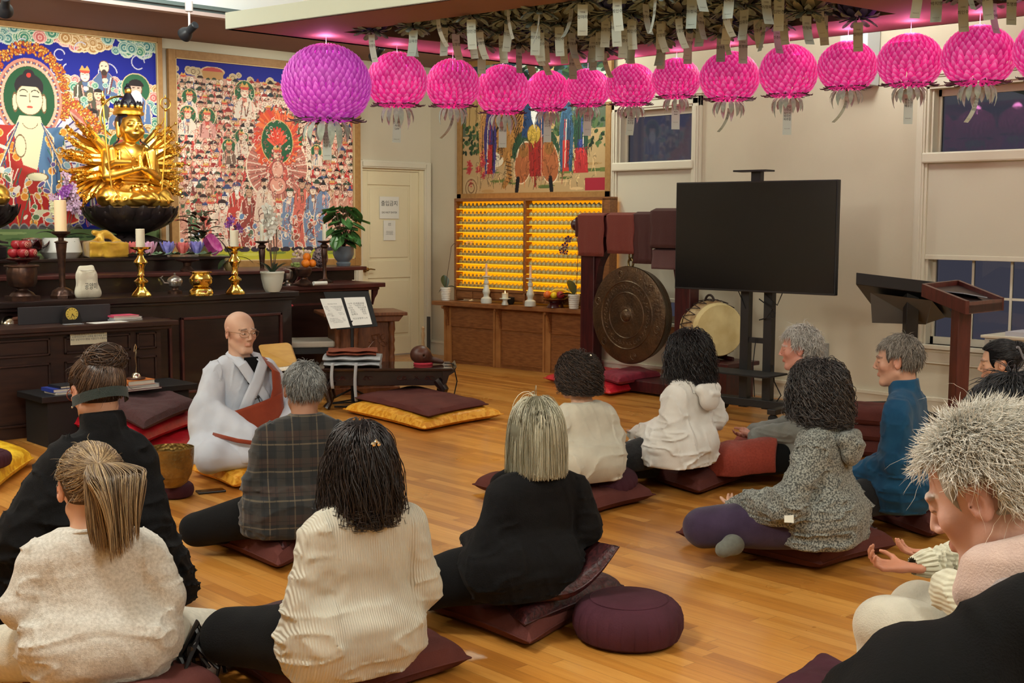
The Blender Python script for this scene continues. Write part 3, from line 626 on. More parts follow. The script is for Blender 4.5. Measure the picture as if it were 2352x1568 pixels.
    for k in range(90): a, b = R1.uniform(-.40, .44), R1.uniform(-1.08, -.42); (cv.ell(cx+a, hy+b, R1.uniform(.02, .05), R1.uniform(.012, .03), R1.choice([(96, 124, 84), (236, 222, 206), (206, 66, 54), (110, 90, 150), (226, 160, 80), (150, 180, 190)]), rot=R1.uniform(0, 3), rim=(244, 230, 206), rw=.005) if abs(a) > .17 or b < -.7 else None)
    for k in range(11): cv.ell(cx-.40+k*.08, hy-1.17, .05, .09, (86, 80, 86), rim=(150, 146, 140), rw=.007)
    y = hy-1.27
    for q, c in enumerate([(126, 30, 38), (150, 44, 48), (90, 84, 80), (126, 30, 38), (86, 30, 44), (96, 90, 84), (150, 44, 48), (120, 26, 34)]):
        hw = .42+.03*(q % 3); cv.poly([(cx-hw, y), (cx+hw, y), (cx+hw, y-.085), (cx-hw, y-.085)], c); cv.line([(cx-hw, y), (cx+hw, y)], .007, (60, 24, 30))
        if q in (1, 6):
            for k in range(11): cv.ell(cx-hw+.04+k*.08, y-.05, .03, .04, (196, 110, 104), rim=(90, 30, 36), rw=.006, top=-.6)
        y -= .085
    cv.ell(cx+.10, hy-1.62, .12, .07, (190, 110, 130), rim=(60, 24, 30))
    cv.poly([(0, 0), (w, 0), (w, .26), (0, .26)], (110, 136, 84))
    for k in range(40): cv.ell(R1.uniform(0, w), R1.uniform(.02, .26), R1.uniform(.06, .16), .012, R1.choice([(150, 170, 110), (84, 110, 66), (60, 84, 56)]))
    for sg in (-1, 1):
        for q in (.62, .84, 1.06):
            figure(cv, cx+sg*q, .98+R1.uniform(-.03, .03), .06, R1.choice([(206, 70, 60), (226, 214, 196), (84, 110, 96)]), halo=(54, 108, 76), hat='crown')
            for k in range(14): a = cx+sg*q+R1.uniform(-.1, .1); cv.line([(a, .8), (a+R1.uniform(-.05, .05), .3)], .016, R1.choice([(206, 66, 58), (236, 222, 206), (90, 120, 104), (140, 90, 120), (110, 100, 96)]))
        for k in range(8): cv.arc(cx+sg*.62, .34, .03+k*.016, .010, [(150, 110, 170), (206, 110, 130), (110, 130, 176)][k % 3], .3, 3.6)
    return cv
def mural_tiger(w, h):
    cv = Canvas(w, h, .005, (190, 160, 116)); cv.poly([(0, h), (w, h), (w, h-.5), (0, h-.5)], (60, 90, 100))
    cv.poly([(0, .6), (w, .6), (w, .9), (0, .9)], (92, 104, 84))
    for k in range(46): x = R1.uniform(0, w); cv.ell(x, h-R1.uniform(0, .5), R1.uniform(.08, .2), R1.uniform(.02, .06), R1.choice([(200, 206, 196), (46, 70, 84), (90, 120, 116), (130, 150, 140), (36, 56, 70)]))
    for k in range(9): x = R1.choice([.05, .16, .3, 1.1, 1.24, .42]); cv.poly([(x, .62), (x+.16, .62), (x+.12+R1.uniform(-.04, .04), 1.15+R1.uniform(0, .2)), (x+.03, 1.1)], (196, 164, 108)); cv.line([(x+.05, .65), (x+.08, 1.1)], .01, (120, 92, 56))
    for k in range(220): x = R1.choice([R1.uniform(0, .42), R1.uniform(.42, .7), R1.uniform(1.3, w)]); y = R1.uniform(.42, .72); cv.ell(x, y, .028, .018, R1.choice([(50, 76, 48), (76, 104, 62), (34, 54, 40), (90, 110, 70)]), rot=R1.uniform(0, 3))
    for k in range(30): cv.ell(R1.uniform(0, w), R1.uniform(.02, .42), R1.uniform(.08, .2), R1.uniform(.008, .02), R1.choice([(110, 122, 66), (222, 190, 140), (180, 146, 96), (90, 106, 60)]))
    for k in range(160): cv.ell(R1.uniform(.9, w), h-R1.uniform(0, .28), .05, .02, R1.choice([(36, 56, 40), (60, 86, 50), (24, 40, 34)]), rot=R1.uniform(-.5, .5))
    cv.line([(1.05, .7), (1.15, 1.0), (1.0, 1.37)], .10, (92, 62, 46))
    og, wh, bk = (172, 122, 66), (232, 218, 190), (48, 34, 26)
    cv.ell(.70, .66, .24, .20, og, rot=.5); cv.ell(.60, .50, .20, .15, og, rot=.9); cv.ell(.56, .40, .15, .13, og); cv.ell(.55, .34, .10, .07, wh)
    cv.ell(.80, .62, .20, .26, og, rot=-.3, rim=bk, rw=.008); cv.ell(.66, .56, .17, .20, og, rot=.2)
    for k in range(26): a = .50+k*.019; b = .40+.34*math.sin(k*.11+.3); cv.line([(a-.05, b-.02), (a-.01, b+.07), (a+.04, b+.13)], .012, bk)
    cv.ell(.52, .42, .12, .10, og, rim=bk); cv.ell(.52, .37, .075, .05, wh)
    for sg in (-1, 1): cv.ell(.52+sg*.045, .435, .018, .012, (226, 190, 60), rim=bk, rw=.005); cv.ell(.52+sg*.10, .50, .03, .03, og, rim=bk); [cv.line([(.52+sg*(.05+.02*q), .47+.01*q), (.52+sg*(.09+.02*q), .44+.01*q)], .008, bk) for q in range(3)]
    cv.ell(.52, .385, .02, .014, (150, 70, 60)); cv.line([(.72, .36), (.74, .16), (.66, .08)], .07, og); cv.line([(.86, .5), (.98, .72), (1.1, .6)], .035, og)
    for q in range(6): cv.line([(.69, .32-q*.04), (.78, .30-q*.04)], .010, bk)
    cx = 1.12
    cv.ell(cx, .42, .34, .24, (48, 76, 56)); cv.ell(cx-.17, .30, .13, .22, (172, 100, 62), rot=-.25, rim=(236, 214, 180)); cv.ell(cx+.20, .30, .14, .22, (172, 100, 62), rot=.25, rim=(236, 214, 180))
    cv.ell(cx-.17, .42, .07, .07, (150, 100, 54)); cv.ell(cx+.20, .44, .07, .07, (150, 100, 54)); cv.poly([(cx-.08, .16), (cx+.10, .16), (cx+.12, .62), (cx-.10, .62)], (150, 46, 42)); cv.poly([(cx-.2, .55), (cx+.2, .55), (cx+.16, .86), (cx-.16, .86)], (46, 70, 110))
    cv.ell(cx-.02, .58, .10, .10, (196, 160, 70), rim=(120, 84, 40)); cv.line([(cx+.0, .5), (cx+.0, .06)], .02, (168, 40, 36)); cv.line([(cx+.09, .9), (cx+.09, .12)], .012, (222, 160, 130))
    cv.ell(cx-.02, .98, .09, .11, (226, 190, 160)); cv.poly([(cx-.08, .96), (cx+.05, .96), (cx+.02, .72), (cx-.02, .66), (cx-.06, .74)], (240, 240, 236)); cv.ell(cx-.02, 1.06, .08, .05, (236, 236, 230))
    for sg, s in ((-1, -.25), (1, .22)): cv.line([(cx+s, .14), (cx+s+.02*sg, .02)], .055, (24, 26, 32))
    for ax, c1, c2 in ((.36, (206, 150, 90), (206, 150, 90)), (1.56, (60, 92, 120), (196, 60, 56)), (1.76, (46, 76, 60), (60, 70, 130)), (.44, (70, 60, 120), (176, 50, 50))):
        cv.poly([(ax-.08, .20), (ax+.08, .20), (ax+.10, .6), (ax+.05, .86), (ax-.05, .86), (ax-.10, .6)], c1); cv.poly([(ax-.05, .2), (ax+.04, .2), (ax+.04, .5), (ax-.05, .5)], c2)
        for k in range(5): a = ax+R1.uniform(-.07, .07); cv.line([(a, .24), (a+.02, .7)], .010, R1.choice([(236, 220, 200), c2, (40, 40, 50)]))
        cv.ell(ax, .92, .05, .06, (226, 190, 160)); cv.ell(ax, .97, .05, .04, (40, 34, 40))
    cv.poly([(1.66, .18), (1.86, .18), (1.84, .42), (1.68, .42)], (182, 52, 54))
    for k in range(12): x = .04+R1.uniform(0, .3); y = R1.uniform(.1, .42); cv.ell(x, y, .02, .02, (180, 52, 60)); [cv.ell(x+.03*math.cos(a), y+.03*math.sin(a), .014, .010, (190, 70, 76)) for a in (0, 1.3, 2.5, 3.8, 5)]
    for k in range(5): cv.arc(.14, .06, .03+.02*k, .010, (110, 80, 54) if k % 2 else (196, 170, 130))
    for k in range(520): x, y = R1.uniform(.2, 1.95), R1.uniform(.1, 1.0); i, j = min(cv.nx-1, int(x/cv.r)), min(cv.ny-1, int(y/cv.r)); b = cv.A[j, i].copy(); cv.line([(x, y), (x+R1.uniform(-.03, .03), y-R1.uniform(.03, .10))], .006, b*R1.choice([.55, .7, 1.25])); cv.arc(x+.02, y, R1.uniform(.01, .03), .005, b*R1.choice([.6, 1.2]), R1.uniform(0, 2), R1.uniform(2.5, 5))
    cv.poly([(w-.30, .01), (w-.01, .01), (w-.01, .13), (w-.30, .13)], (168, 42, 60))
    return cv
M_paint = mat('painted_silk', attr='Col', rough=.65, spec=.3); M_gframe = mat('gold_brown_frame', (168, 126, 72), .55, rgb2=(156, 114, 62), nscale=30)
M_pale = mat('frame_inner_pale', (214, 190, 140), .6)
def picture(label, cv, x0, z0, w, h, fr, depth=.05):
    """picture on the altar wall, lower left canvas corner at x0, z0"""
    t = thing('framed_painting', label, 'painting', (x0+w/2, YW-.02, z0-fr))
    y = YW-.022; me = cv.mesh('canvas', M_paint, lambda X, Z: np.stack([X-w/2, 0*X-depth+.022+.012, Z+fr], -1)); obj('canvas', me, None, t)
    mb = MB()
    for a, b, c, d in ((-fr, 0, -fr, h+fr), (w, w+fr, -fr, h+fr), (0, w, -fr, 0), (0, w, h, h+fr)): mb.box((x0+a, YW-depth-.02, z0+c), (x0+b, YW-.022, z0+d))
    obj('frame', mb, M_gframe, t, world=True, smooth=False, bevel=.004)
    mb = MB(); e = .008
    for a, b, c, d in ((0, e, 0, h), (w-e, w, 0, h), (0, w, 0, e), (0, w, h-e, h)): mb.box((x0+a, YW-depth-.014, z0+c), (x0+b, YW-.03, z0+d))
    obj('fillet', mb, M_pale, t, world=True, smooth=False)
picture('large framed painting of a cream seated deity with green halo behind the golden statue', mural_buddha(2.42, 1.97, 1.23), 3.10, 1.13, 2.42, 1.97, .045)
picture('large framed painting of a dense crowd of robed figures with a red flaming central figure', mural_crowd(2.02, 1.90), 5.70, 1.08, 2.02, 1.90, .075)
t = thing('framed_painting', 'framed landscape painting of a tiger and a seated old man on the window wall', 'painting', (XW-.02, 9.3, 1.70))
cvt = mural_tiger(2.12, 1.33); me = cvt.mesh('canvas', M_paint, lambda X, Z: np.stack([0*X-.03, 1.03-X, Z+.07], -1)); obj('canvas', me, None, t)
mb = MB()
for a, b, c, d in ((8.17, 8.24, 1.70, 3.16), (10.35, 10.42, 1.70, 3.16), (8.17, 10.42, 1.70, 1.77), (8.17, 10.42, 3.09, 3.16)): mb.box((XW-.06, a, c), (XW-.022, b, d))
obj('frame', mb, M_gframe, t, world=True, smooth=False, bevel=.004)
_FC = {}
def text_geo(body, size=1., align='CENTER', space=1.):
    """triangulated outline of a text, in its own x,y plane (metres); returns verts (n,3) and faces"""
    k = (body, size, align, space)
    if k in _FC: return _FC[k]
    cu = bpy.data.curves.new('t', 'FONT'); cu.body = body; cu.size = size; cu.align_x = align; cu.align_y = 'CENTER'; cu.resolution_u = 2; cu.space_line = space
    o = bpy.data.objects.new('t', cu); COL.objects.link(o); dg = bpy.context.evaluated_depsgraph_get(); me = bpy.data.meshes.new_from_object(o.evaluated_get(dg))
    v = np.array([tuple(x.co) for x in me.vertices]).reshape(-1, 3); f = [tuple(p.vertices) for p in me.polygons]
    bpy.data.objects.remove(o); bpy.data.curves.remove(cu); bpy.data.meshes.remove(me); _FC[k] = (v, f); return v, f
M_ink = mat('ink_black', (40, 38, 40), .8); M_paper = mat('tag_paper', (200, 216, 208), .8); M_white_paper = mat('white_paper', (232, 230, 222), .7)
def tag_parts(parent, w, h, curl, words, top, yoff=0., small='Matsunaga'):
    def bend(u, v): t = v/h; return np.stack([u, yoff+curl*h*t**2*.6+0*u, top-v*(1-.15*abs(curl)*t)], -1)
    U, V = np.meshgrid(np.array([-w/2, w/2]), np.linspace(0, h, 9)); p = obj('name_tag', MB().grid(bend(U, V)), M_paper, parent)
    mb = MB()
    for (txt, sz, vpos) in words:
        v, f = text_geo(txt, sz)
        if not len(v): continue
        P = bend(v[:, 0], vpos-v[:, 1]); P[:, 1] -= .0012; mb.add(P, f)
    if mb.v: obj('lettering', mb, M_ink, p, smooth=False)
    return p
def petal_ball(R, squash, rows, cols, lat0=-62, lat1=72, lift=.05, col=None):
    mb = MB(); la = np.radians(np.linspace(lat0, lat1, rows)); st = la[1]-la[0]
    for i, a in enumerate(la):
        n = max(8, int(cols*max(.35, math.cos(a))))
        for k in range(n):
            ph = 2*PI*(k+.5*(i % 2))/n+rnd.uniform(-.02, .02); wd = 2*PI/n*.86; P = []
            tl = st*rnd.uniform(2.1, 2.5)
            for s_, wv, lf in ((0, .9, 0.), (.5, 1.0, lift*.6), (.85, .5, lift*1.0), (1., .05, lift*1.25)):
                t = min(a+tl*s_, 1.45); row = []
                for q, cr in ((-1, 0.), (0, .022), (1, 0.)):
                    p_ = ph+q*wd*wv*.5; r = R*(1+lf+cr*(1-s_*.4)); row.append((r*math.cos(t)*math.cos(p_), r*math.cos(t)*math.sin(p_), r*squash*math.sin(t)))
                P.append(row)
            c = None
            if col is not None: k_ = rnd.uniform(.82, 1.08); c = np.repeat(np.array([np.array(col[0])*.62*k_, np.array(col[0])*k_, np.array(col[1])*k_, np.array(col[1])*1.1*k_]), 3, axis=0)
            mb.grid(np.array(P), c)
    return mb
def sepals(R, z, n, L, droop, wd=.5, seed=0):
    mb = MB(); r = random.Random(seed)
    for k in range(n):
        ph = 2*PI*k/n+r.uniform(-.12, .12); P = []; dr = droop*r.uniform(.8, 1.25); LL = L*r.uniform(.85, 1.1)
        for s_, w in ((0, .6), (.3, 1.), (.6, .85), (.85, .4), (1., .04)):
            rr = R+LL*math.sin(s_*1.3)*(1-dr*.45*s_); zz = z-LL*dr*s_**1.3+LL*.25*s_**3
            row = []
            for q in (-1, 0, 1): a = ph+q*wd*w/n*PI*.9; row.append((rr*math.cos(a), rr*math.sin(a), zz+(.006 if q == 0 else 0)))
            P.append(row)
        mb.grid(np.array(P))
    return mb
def lin3(c): return np.array(lin(c)[:3])
def glow_mat(name, strength):
    m = mat(name, attr='Col', rough=.6); nt = m.node_tree; b = [n for n in nt.nodes if n.type == 'BSDF_PRINCIPLED'][0]; at = [n for n in nt.nodes if n.type == 'ATTRIBUTE'][0]
    nt.links.new(at.outputs[0], b.inputs['Emission Color']); b.inputs['Emission Strength'].default_value = strength; b.inputs['Subsurface Weight'].default_value = .0
    return m
M_pink = glow_mat('pink_lantern_petal', .34); M_sep = mat('pale_sepal', (186, 202, 186), .7, rgb2=(162, 178, 164), nscale=40); M_fringe = mat('grey_leaf_fringe', (92, 84, 80), .8)
M_string = mat('white_string', (220, 214, 200), .6)
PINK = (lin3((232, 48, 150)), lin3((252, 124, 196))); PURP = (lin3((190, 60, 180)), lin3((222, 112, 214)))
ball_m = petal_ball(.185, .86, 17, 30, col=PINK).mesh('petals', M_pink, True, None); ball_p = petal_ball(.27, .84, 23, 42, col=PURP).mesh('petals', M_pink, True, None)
def lantern_meshes(R, q):
    z = -R*.86*.86
    return (sepals(R*.45, z+.012, 22, R*.62, .28, .55, 5).mesh('f', M_fringe), sepals(R*.42, z-.012, 13, R*.36, 1.55, .8, 6).mesh('s', M_sep))
lm = {1: lantern_meshes(.185, 0), 2: lantern_meshes(.27, 0)}
TAGN = ['옥근수\n이막내\n옥민석\n옥지민\n옥주형', '이현정\n안정아\nAria\nLaw', '민지혜\n박도윤\n반봉준', '최성호\n최지원', '김상철\n이영숙\n김도현', '배일도\n정소영\n배유진']
def pink_lantern(px, pw, big=False, row='x', k=0, label='', zc=None, curl=.1, tw=.055, th=.16, trz=-.74):
    R = .27 if big else .185; sc_ = 1.
    base = oy(px, 200, 6.55) if row == 'x' else ox(px, 200, 6.45+.06*max(0, (6.5-4.5)))
    if row == 'y': base = ox(px, 200, 6.47)
    d = dep(base); Rw = pw/F0*d/2; sc_ = Rw/(R*1.06); sz = 1.13 if k < 5 and not big else 1.1 if big else 1.03; z = 2.545-R*.86*sc_*sz-(.02 if px > 1900 else 0)
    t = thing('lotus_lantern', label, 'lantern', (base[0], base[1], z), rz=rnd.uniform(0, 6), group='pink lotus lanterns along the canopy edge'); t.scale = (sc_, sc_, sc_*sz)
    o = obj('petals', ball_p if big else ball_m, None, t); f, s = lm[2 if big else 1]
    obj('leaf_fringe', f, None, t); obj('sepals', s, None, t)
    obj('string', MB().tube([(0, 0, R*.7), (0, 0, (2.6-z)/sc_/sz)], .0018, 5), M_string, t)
    words = [(TAGN[k % 6], .018, .05), ('Everyone 2024', .006, th-.02)]
    p = tag_parts(t, tw/sc_, th/sc_, curl, words, -R*.86-.028); p.rotation_euler = (0, 0, trz-t.rotation_euler[2]); 
    return t
LN = [(750, 206, True, 'x', 'big purple-pink lotus lantern, the largest, hanging at the left end of the row'), (912, 140, False, 'x', 'pink lotus lantern hanging next to the big purple one'), (1040, 124, False, 'x', 'pink lotus lantern in front of the white door, third from the left'),
      (1155, 126, False, 'x', 'pink lotus lantern hanging before the left edge of the tiger painting'), (1258, 104, False, 'x', 'pink lotus lantern before the middle of the tiger painting, fifth from left'), (1350, 106, False, 'y', 'pink lotus lantern before the right part of the tiger painting'),
      (1450, 118, False, 'y', 'pink lotus lantern before the left side of the narrow window'), (1553, 112, False, 'y', 'pink lotus lantern whose tag hangs before the dark narrow window pane'), (1675, 138, False, 'y', 'pink lotus lantern just right of the narrow window, curled tag below'),
      (1810, 134, False, 'y', 'pink lotus lantern with a straight printed tag above the television right half'), (1945, 136, False, 'y', 'pink lotus lantern with a tag curling left, second right of the television'), (2088, 148, False, 'y', 'pink lotus lantern with a grey tag left of the large window'),
      (2245, 166, False, 'y', 'pink lotus lantern before the top left corner of the large window'), (2416, 176, False, 'y', 'pink lotus lantern cut off by the right edge of the picture')]
for k, (px, pw, big, row, lab) in enumerate(LN):
    t = pink_lantern(px, pw, big, row, k if k != 9 else 0, lab, curl=[.02, .3, .9, .05, .1, .0, .35, .0, .7, .0, .8, .0, .6, .1][k], trz=-.74+[0, .3, 1.3, .1, 0, 0, .2, .05, 1.1, .1, 1., .15, .8, 0][k])
    l = bpy.data.lights.new('lantern_lamp', 'POINT'); l.energy = 1.6 if not big else 2.6; l.color = (1., .28, .66); l.shadow_soft_size = .04
    o = bpy.data.objects.new('lantern_lamp', l); COL.objects.link(o); o.location = (t.location.x+.0, t.location.y, 2.545)
for (x_, y_, a_, L_) in ((5.4, 6.60, 0, 1.9), (6.42, 5.0, PI/2-.07, 3.)):
    o = area_light((x_, y_, 2.47), (x_, y_, 3), L_, 2.6, (1., .22, .6), sy=.05, name='pink_strip_lamp'); o.rotation_euler = (PI, 0, a_)
M_dull = mat('dull_lantern_petal', attr='Col', rough=.75)
DC = [((50, 62, 120), (96, 108, 170)), ((96, 104, 92), (168, 172, 150)), ((84, 90, 100), (150, 156, 150))]
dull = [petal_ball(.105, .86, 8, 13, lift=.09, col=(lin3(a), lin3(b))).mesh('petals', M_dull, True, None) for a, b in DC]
M_sep2 = mat('grey_sepal', (152, 176, 172), .75, rgb2=(120, 142, 142), nscale=40); dsep = [sepals(.035, -.085, 8, .10, .55, .7, s).mesh('s', M_sep2) for s in (1, 2)]; dsep2 = [sepals(.02, -.075, 7, .125, .12, .55, s).mesh('s', M_sep2) for s in (3, 4)]
NM = ['이경수', '김옥란', '오향영', '김민경', '송호식', '박지영', '정미라', '최인수', '김화민', '이정욱', '신춘애', '조명희']; protos = []
for v in range(12):
    t = thing('recess_lantern', 'small grey-blue lotus lantern with a paper name tag crowded in the ceiling recess', 'lantern', (0, 0, 0), group='grey-blue lanterns in the ceiling recess')
    obj('petals', dull[[0, 1, 2, 1, 2, 1][v % 6]], None, t); obj('sepals', dsep[v % 2], None, t); obj('outer_leaves', dsep2[v % 2], None, t); obj('string', MB().tube([(0, 0, .08), (0, 0, .36)], .0015, 4), M_string, t)
    p = tag_parts(t, .052, .165, rnd.uniform(-.5, .7), [('가피등\n', .010, .045), (NM[v], .021, .066), ('Everyone 24', .006, .14)], -.10, yoff=.0); p.rotation_euler = (0, 0, rnd.uniform(-.9, .5)); protos.append(t)
n = 0
for a in range(7):
    for b in range(10):
        u, v = (a+.35)/6.7, (b+.3)/9.4; jx, jy = rnd.uniform(-.05, .05), rnd.uniform(-.05, .05)
        x = (4.43+u*1.66)*(1-v)+(4.74+u*1.46)*v+jx; y = 6.20-v*2.3-.2*u*(1-v)+jy
        P = np.array([x, y, 2.55]); r = P-C0; z = r@CF; px = 1176+F0*(r@CR2)/z; py = 784-F0*(r@CU2)/z
        if py < -60: continue
        dz = rnd.uniform(-.05, .03)
        if n < 12: t = protos[n]; t.location = (x, y, 2.70+dz)
        else: t = dup(protos[rnd.randrange(12)], (x, y, 2.70+dz))
        t.rotation_euler = (0, 0, -.74+rnd.uniform(-.7, .7)); n += 1
lab2 = 'small pale lotus lantern with name tag in the second recess, upper right corner'
for a in range(4):
    for b in range(4):
        x, y = 5.5+a*.25+rnd.uniform(-.04, .04), 3.2-b*.27+rnd.uniform(-.04, .04)
        P = np.array([x, y, 2.55]); r = P-C0; z = r@CF; py = 784-F0*(r@CU2)/z
        if py < -70: continue
        t = dup(protos[rnd.randrange(12)], (x, y, 2.70), -.74+rnd.uniform(-.6, .6), lab2, 'pale lanterns in the second recess')
print('recess lanterns', n)
M_rose = mat('dark_rosewood', (38, 20, 18), .3, rgb2=(24, 12, 12), nscale=6, nstretch=(1, 8, 8), coat=.3, spec=.5)
M_rose2 = mat('red_rosewood_trim', (84, 38, 32), .35, rgb2=(60, 26, 24), nscale=8)
M_rose3 = mat('brown_rosewood_panel', (58, 34, 26), .4, rgb2=(40, 22, 18), nscale=5, nstretch=(1, 6, 6))
AY = 8.75
t = thing('altar_table', 'long dark rosewood altar with framed front panels under the brass candlesticks', 'altar', (3.6, 9.1, 0))
xl, xr = 1.6, 5.64
obj('cabinet', MB().box((xl+.04, AY+.04, 0), (xr-.04, 9.44, .84)), M_rose, t, world=True, smooth=False)
obj('tabletop', MB().box((xl, AY-.02, .855), (xr, 9.46, .90)).box((xl+.02, AY+.0, .83), (xr-.02, 9.44, .855)), M_rose, t, world=True, smooth=False, bevel=.006)
obj('plinth', MB().box((xl+.02, AY+.0, 0), (xr-.02, AY+.05, .09)), M_rose, t, world=True, smooth=False, bevel=.006)
for i in range(4):
    a, b = xr-.12-(i+1)*.98+.06, xr-.12-i*.98-.02
    f = obj('front_panel', MB().box((a+.03, AY+.032, .17), (b-.03, AY+.042, .70)), M_rose, t, world=True, smooth=False)
    m_ = MB()
    for q in ((a, a+.022, .14, .73), (b-.022, b, .14, .73), (a, b, .14, .162), (a, b, .708, .73)): m_.box((q[0], AY+.015, q[2]), (q[1], AY+.042, q[3]))
    obj('panel_frame', m_, M_rose2, f, world=True, smooth=False, bevel=.004)
t = thing('altar_step', 'lower dark wood step running along the back of the altar', 'step', (3.6, 9.6, .9))
obj('riser', MB().box((xl, 9.34, .90), (5.86, 9.9, 1.02)), M_rose, t, world=True, smooth=False)
obj('top_board', MB().box((xl, 9.28, 1.02), (5.90, 9.95, 1.05)), M_rose2, t, world=True, smooth=False, bevel=.006)
t = thing('altar_step', 'upper dark wood step carrying the statue, bundle and paper lotuses', 'step', (3.4, 10.2, 1.05))
obj('riser', MB().box((xl, 9.70, 1.05), (5.50, 10.7, 1.14)), M_rose, t, world=True, smooth=False)
obj('top_board', MB().box((xl, 9.64, 1.14), (5.54, 10.7, 1.165)), M_rose, t, world=True, smooth=False, bevel=.005)
obj('support_legs', MB().box((xl, 9.95, 0), (5.5, 10.7, 1.05)), M_rose, t, world=True, smooth=False)
t = thing('side_altar_table', 'dark side table with a carved edge beside the white door', 'table', (6.2, 9.7, 0))
obj('tabletop', MB().box((5.70, 9.38, .865), (7.0, 10.2, .905)).box((5.75, 9.42, .84), (6.96, 10.2, .865)), M_rose2, t, world=True, smooth=False, bevel=.006)
obj('cabinet', MB().box((5.80, 9.48, 0), (6.88, 10.2, .84)), M_rose, t, world=True, smooth=False)
for x in (6.90, 5.82): obj('corner_bracket', MB().prism([(x, .84), (x+.06, .84), (x+.05, .80), (x+.02, .76), (x, .70)], 9.44, 9.47), M_rose2, t, world=True, smooth=False)
m_ = MB()
for q in ((5.95, 5.97, .12, .74), (6.70, 6.72, .12, .74), (5.95, 6.72, .12, .14), (5.95, 6.72, .72, .74)): m_.box((q[0], 9.465, q[2]), (q[1], 9.48, q[3]))
obj('panel_frame', m_, M_rose2, t, world=True, smooth=False)
t = thing('side_altar_shelf', 'raised dark shelf on the side table carrying the grey plant pot', 'shelf', (6.7, 10.25, .905))
obj('shelf_board', MB().box((6.0, 9.95, 1.0), (7.2, 10.5, 1.035)), M_rose2, t, world=True, smooth=False, bevel=.005)
obj('shelf_front', MB().box((6.05, 10.02, .905), (7.1, 10.06, 1.0)), M_rose, t, world=True, smooth=False)
obj('shelf_side', MB().box((7.06, 10.06, .0), (7.1, 10.45, 1.0)), M_rose, t, world=True, smooth=False)
t = thing('desk', 'dark brown panelled desk at the left holding a clock and a notice', 'desk', (3.4, 8.5, 0))
obj('desktop', MB().box((1.2, 8.31, .715), (4.34, 8.73, .75)).box((1.25, 8.34, .69), (4.30, 8.71, .715)), M_rose3, t, world=True, smooth=False, bevel=.005)
obj('cabinet', MB().box((1.3, 8.40, 0), (4.24, 8.70, .69)), M_rose3, t, world=True, smooth=False)
for a, b in ((3.52, 4.0), (2.9, 3.42), (4.05, 4.2), (2.0, 2.8)):
    for z0, z1 in ((.08, .50), (.55, .67)):
        p = obj('panel', MB().box((a+.02, 8.392, z0+.02), (b-.02, 8.40, z1-.02)), M_rose3, t, world=True, smooth=False); m_ = MB()
        for q in ((a, a+.015, z0, z1), (b-.015, b, z0, z1), (a, b, z0, z0+.015), (a, b, z1-.015, z1)): m_.box((q[0], 8.38, q[2]), (q[1], 8.40, q[3]))
        obj('moulding', m_, M_rose3, p, world=True, smooth=False, bevel=.003)
def at_z(px, py, z): return oz(px, py, z)
M_slate = mat('dark_slate_board', (44, 42, 46), .6); M_chrome = mat('polished_metal', (214, 206, 186), .15, metal=1.)
M_brass = mat('polished_brass', (240, 206, 110), .13, metal=1., bump=.1, bscale=60); M_bronze = mat('dark_bronze', (92, 66, 54), .35, metal=.7, rgb2=(60, 44, 40), nscale=20)
M_gold = mat('gold_leaf', (236, 192, 92), .34, metal=1., rgb2=(222, 172, 74), nscale=14, ndetail=2)
c = oz(166, 742, .75)
solo('sign_board', MB().obox((c[0]-.02, 8.60, .81), .66, .02, .12, 0), M_slate, 'long dark grey board standing on the desk behind the clock', 'board', bevel=.003, smooth=False)
c = np.array([3.62, 8.50, .75]); t = thing('table_clock', 'small black table clock with a gold dial on the desk', 'clock', c)
obj('case', MB().box((-.07, -.02, 0), (.07, .03, .03)).prism([(x, z) for x, z in [(-.07, .03), (.07, .03), (.062, .06), (.055, .08)]+[(.05*math.cos(a), .065+.052*math.sin(a)) for a in np.linspace(.2, PI-.2, 12)]+[(-.055, .08), (-.062, .06)]], -.015, .028), M_black, t, smooth=False)
mb = MB().lathe([(.001, 0), (.044, 0), (.044, .004), (.001, .004)], seg=28); mb.xf(rotx(PI/2)); mb.xf(None, (0, -.015, .068)); d_ = obj('dial', mb, mat('gold_dial', (222, 196, 90), .4), t)
mb = MB()
for k in range(12): a = k*PI/6; mb.obox((.034*math.sin(a), -.0205, .068+.034*math.cos(a)), .003, .001, .010, M=roty(a))
mb.obox((.008, -.0215, .068-.010), .004, .001, .026, M=roty(-.7)); mb.obox((-.003, -.0215, .057), .003, .001, .034, M=roty(.3)); obj('clock_hands', mb, M_ink, d_, smooth=False)
M_pinkbook = mat('pink_book_cover', (214, 80, 110), .5); M_bluebook = mat('blue_book_cover', (44, 62, 150), .45); M_orange = mat('orange_book_cover', (206, 120, 60), .5); M_page = mat('book_pages', (226, 220, 204), .8, bump=.3, wave=(90, 'Z'))
def book(x, y, z, w, d, h, rz, cover, label, grp=None):
    t = thing('book', label, 'book', (x, y, z), rz, grp)
    obj('cover', MB().box((-w/2, -d/2, 0), (w/2, d/2, .0025)).box((-w/2, -d/2, h-.0025), (w/2, d/2, h)).box((-w/2-.001, -d/2, 0), (-w/2+.003, d/2, h)), cover, t, smooth=False)
    obj('pages', MB().box((-w/2+.002, -d/2+.004, .0025), (w/2-.004, d/2-.004, h-.0025)), M_page, t, smooth=False); return t
cv_w = mat('white_book_cover', (222, 220, 216), .5); cv_b = mat('black_book_cover', (24, 26, 32), .5); cv_g = mat('grey_book_cover', (150, 150, 156), .5); cv_m = mat('maroon_book_cover', (96, 30, 46), .5)
x, y = 4.04, 8.58
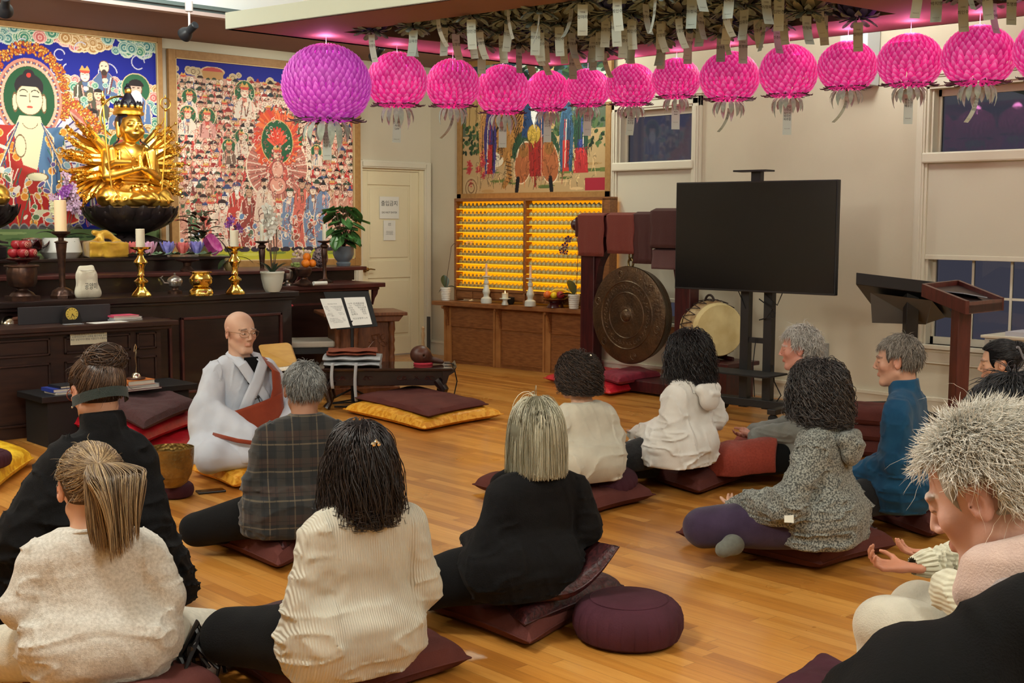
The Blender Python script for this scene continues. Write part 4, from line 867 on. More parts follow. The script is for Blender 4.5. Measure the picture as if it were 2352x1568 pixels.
book(x, y, .75, .22, .17, .012, .05, cv_g, 'grey-backed book at the bottom of the pile on the desk'); book(x+.005, y, .762, .21, .16, .014, -.02, cv_w, 'white book in the pile on the desk'); book(x-.01, y, .776, .20, .15, .012, .02, M_pinkbook, 'pink book lying on top of the desk pile')
solo('paper_sheet', MB().obox((3.86, 8.44, .7512), .26, .13, .0015, .12), M_white_paper, 'white sheet of paper lying on the desk edge', 'paper', smooth=False)
solo('paper_sheet', MB().obox((3.60, 8.42, .7530), .13, .06, .003, 0), cv_g, 'small pale card lying in front of the clock', 'card', smooth=False)
def plaque(cx, z, y, w, h, label, lines, size, rz=0):
    t = thing('notice', label, 'notice', (cx, y, z)); obj('card', MB().box((-w/2, -.003, 0), (w/2, 0, h)), mat('cream_card', (226, 222, 196), .6), t, smooth=False)
    mb = MB(); v, f = text_geo(lines, size, space=1.15); P = np.stack([v[:, 0], 0*v[:, 0]-.0042, v[:, 1]+h/2], -1); mb.add(P, f); obj('lettering', mb, M_ink, t, smooth=False); return t
c0 = oy(159, 792, 8.398); c1 = oy(243, 790, 8.398)
plaque((c0[0]+c1[0])/2, c0[2]+.0, 8.379, c1[0]-c0[0], .107, 'cream notice card with three lines of writing on the desk front', '-목탁채 삼배인사기도하기 내용들\n-복은 소중히인간보다 소중을 품으셔요 보태주심\n-복은 상담이어야좋을 사찰인가 사월보살', .0162)
def bell_bowl(px, py, z, r, label):
    c = oz(px, py, z); t = thing('bell', label, 'bell', c)
    obj('dome', MB().lathe([(r*1.05, 0), (r*1.02, .01), (r*.95, r*.3), (r*.75, r*.65), (r*.4, r*.88), (.001, r*.95)], seg=28), M_chrome, t)
    obj('stalk', MB().lathe([(.004, r*.93), (.004, r*1.1), (.007, r*1.16), (.001, r*1.25)], seg=10), M_chrome, t); return t
bell_bowl(20, 742, .75, .06, 'small shiny dome bell on the desk at the left edge')
M_wood = mat('warm_brown_wood', (134, 82, 44), .45, rgb2=(104, 60, 32), nscale=10, nstretch=(6, 1, 1)); M_woodd = mat('dark_carved_wood', (92, 52, 36), .4, rgb2=(66, 36, 26), nscale=12)
c = oz(62, 742, .75); mb = MB().tube([c+np.array([-.10, 0, .03]), c+np.array([-.03, 0, .035]), c+np.array([.10, 0, .03])], [.014, .02, .024], 8).obox(c+np.array([0, 0, .01]), .2, .05, .02); solo('wooden_mallet', mb, M_woodd, 'carved wooden striker lying beside the dome bell on the desk', 'striker')
t = thing('low_bench', 'low black bench at the left under blue and black books', 'bench', (3.55, 8.1, 0))
obj('bench_top', MB().box((3.15, 7.88, .30), (4.25, 8.30, .34)), M_black, t, world=True, smooth=False, bevel=.004); obj('bench_body', MB().box((3.2, 7.92, 0), (4.2, 8.28, .30)), M_blackm, t, world=True, smooth=False)
c = oz(110, 905, .34)
book(3.38, 8.02, .34, .24, .17, .014, .06, cv_w, 'pink-paged book at the bottom of the stack on the low bench'); book(3.37, 8.03, .354, .25, .18, .022, .03, M_bluebook, 'thick blue book in the stack on the low bench'); book(3.40, 8.03, .376, .22, .17, .016, .08, cv_b, 'black book on top of the stack on the low bench')
cc = oz(316, 886, .36)
book(cc[0], cc[1], .34, .26, .19, .012, .08, cv_m, 'maroon folder under the books beside the handled bell'); book(cc[0], cc[1], .352, .23, .17, .012, .03, cv_w, 'white booklet below the orange book'); book(cc[0], cc[1], .364, .23, .17, .012, .1, cv_g, 'pale booklet directly below the orange book'); book(cc[0]-.01, cc[1], .376, .20, .15, .03, .06, M_orange, 'orange hardback book under the handled bell')
t = thing('bell', 'silver hand bell with a long curved stalk on the orange book', 'bell', (cc[0]-.01, cc[1], .408))
obj('base_ring', MB().lathe([(.05, 0), (.062, .004), (.06, .01), (.04, .012)], seg=24), M_woodd, t); obj('dome', MB().lathe([(.034, .01), (.032, .025), (.02, .04), (.001, .046)], seg=20), M_chrome, t)
obj('stalk', MB().tube([(0, 0, .045), (.004, 0, .09), (-.002, 0, .14), (.003, 0, .18), (0, 0, .20)], [.005, .004, .005, .006, .003], 8).tube([(-.010, 0, .185), (-.006, 0, .215), (0, 0, .235), (.008, 0, .215), (.004, 0, .19)], .003, 6), M_chrome, t)
def cs_brass(px, py, z, label, hc, tw=.052):
    c = oz(px, py, z); t = thing('candlestick', label, 'candlestick', c)
    pr = [(.075, 0), (.078, .012), (.07, .03), (.058, .045), (.045, .06), (.030, .085), (.036, .095), (.040, .11), (.055, .125), (.056, .135), (.040, .15), (.024, .165), (.03, .185), (.024, .20), (.026, .25), (.042, .285), (.054, .295), (.050, .31), (.03, .335), (.022, .36), (.03, .375), (.02, .39), (.03, .40), (.075, .415), (.082, .43), (.06, .425), (.001, .424)]
    k = hc/.43; obj('holder', MB().lathe([(r*.95, q*k) for r, q in pr], seg=32, rad=lambda a, q: 1+.05*np.cos(8*a)*(q < .06)), M_brass, t); return t, c, hc
def candle(c, r, h, label, lit=False):
    t = thing('candle', label, 'candle', c); m_ = mat('candle_wax', (236, 230, 206), .5, sss=.2) if not lit else mat('lit_candle_wax', (238, 226, 190), .5, sss=.2, emit=(255, 160, 70), estr=.18)
    obj('wax', MB().lathe([(r, 0), (r*1.01, h*.5), (r, h-.003), (r*.9, h), (r*.5, h-.006), (.001, h-.008)], seg=24), m_, t); obj('wick', MB().tube([(0, 0, h-.008), (.001, 0, h+.006)], .0012, 5), M_ink, t)
    if lit: obj('flame', MB().lathe([(.001, h+.002), (.005, h+.010), (.004, h+.02), (.001, h+.034)], seg=10), mat('flame', (255, 210, 120), .5, emit=(255, 190, 90), estr=12.), t)
for px, lab, py in ((325, 'brass candlestick with a thick white candle near the gold bundle', 681), (540, 'brass candlestick with a thick white candle beside the white orchid pot', 675)):
    t, c, hc = cs_brass(px, py, .9, lab, .37); candle(c+np.array([0, 0, hc+.001]), .033, .135 if px == 325 else .125, 'short thick white candle on the %s brass candlestick' % ('left' if px == 325 else 'right'))
c = oz(144, 684, .9); t = thing('candle_stand', 'tall dark bronze candle stand at the left of the altar', 'candlestick', c)
obj('column', MB().lathe([(.085, 0), (.088, .02), (.08, .03), (.075, .05), (.055, .065), (.025, .08), (.022, .12), (.024, .22), (.034, .34), (.04, .40), (.048, .405), (.048, .41), (.02, .42), (.02, .44), (.035, .455), (.065, .47), (.068, .485), (.001, .48)], seg=32, rad=lambda a, q: 1+.06*np.cos(8*a)*(q < .05)), M_bronze, t)
candle(c+np.array([0, 0, .487]), .043, .225, 'lit ivory pillar candle on the tall bronze stand', True)
c = oz(52, 690, .9); t = thing('incense_urn', 'ribbed dark bronze incense urn on a square foot at the left', 'urn', c)
obj('foot', MB().box((-.10, -.07, 0), (.10, .07, .035)).lathe([(.09, .035), (.075, .055), (.04, .075), (.035, .09)], seg=28), M_bronze, t); obj('bowl', MB().lathe([(.03, .085), (.08, .10), (.095, .13), (.10, .21), (.098, .235), (.118, .24), (.118, .25), (.09, .25), (.085, .20), (.001, .14)], seg=40, rad=lambda a, q: 1+.06*np.abs(np.cos(6*a))*((q > .09) & (q < .232))), M_bronze, t)
def stand(px, py, z, r, h, m, name, label, cat, dirY=None, top=.02, c=None):
    c = oz(px, py, z) if c is None else np.array(c); t = thing(name, label, cat, c)
    obj('foot', MB().lathe([(r*.55, 0), (r*.58, .012), (r*.42, .03), (r*.30, h*.45), (r*.34, h*.75), (r*.5, h-top)], seg=28), m, t); obj('dish', MB().lathe([(r*.5, h-top), (r*.98, h-top*.4), (r, h), (r*.9, h-.002), (r*.4, h-top*.4), (.001, h-top*.4)], seg=32), m, t); return c+np.array([0, 0, h])
M_lac = mat('red_black_lacquer', (64, 16, 18), .25, coat=.4); M_apple = mat('apple_skin', (170, 42, 50), .35, rgb2=(140, 26, 36), nscale=8)
top = stand(66, 640, 1.05, .12, .13, M_lac, 'fruit_stand', 'dark red lacquer stand under a pyramid of apples', 'stand', c=(3.66, 9.44, 1.05))
def apple(c, r, label, grp, stamp=True, rz=0):
    t = thing('apple', label, 'apple', c, rz, grp); a = np.linspace(-PI/2, PI/2, 14)
    obj('flesh', MB().lathe([(max(.001, r*math.cos(q)*(1+.08*math.sin(q))), r+r*.92*math.sin(q)-(.18*r*max(0, math.sin(q)-.75)*4)) for q in a], seg=20), M_apple, t)
    if stamp:
        mb = MB(); P = []
        for (ra, rb) in ((.44, .50), (.18, .26)):
            th = np.linspace(0, 2*PI, 21); g = []
            for rr in (ra, rb): g.append([(r*rr*math.cos(q), -r*1.015*math.sqrt(max(.01, 1-rr*rr)), r+r*rr*math.sin(q)) for q in th])
            mb.grid(np.array(g))
        obj('pale_stamp', mb, mat('apple_stamp', (240, 200, 170), .5), t)
    return t
g = 'stamped apples piled on the red stand'; r = .042
for k in range(5): a = k*2*PI/5+1.9; apple(top+np.array([.068*math.cos(a), .06*math.sin(a), .0]), r, 'red apple in the bottom ring of the pile on the red stand', g, a % 7 > 3.2, rz=.5)
for k in range(3): a = k*2*PI/3+.5; apple(top+np.array([.036*math.cos(a)*1.1, .036*math.sin(a), .062]), r, 'red apple in the upper layer of the pile on the red stand', g, True, rz=.3)
c = oy(75, 590, 9.85); c[2] = 1.165; t = thing('lacquer_cup', 'dark red lacquer cup with leaf points on the upper step', 'cup', c)
obj('cup', MB().lathe([(.05, 0), (.055, .01), (.03, .03), (.035, .05), (.08, .075), (.088, .11), (.08, .15), (.05, .16), (.001, .165)], seg=28), M_lac, t); obj('leaf_points', sepals(.05, .07, 7, .09, -.5, .7, 2), M_lac, t)
c = oz(201, 684, .9); t = thing('rice_sack', 'white cloth drawstring sack with black Korean writing', 'sack', c, rz=-.12); t.scale = (.78, .8, 1.)
sd = SDF((-.14, -.09, -.01), (.14, .09, .26), .006)
sd.cone((-.06, 0, .05), (.07, 0, .05), .05, .05, .03, ((0, 1, 0), .8)); sd.cone((-.055, 0, .16), (.045, 0, .165), .045, .045, .05, ((0, 1, 0), .7)); sd.cone((-.05, 0, .06), (-.05, 0, .17), .045, .04, .04, ((0, 1, 0), .8)); sd.cone((.05, 0, .06), (.04, 0, .17), .045, .04, .04, ((0, 1, 0), .8)); sd.cone((-.06, 0, .215), (.05, 0, .218), .022, .022, .02, ((0, 1, 0), .7))
sd.cone((-.085, .0, .03), (.10, 0, .03), .03, .03, .02); sd.disp(lambda P: .004*vnoise(P*[22, 22, 14], 4)); sd.cut(lambda P: -P[..., 2])
sdf_obj('sack_body', sd, mat('sack_cloth', (218, 212, 190), .85, bump=.3, bscale=300), t)
obj('drawstring', MB().tube([(-.075, -.02, .205), (-.10, -.02, .17), (-.095, -.022, .12), (-.10, -.02, .09)], .004, 6).tube([(-.07, -.03, .205), (-.02, -.042, .203), (.03, -.042, .205), (.06, -.03, .206)], .003, 6), M_string, t)
v, f = text_geo('공양미', .052); k = v[:, 0] < .2
P = np.stack([v[:, 0]*.86+.022, 0*v[:, 0]-.0505-.0*v[:, 0], v[:, 1]+.085], -1); P[:, 1] += .35*(np.maximum(0, abs(P[:, 0])-.045))**1.1; obj('lettering', MB().add(P, f), M_ink, t, smooth=False)
c = oz(402, 674, .9); t = thing('silver_ewer', 'small silver lidded ewer with a curled spout', 'ewer', c); M_silver = mat('worn_silver', (170, 164, 158), .3, metal=.9)
obj('foot', MB().lathe([(.055, 0), (.055, .02), (.03, .03), (.022, .05)], seg=24), M_bronze, t); obj('body', MB().lathe([(.02, .045), (.05, .06), (.062, .09), (.058, .11), (.045, .125), (.02, .138), (.006, .145), (.01, .155), (.001, .163)], seg=28), M_silver, t)
obj('spout', MB().tube([(-.055, 0, .08), (-.09, 0, .085), (-.105, 0, .11), (-.12, 0, .125), (-.10, 0, .14)], [.010, .008, .006, .006, .004], 8), M_silver, t)
c = oz(462, 678, .9); t = thing('brass_censer', 'round polished brass censer on a lobed foot between the candlesticks', 'censer', c)
obj('foot', MB().lathe([(.088, 0), (.09, .015), (.085, .04), (.07, .055), (.05, .065)], seg=40, rad=lambda a, q: 1+.05*np.abs(np.cos(4*a))), M_brass, t); obj('bowl', MB().lathe([(.05, .062), (.072, .075), (.088, .10), (.09, .13), (.07, .155), (.066, .165), (.085, .176), (.085, .182), (.06, .178), (.001, .15)], seg=40, rad=lambda a, q: 1+.03*np.cos(6*a)*(q < .15)), M_brass, t)
c = (5.02, 9.45, 1.05); stand(0, 0, 0, .10, .10, M_bronze, 'offering_dish', 'small dark footed dish between the brass candlesticks, on the lower step', 'dish', c=c)
c = oz(697, 655, .905); t = thing('bronze_bowl', 'dark bronze ribbed bowl on a spreading foot on the side table', 'bowl', c)
obj('foot', MB().lathe([(.088, 0), (.09, .015), (.06, .035), (.025, .055), (.022, .07)], seg=28), M_bronze, t); obj('bowl', MB().lathe([(.022, .068), (.055, .08), (.07, .11), (.075, .145), (.07, .145), (.05, .11), (.001, .09)], seg=32), M_bronze, t)
c = oz(659, 655, .905); t = thing('silver_urn', 'small rounded dull silver urn on a foot beside the white pot', 'urn', c)
obj('foot', MB().lathe([(.05, 0), (.045, .015), (.018, .03), (.016, .045)], seg=24), M_silver, t); obj('body', MB().lathe([(.016, .043), (.045, .06), (.055, .09), (.05, .125), (.03, .145), (.001, .15)], seg=28), M_silver, t)
for px, py, hh, lab, yy, zz in ((602, 655, .36, 'dark slim candlestick half hidden behind the white orchid', 9.75, .905), (745, 642, .36, 'dark slim candlestick in front of the grey plant pot', 9.7, .905)):
    c = oy(px, 600, yy); c[2] = zz; t = thing('iron_candlestick', lab, 'candlestick', c)
    obj('column', MB().lathe([(.075, 0), (.078, .012), (.06, .022), (.03, .035), (.018, .06), (.018, .15), (.026, .24), (.03, .30), (.024, .315), (.036, .33), (.036, .345), (.02, .36), (.03, .365), (.062, .375), (.064, .385), (.001, .382)], seg=28, rad=lambda a, q: 1+.06*np.cos(10*a)*(q < .03)), M_bronze, t)
    candle(c+np.array([0, 0, .387]), .017, .15, 'thin white taper candle on the %s dark candlestick' % ('left' if px < 700 else 'right'))
c = oz(735, 655, .905); mb = MB().tube([c+np.array([-.07, 0, .018]), c+np.array([.07, .0, .018])], .018, 14); solo('paper_roll', mb, M_white_paper, 'rolled white cloth lying on the side table', 'roll')
top = stand(0, 0, 0, .145, .14, M_lac, 'fruit_stand', 'dark lacquer stand holding oranges and grapes above the bronze bowl', 'stand', c=(6.36, 9.80, .905+.0))
M_or = mat('orange_peel', (240, 130, 20), .45, bump=.25, bscale=200); M_gr = mat('green_grape', (142, 160, 92), .35)
for k, (dx, dy, dz) in enumerate(((-.0, -.05, 0), (.075, -.04, 0), (.04, .02, .0), (.035, -.015, .058))): solo('orange', MB().sph(top+np.array([dx+.01, dy, dz+.038]), .038, 18), M_or, ['orange on the lacquer stand, left of the front pair', 'orange on the lacquer stand, right of the front pair', 'orange behind the front pair on the lacquer stand', 'orange resting on top of the others'][k], 'orange', 'oranges on the lacquer stand')
mb = MB()
for k in range(34): a = rnd.uniform(0, 6.28); q = rnd.uniform(0, .045); mb.sph(top+np.array([-.085+q*math.cos(a), -.03+q*math.sin(a), .012+rnd.uniform(0, .03)]), .012, 8)
o = solo('grapes', mb, M_gr, 'bunch of green grapes beside the oranges', 'grapes'); o['kind'] = 'stuff'
mb = MB()
for k in range(46): a = rnd.uniform(0, 6.28); q = rnd.uniform(0, .09); mb.sph((6.52+q*math.cos(a)*1.2, 10.05+q*math.sin(a)*.6, 1.035+.09+rnd.uniform(-.02, .07)), rnd.uniform(.012, .02), 8)
mb.lathe([(.06, 0), (.09, .05), (.10, .09), (.001, .10)], c=(6.52, 10.05, 1.035), seg=20); o = solo('garlic_offering', mb, mat('garlic_skin', (222, 206, 186), .6, rgb2=(196, 160, 140), nscale=20), 'heap of pale bulbs in a bowl behind the oranges', 'offering'); o['kind'] = 'stuff'
sd_ = MB().sph((6.68, 9.98, 1.035+.09), (.075, .075, .09), 20); solo('beaded_ball', sd_, mat('beads', (150, 130, 132), .4, rgb2=(60, 50, 54), nscale=60, bump=.8, voro=70, ramp=(.45, .55)), 'round beaded grey ornament right of the oranges', 'ornament')
c = oy(243, 592, 9.82); c[2] = 1.165; t = thing('wrapped_bundle', 'box wrapped and knotted in shiny gold cloth', 'bundle', c, rz=-.15)
sd = SDF((-.21, -.15, -.01), (.21, .15, .24), .006); sd.F[:] = 10
P = sd.pts(tuple(slice(0, int(q)) for q in sd.n)); q = np.abs(P-np.array([0, 0, .065]))-np.array([.145, .10, .05]); sd.F = (np.linalg.norm(np.maximum(q, 0), axis=-1)+np.minimum(q.max(-1), 0)-.014).astype(np.float32)
sd.cone((-.10, -.03, .14), (-.02, 0, .185), .012, .03, .03); sd.cone((.11, 0, .14), (.01, 0, .18), .012, .03, .04); sd.cone((-.09, 0, .20), (-.02, 0, .20), .022, .018, .015); sd.cone((.01, 0, .20), (.08, 0, .16), .02, .010, .015); sd.cone((-.07, -.11, .02), (-.03, -.02, .18), .014, .02, .02); sd.ell((-.02, -.01, .195), .024, .01)
sd.disp(lambda P: .005*vnoise(P*[16, 16, 30], 9)+.003*np.sin(60*(P[..., 0]+P[..., 2]*.8))*(P[..., 2] > .12)); sdf_obj('bundle_cloth', sd, mat('gold_satin', (222, 176, 48), .35, rgb2=(190, 140, 30), nscale=10, sheen=.4, metal=.25), t)
c = oy(196, 590, 9.98); solo('carton', MB().box((c[0]-.09, 9.94, 1.165), (c[0]+.10, 10.10, 1.30)), mat('brown_card', (98, 74, 52), .7), 'plain brown box behind the left side of the gold bundle', 'box', smooth=False)
def paper_lotus(px, yy, rgb, s, label, n=7):
    c = oy(px, 590, yy); c[2] = 1.166; t = thing('paper_lotus', label, 'flower', c, rz=rnd.uniform(0, 1), group='paper lotuses on the upper altar step'); m_ = mat('paper_%d_%d' % rgb[:2], rgb, .6, rgb2=tuple(min(255, int(q*1.2+30)) for q in rgb), nscale=18, emit=rgb, estr=.0)
    for L_, tilt, k0 in ((1., .95, n), (.92, 1.15, n), (.8, 1.4, 5)):
        mb = MB()
        for k in range(k0):
            ph = 2*PI*(k+.5*(L_ < 1))/k0; P = []
            for q, w in ((0, .25), (.3, .8), (.6, 1.), (.85, .6), (1., .03)):
                rr = s*(.12+L_*q*math.cos(tilt)*(1.1-.45*q)); zz = s*(.1+L_*q*math.sin(tilt)); P.append([(rr*math.cos(ph+e*w*.36), rr*math.sin(ph+e*w*.36), zz) for e in (-1, 0, 1)])
            mb.grid(np.array(P))
        obj('petal_ring', mb, m_, t)
    obj('leaf_base', sepals(s*.1, s*.16, 6, s*1.2, .12, .9, 3), mat('paper_leaf', (150, 180, 140), .6), t); return t
for px, rgb, lab, s in ((303, (226, 92, 92), 'red paper lotus left of the left brass candle', .085), (343, (236, 150, 180), 'pink paper lotus right of the left brass candle', .085), (386, (120, 116, 206), 'violet-blue paper lotus between the pink and red ones', .085), (420, (232, 96, 96), 'red paper lotus between the two violet-blue ones', .08), (452, (124, 116, 206), 'violet-blue paper lotus next to the magenta petals', .085)): paper_lotus(px, 9.74, rgb, s*1.65, lab)
c = oy(482, 592, 9.74); c[2] = 1.166; t = thing('magenta_lotus', 'large magenta lotus bud lying on its side at the step end', 'flower', c, rz=.3)
for k in range(5):
    mb = MB(); P = []
    for q in np.linspace(0, 1, 7):
        w = math.sin(PI*min(1, q*.95+.05))**.7*.06; P.append([(-.09+.19*q*math.cos(-.5+.1*k)-.0, -.02-.01*k+e*.0+.012*(1-abs(e)), .13-.11*q+w*e+.01*k) for e in (-1, -.5, 0, .5, 1)])
    obj('petal', mb.grid(np.array(P)), mat('magenta_petal', (216, 60, 170), .5, rgb2=(236, 130, 200), nscale=20), t)
M_leaf = mat('leaf_green', (52, 92, 44), .4, rgb2=(34, 66, 32), nscale=12); M_leafd = mat('leaf_dark', (34, 62, 36), .4, rgb2=(24, 44, 28), nscale=12); M_stem = mat('stem_brown', (84, 62, 46), .6); M_soil = mat('bark_soil', (60, 44, 34), .9)
M_potw = mat('white_pot_glaze', (222, 222, 214), .3); M_potg = mat('grey_blue_pot', (112, 124, 134), .35); M_potc = mat('celadon_pot', (206, 212, 200), .3); M_potgold = mat('gold_ribbed_pot', (150, 132, 84), .4, metal=.3)
def leafmesh(mb, base, az, L, W, el, droop, fold=.25, tip=.04, n=8):
    d = np.array([math.cos(az), math.sin(az), 0]); s = np.array([-math.sin(az), math.cos(az), 0]); P = []; p = np.array(base, float); e = el
    for i in range(n+1):
        q = i/n; w = W*(math.sin(PI*min(1, q*.97+.03))**.75)+tip*W*(1-q); up = np.array([0, 0, 1.])
        P.append([p-s*w+up*fold*w, p-s*w*.5+up*fold*w*.3, p, p+s*w*.5+up*fold*w*.3, p+s*w+up*fold*w]); p = p+(d*math.cos(e)+up*math.sin(e))*L/n; e -= droop/n
    return mb.grid(np.array(P))
def heartleaf(mb, c, az, s, tilt):
    d = np.array([math.cos(az), math.sin(az), 0]); sd_ = np.array([-math.sin(az), math.cos(az), 0]); up = np.array([0, 0, 1.]); P = []
    for q in np.linspace(0, 1, 8):
        w = s*.62*(math.sin(PI*(q*.86+.14))**.8)*(1-.25*q); y = s*(q*1.25-.2); row = []
        for e in np.linspace(-1, 1, 7): yy = y-s*.22*abs(e)*(q < .2)*(1-q*5) ; row.append(np.array(c)+d*yy*math.cos(tilt)+up*(-yy*math.sin(tilt)+.10*s*abs(e)-.05*s*math.cos(e*9))+sd_*w*e)
        P.append(row)
    return mb.grid(np.array(P))
def flower5(c, r, az, m_list):
    mb = MB(); n = np.array([math.cos(az), math.sin(az), .1]); n /= np.linalg.norm(n); u = np.cross(n, [0, 0, 1.]); u /= np.linalg.norm(u); v = np.cross(u, n)
    for k in range(5):
        a = PI/2+k*2*PI/5; P = []
        for q, w in ((.05, .2), (.4, .9), (.75, 1.), (1., .3)):
            P.append([np.array(c)+r*q*(u*math.cos(a+e*w*.55)+v*math.sin(a+e*w*.55))+n*r*.18*(q-e*e*.3) for e in (-1, 0, 1)])
        mb.grid(np.array(P))
    return mb
def orchid(t, base, stems, leaves, fm, fr=.03, lm_=None, fcount=6):
    mb = MB()
    for az, L, W, el, dr in leaves: leafmesh(mb, base, az, L, W, el, dr)
    obj('leaves', mb, lm_ or M_leafd, t)
    for pts in stems:
        pts = np.array(pts)+np.array(base); q = np.linspace(0, 1, 14); P = np.array([np.interp(q, np.linspace(0, 1, len(pts)), pts[:, k]) for k in range(3)]).T
        s_ = obj('flower_stem', MB().tube(P, .0032, 6), M_stem, t)
        for k in range(fcount):
            c = P[-1-int(k*1.0)]+np.array([rnd.uniform(-.03, .03), rnd.uniform(-.02, .02), rnd.uniform(-.03, .02)])
            obj('blossom', flower5(c, fr*rnd.uniform(.85, 1.15), -1.9+rnd.uniform(-.6, .9), None), fm[k % len(fm)], s_)
M_pur = mat('purple_petal', (110, 40, 130), .5, rgb2=(140, 66, 160), nscale=30); M_lil = mat('lilac_petal', (196, 170, 196), .55, rgb2=(170, 130, 160), nscale=30); M_crm = mat('cream_green_petal', (196, 196, 150), .6); M_wht = mat('white_petal', (226, 228, 216), .6); M_dpur = mat('deep_purple_petal', (70, 24, 50), .5)
c = oy(141, 592, 9.95); c[2] = 1.165; t = thing('orchid_planter', 'white faceted planter of purple, lilac and cream orchids left of the statue', 'plant', c)
obj('planter', MB().lathe([(.13, 0), (.165, .045), (.14, .16), (.13, .16), (.13, .14), (.001, .14)], seg=40), M_potw, t)
obj('potting_bark', MB().lathe([(.128, .14), (.06, .15), (.001, .152)], seg=24, cap=False), M_soil, t)
orchid(t, (0, 0, .15), [[(.02, 0, 0), (.05, -.01, .2), (.10, 0, .42), (.02, -.03, .52)], [(0, 0, 0), (-.03, 0, .15), (-.04, -.02, .32), (-.06, -.04, .34)], [(.04, 0, 0), (.09, 0, .15), (.13, -.02, .32), (.14, -.03, .24)], [(.02, 0, 0), (.04, 0, .25), (.07, -.02, .40), (.12, -.04, .34)], [(.04, 0, 0), (.08, 0, .2), (.12, -.02, .30), (.06, -.05, .28)]],
       [(3.3, .24, .03, .7, 1.2), (2.6, .2, .028, 1., 1.), (-.3, .25, .035, .5, .9), (.3, .26, .035, .9, 1.3), (-1.2, .16, .03, .3, 1.), (4.1, .2, .03, 1.2, 1.4)], [M_lil], .030, fcount=8)
for k in range(16):
    q = k/15; c_ = np.array([-.04+.10*q+rnd.uniform(-.02, .02), -.05, .15+.30+.12*q+rnd.uniform(-.02, .02)])
    obj('blossom', flower5(c_, .026, -1.7+rnd.uniform(-.5, .5), None), M_pur, t)
for k in range(12): c_ = np.array([-.05+rnd.uniform(-.05, .04), -.05, .15+.24+rnd.uniform(-.04, .05)]); obj('blossom', flower5(c_, .022, -1.7+rnd.uniform(-.5, .5), None), M_crm, t)
c = oy(470, 590, 9.95); c[2] = 1.165; t = thing('poinsettia', 'leafy dark green and red poinsettia between the paper lotuses and the wall', 'plant', c); obj('pot', MB().lathe([(.05, 0), (.06, .08), (.001, .08)], seg=20), M_potgold, t)
mb = MB(); mb2 = MB()
for k in range(46): a = rnd.uniform(0, 6.28); q = rnd.uniform(0, .12); h_ = rnd.uniform(.06, .36); leafmesh(mb if rnd.random() < .72 else mb2, (q*math.cos(a)*1.1-.02, q*math.sin(a), h_), a, .14, .036, .5, .9, n=5)
obj('leaves', mb, M_leafd, t); ob_ = obj('red_bracts', mb2, mat('red_bract', (150, 44, 50), .5), t); ob_['kind'] = 'stuff'; obj('stalks', MB().tube([(0, 0, .06), (0, 0, .32)], .006, 6).tube([(-.13, 0, .05), (-.13, 0, .27)], .003, 6), M_stem, t)
c = oy(531, 622, 9.48); c[2] = 1.05; t = thing('purple_orchid', 'deep purple orchid in a gold ribbed pot beside the right brass candlestick', 'plant', c)
obj('pot', MB().lathe([(.045, 0), (.062, .03), (.064, .07), (.05, .10), (.045, .105), (.001, .1)], seg=40, rad=lambda a, q: 1+.04*np.cos(18*a)), M_potgold, t)
orchid(t, (0, 0, .1), [[(0, 0, 0), (-.02, 0, .15), (-.01, -.01, .30), (0, -.02, .32)], [(0, 0, 0), (.02, 0, .16), (.04, -.01, .28), (.05, -.02, .26)]], [(3.3, .17, .04, -.2, .9), (2.8, .22, .035, 1.2, .5), (-.2, .22, .018, .3, 1.2), (.4, .2, .03, .9, 1.2)], [M_pur], .034, fcount=3)
c = oz(626, 670, .9); t = thing('white_orchid', 'white orchid with bare stems in a round celadon pot at the altar end', 'plant', c)
obj('pot', MB().lathe([(.05, 0), (.066, .03), (.082, .10), (.084, .13), (.09, .14), (.088, .15), (.078, .148), (.075, .12), (.001, .12)], seg=40), M_potc, t)
t.scale = (1.1,)*3; orchid(t, (0, 0, .12), [[(0, 0, 0), (-.02, 0, .2), (-.05, .0, .40), (-.03, 0, .48)], [(.01, 0, 0), (.02, 0, .2), (.0, .0, .42), (-.05, 0, .50)], [(.01, 0, 0), (.04, 0, .2), (.04, .0, .40), (.0, 0, .47)], [(.0, 0, 0), (-.01, 0, .2), (-.0, .0, .36), (-.04, 0, .42)]], [(k*.9, .16, .014, 1.0, .8) for k in range(8)], [M_wht], .036, fcount=7)
c = oy(789, 614, 10.22); c[2] = 1.035; t = thing('potted_plant', 'leafy green plant in a large grey-blue pot beside the door', 'plant', c)
obj('pot', MB().lathe([(.065, 0), (.072, .025), (.06, .04), (.088, .075), (.102, .11), (.104, .19), (.096, .19), (.094, .17), (.001, .17)], seg=40), M_potg, t)
mb = MB(); st = MB()
for k in range(32):
    a = k*2.4+rnd.uniform(-.3, .3); q = rnd.uniform(.03, .18); h_ = .20+rnd.uniform(.02, .40); b = np.array([q*math.cos(a), q*math.sin(a)*.8, h_]); heartleaf(mb, b, a, rnd.uniform(.09, .14), rnd.uniform(.1, .9)); st.tube([(0, 0, .17), b*.5+np.array([0, 0, .13]), b], .003, 5)
obj('leaves', mb, mat('striped_leaf', (70, 116, 56), .4, rgb2=(46, 84, 42), nscale=9), t); obj('stalks', st, M_stem, t)
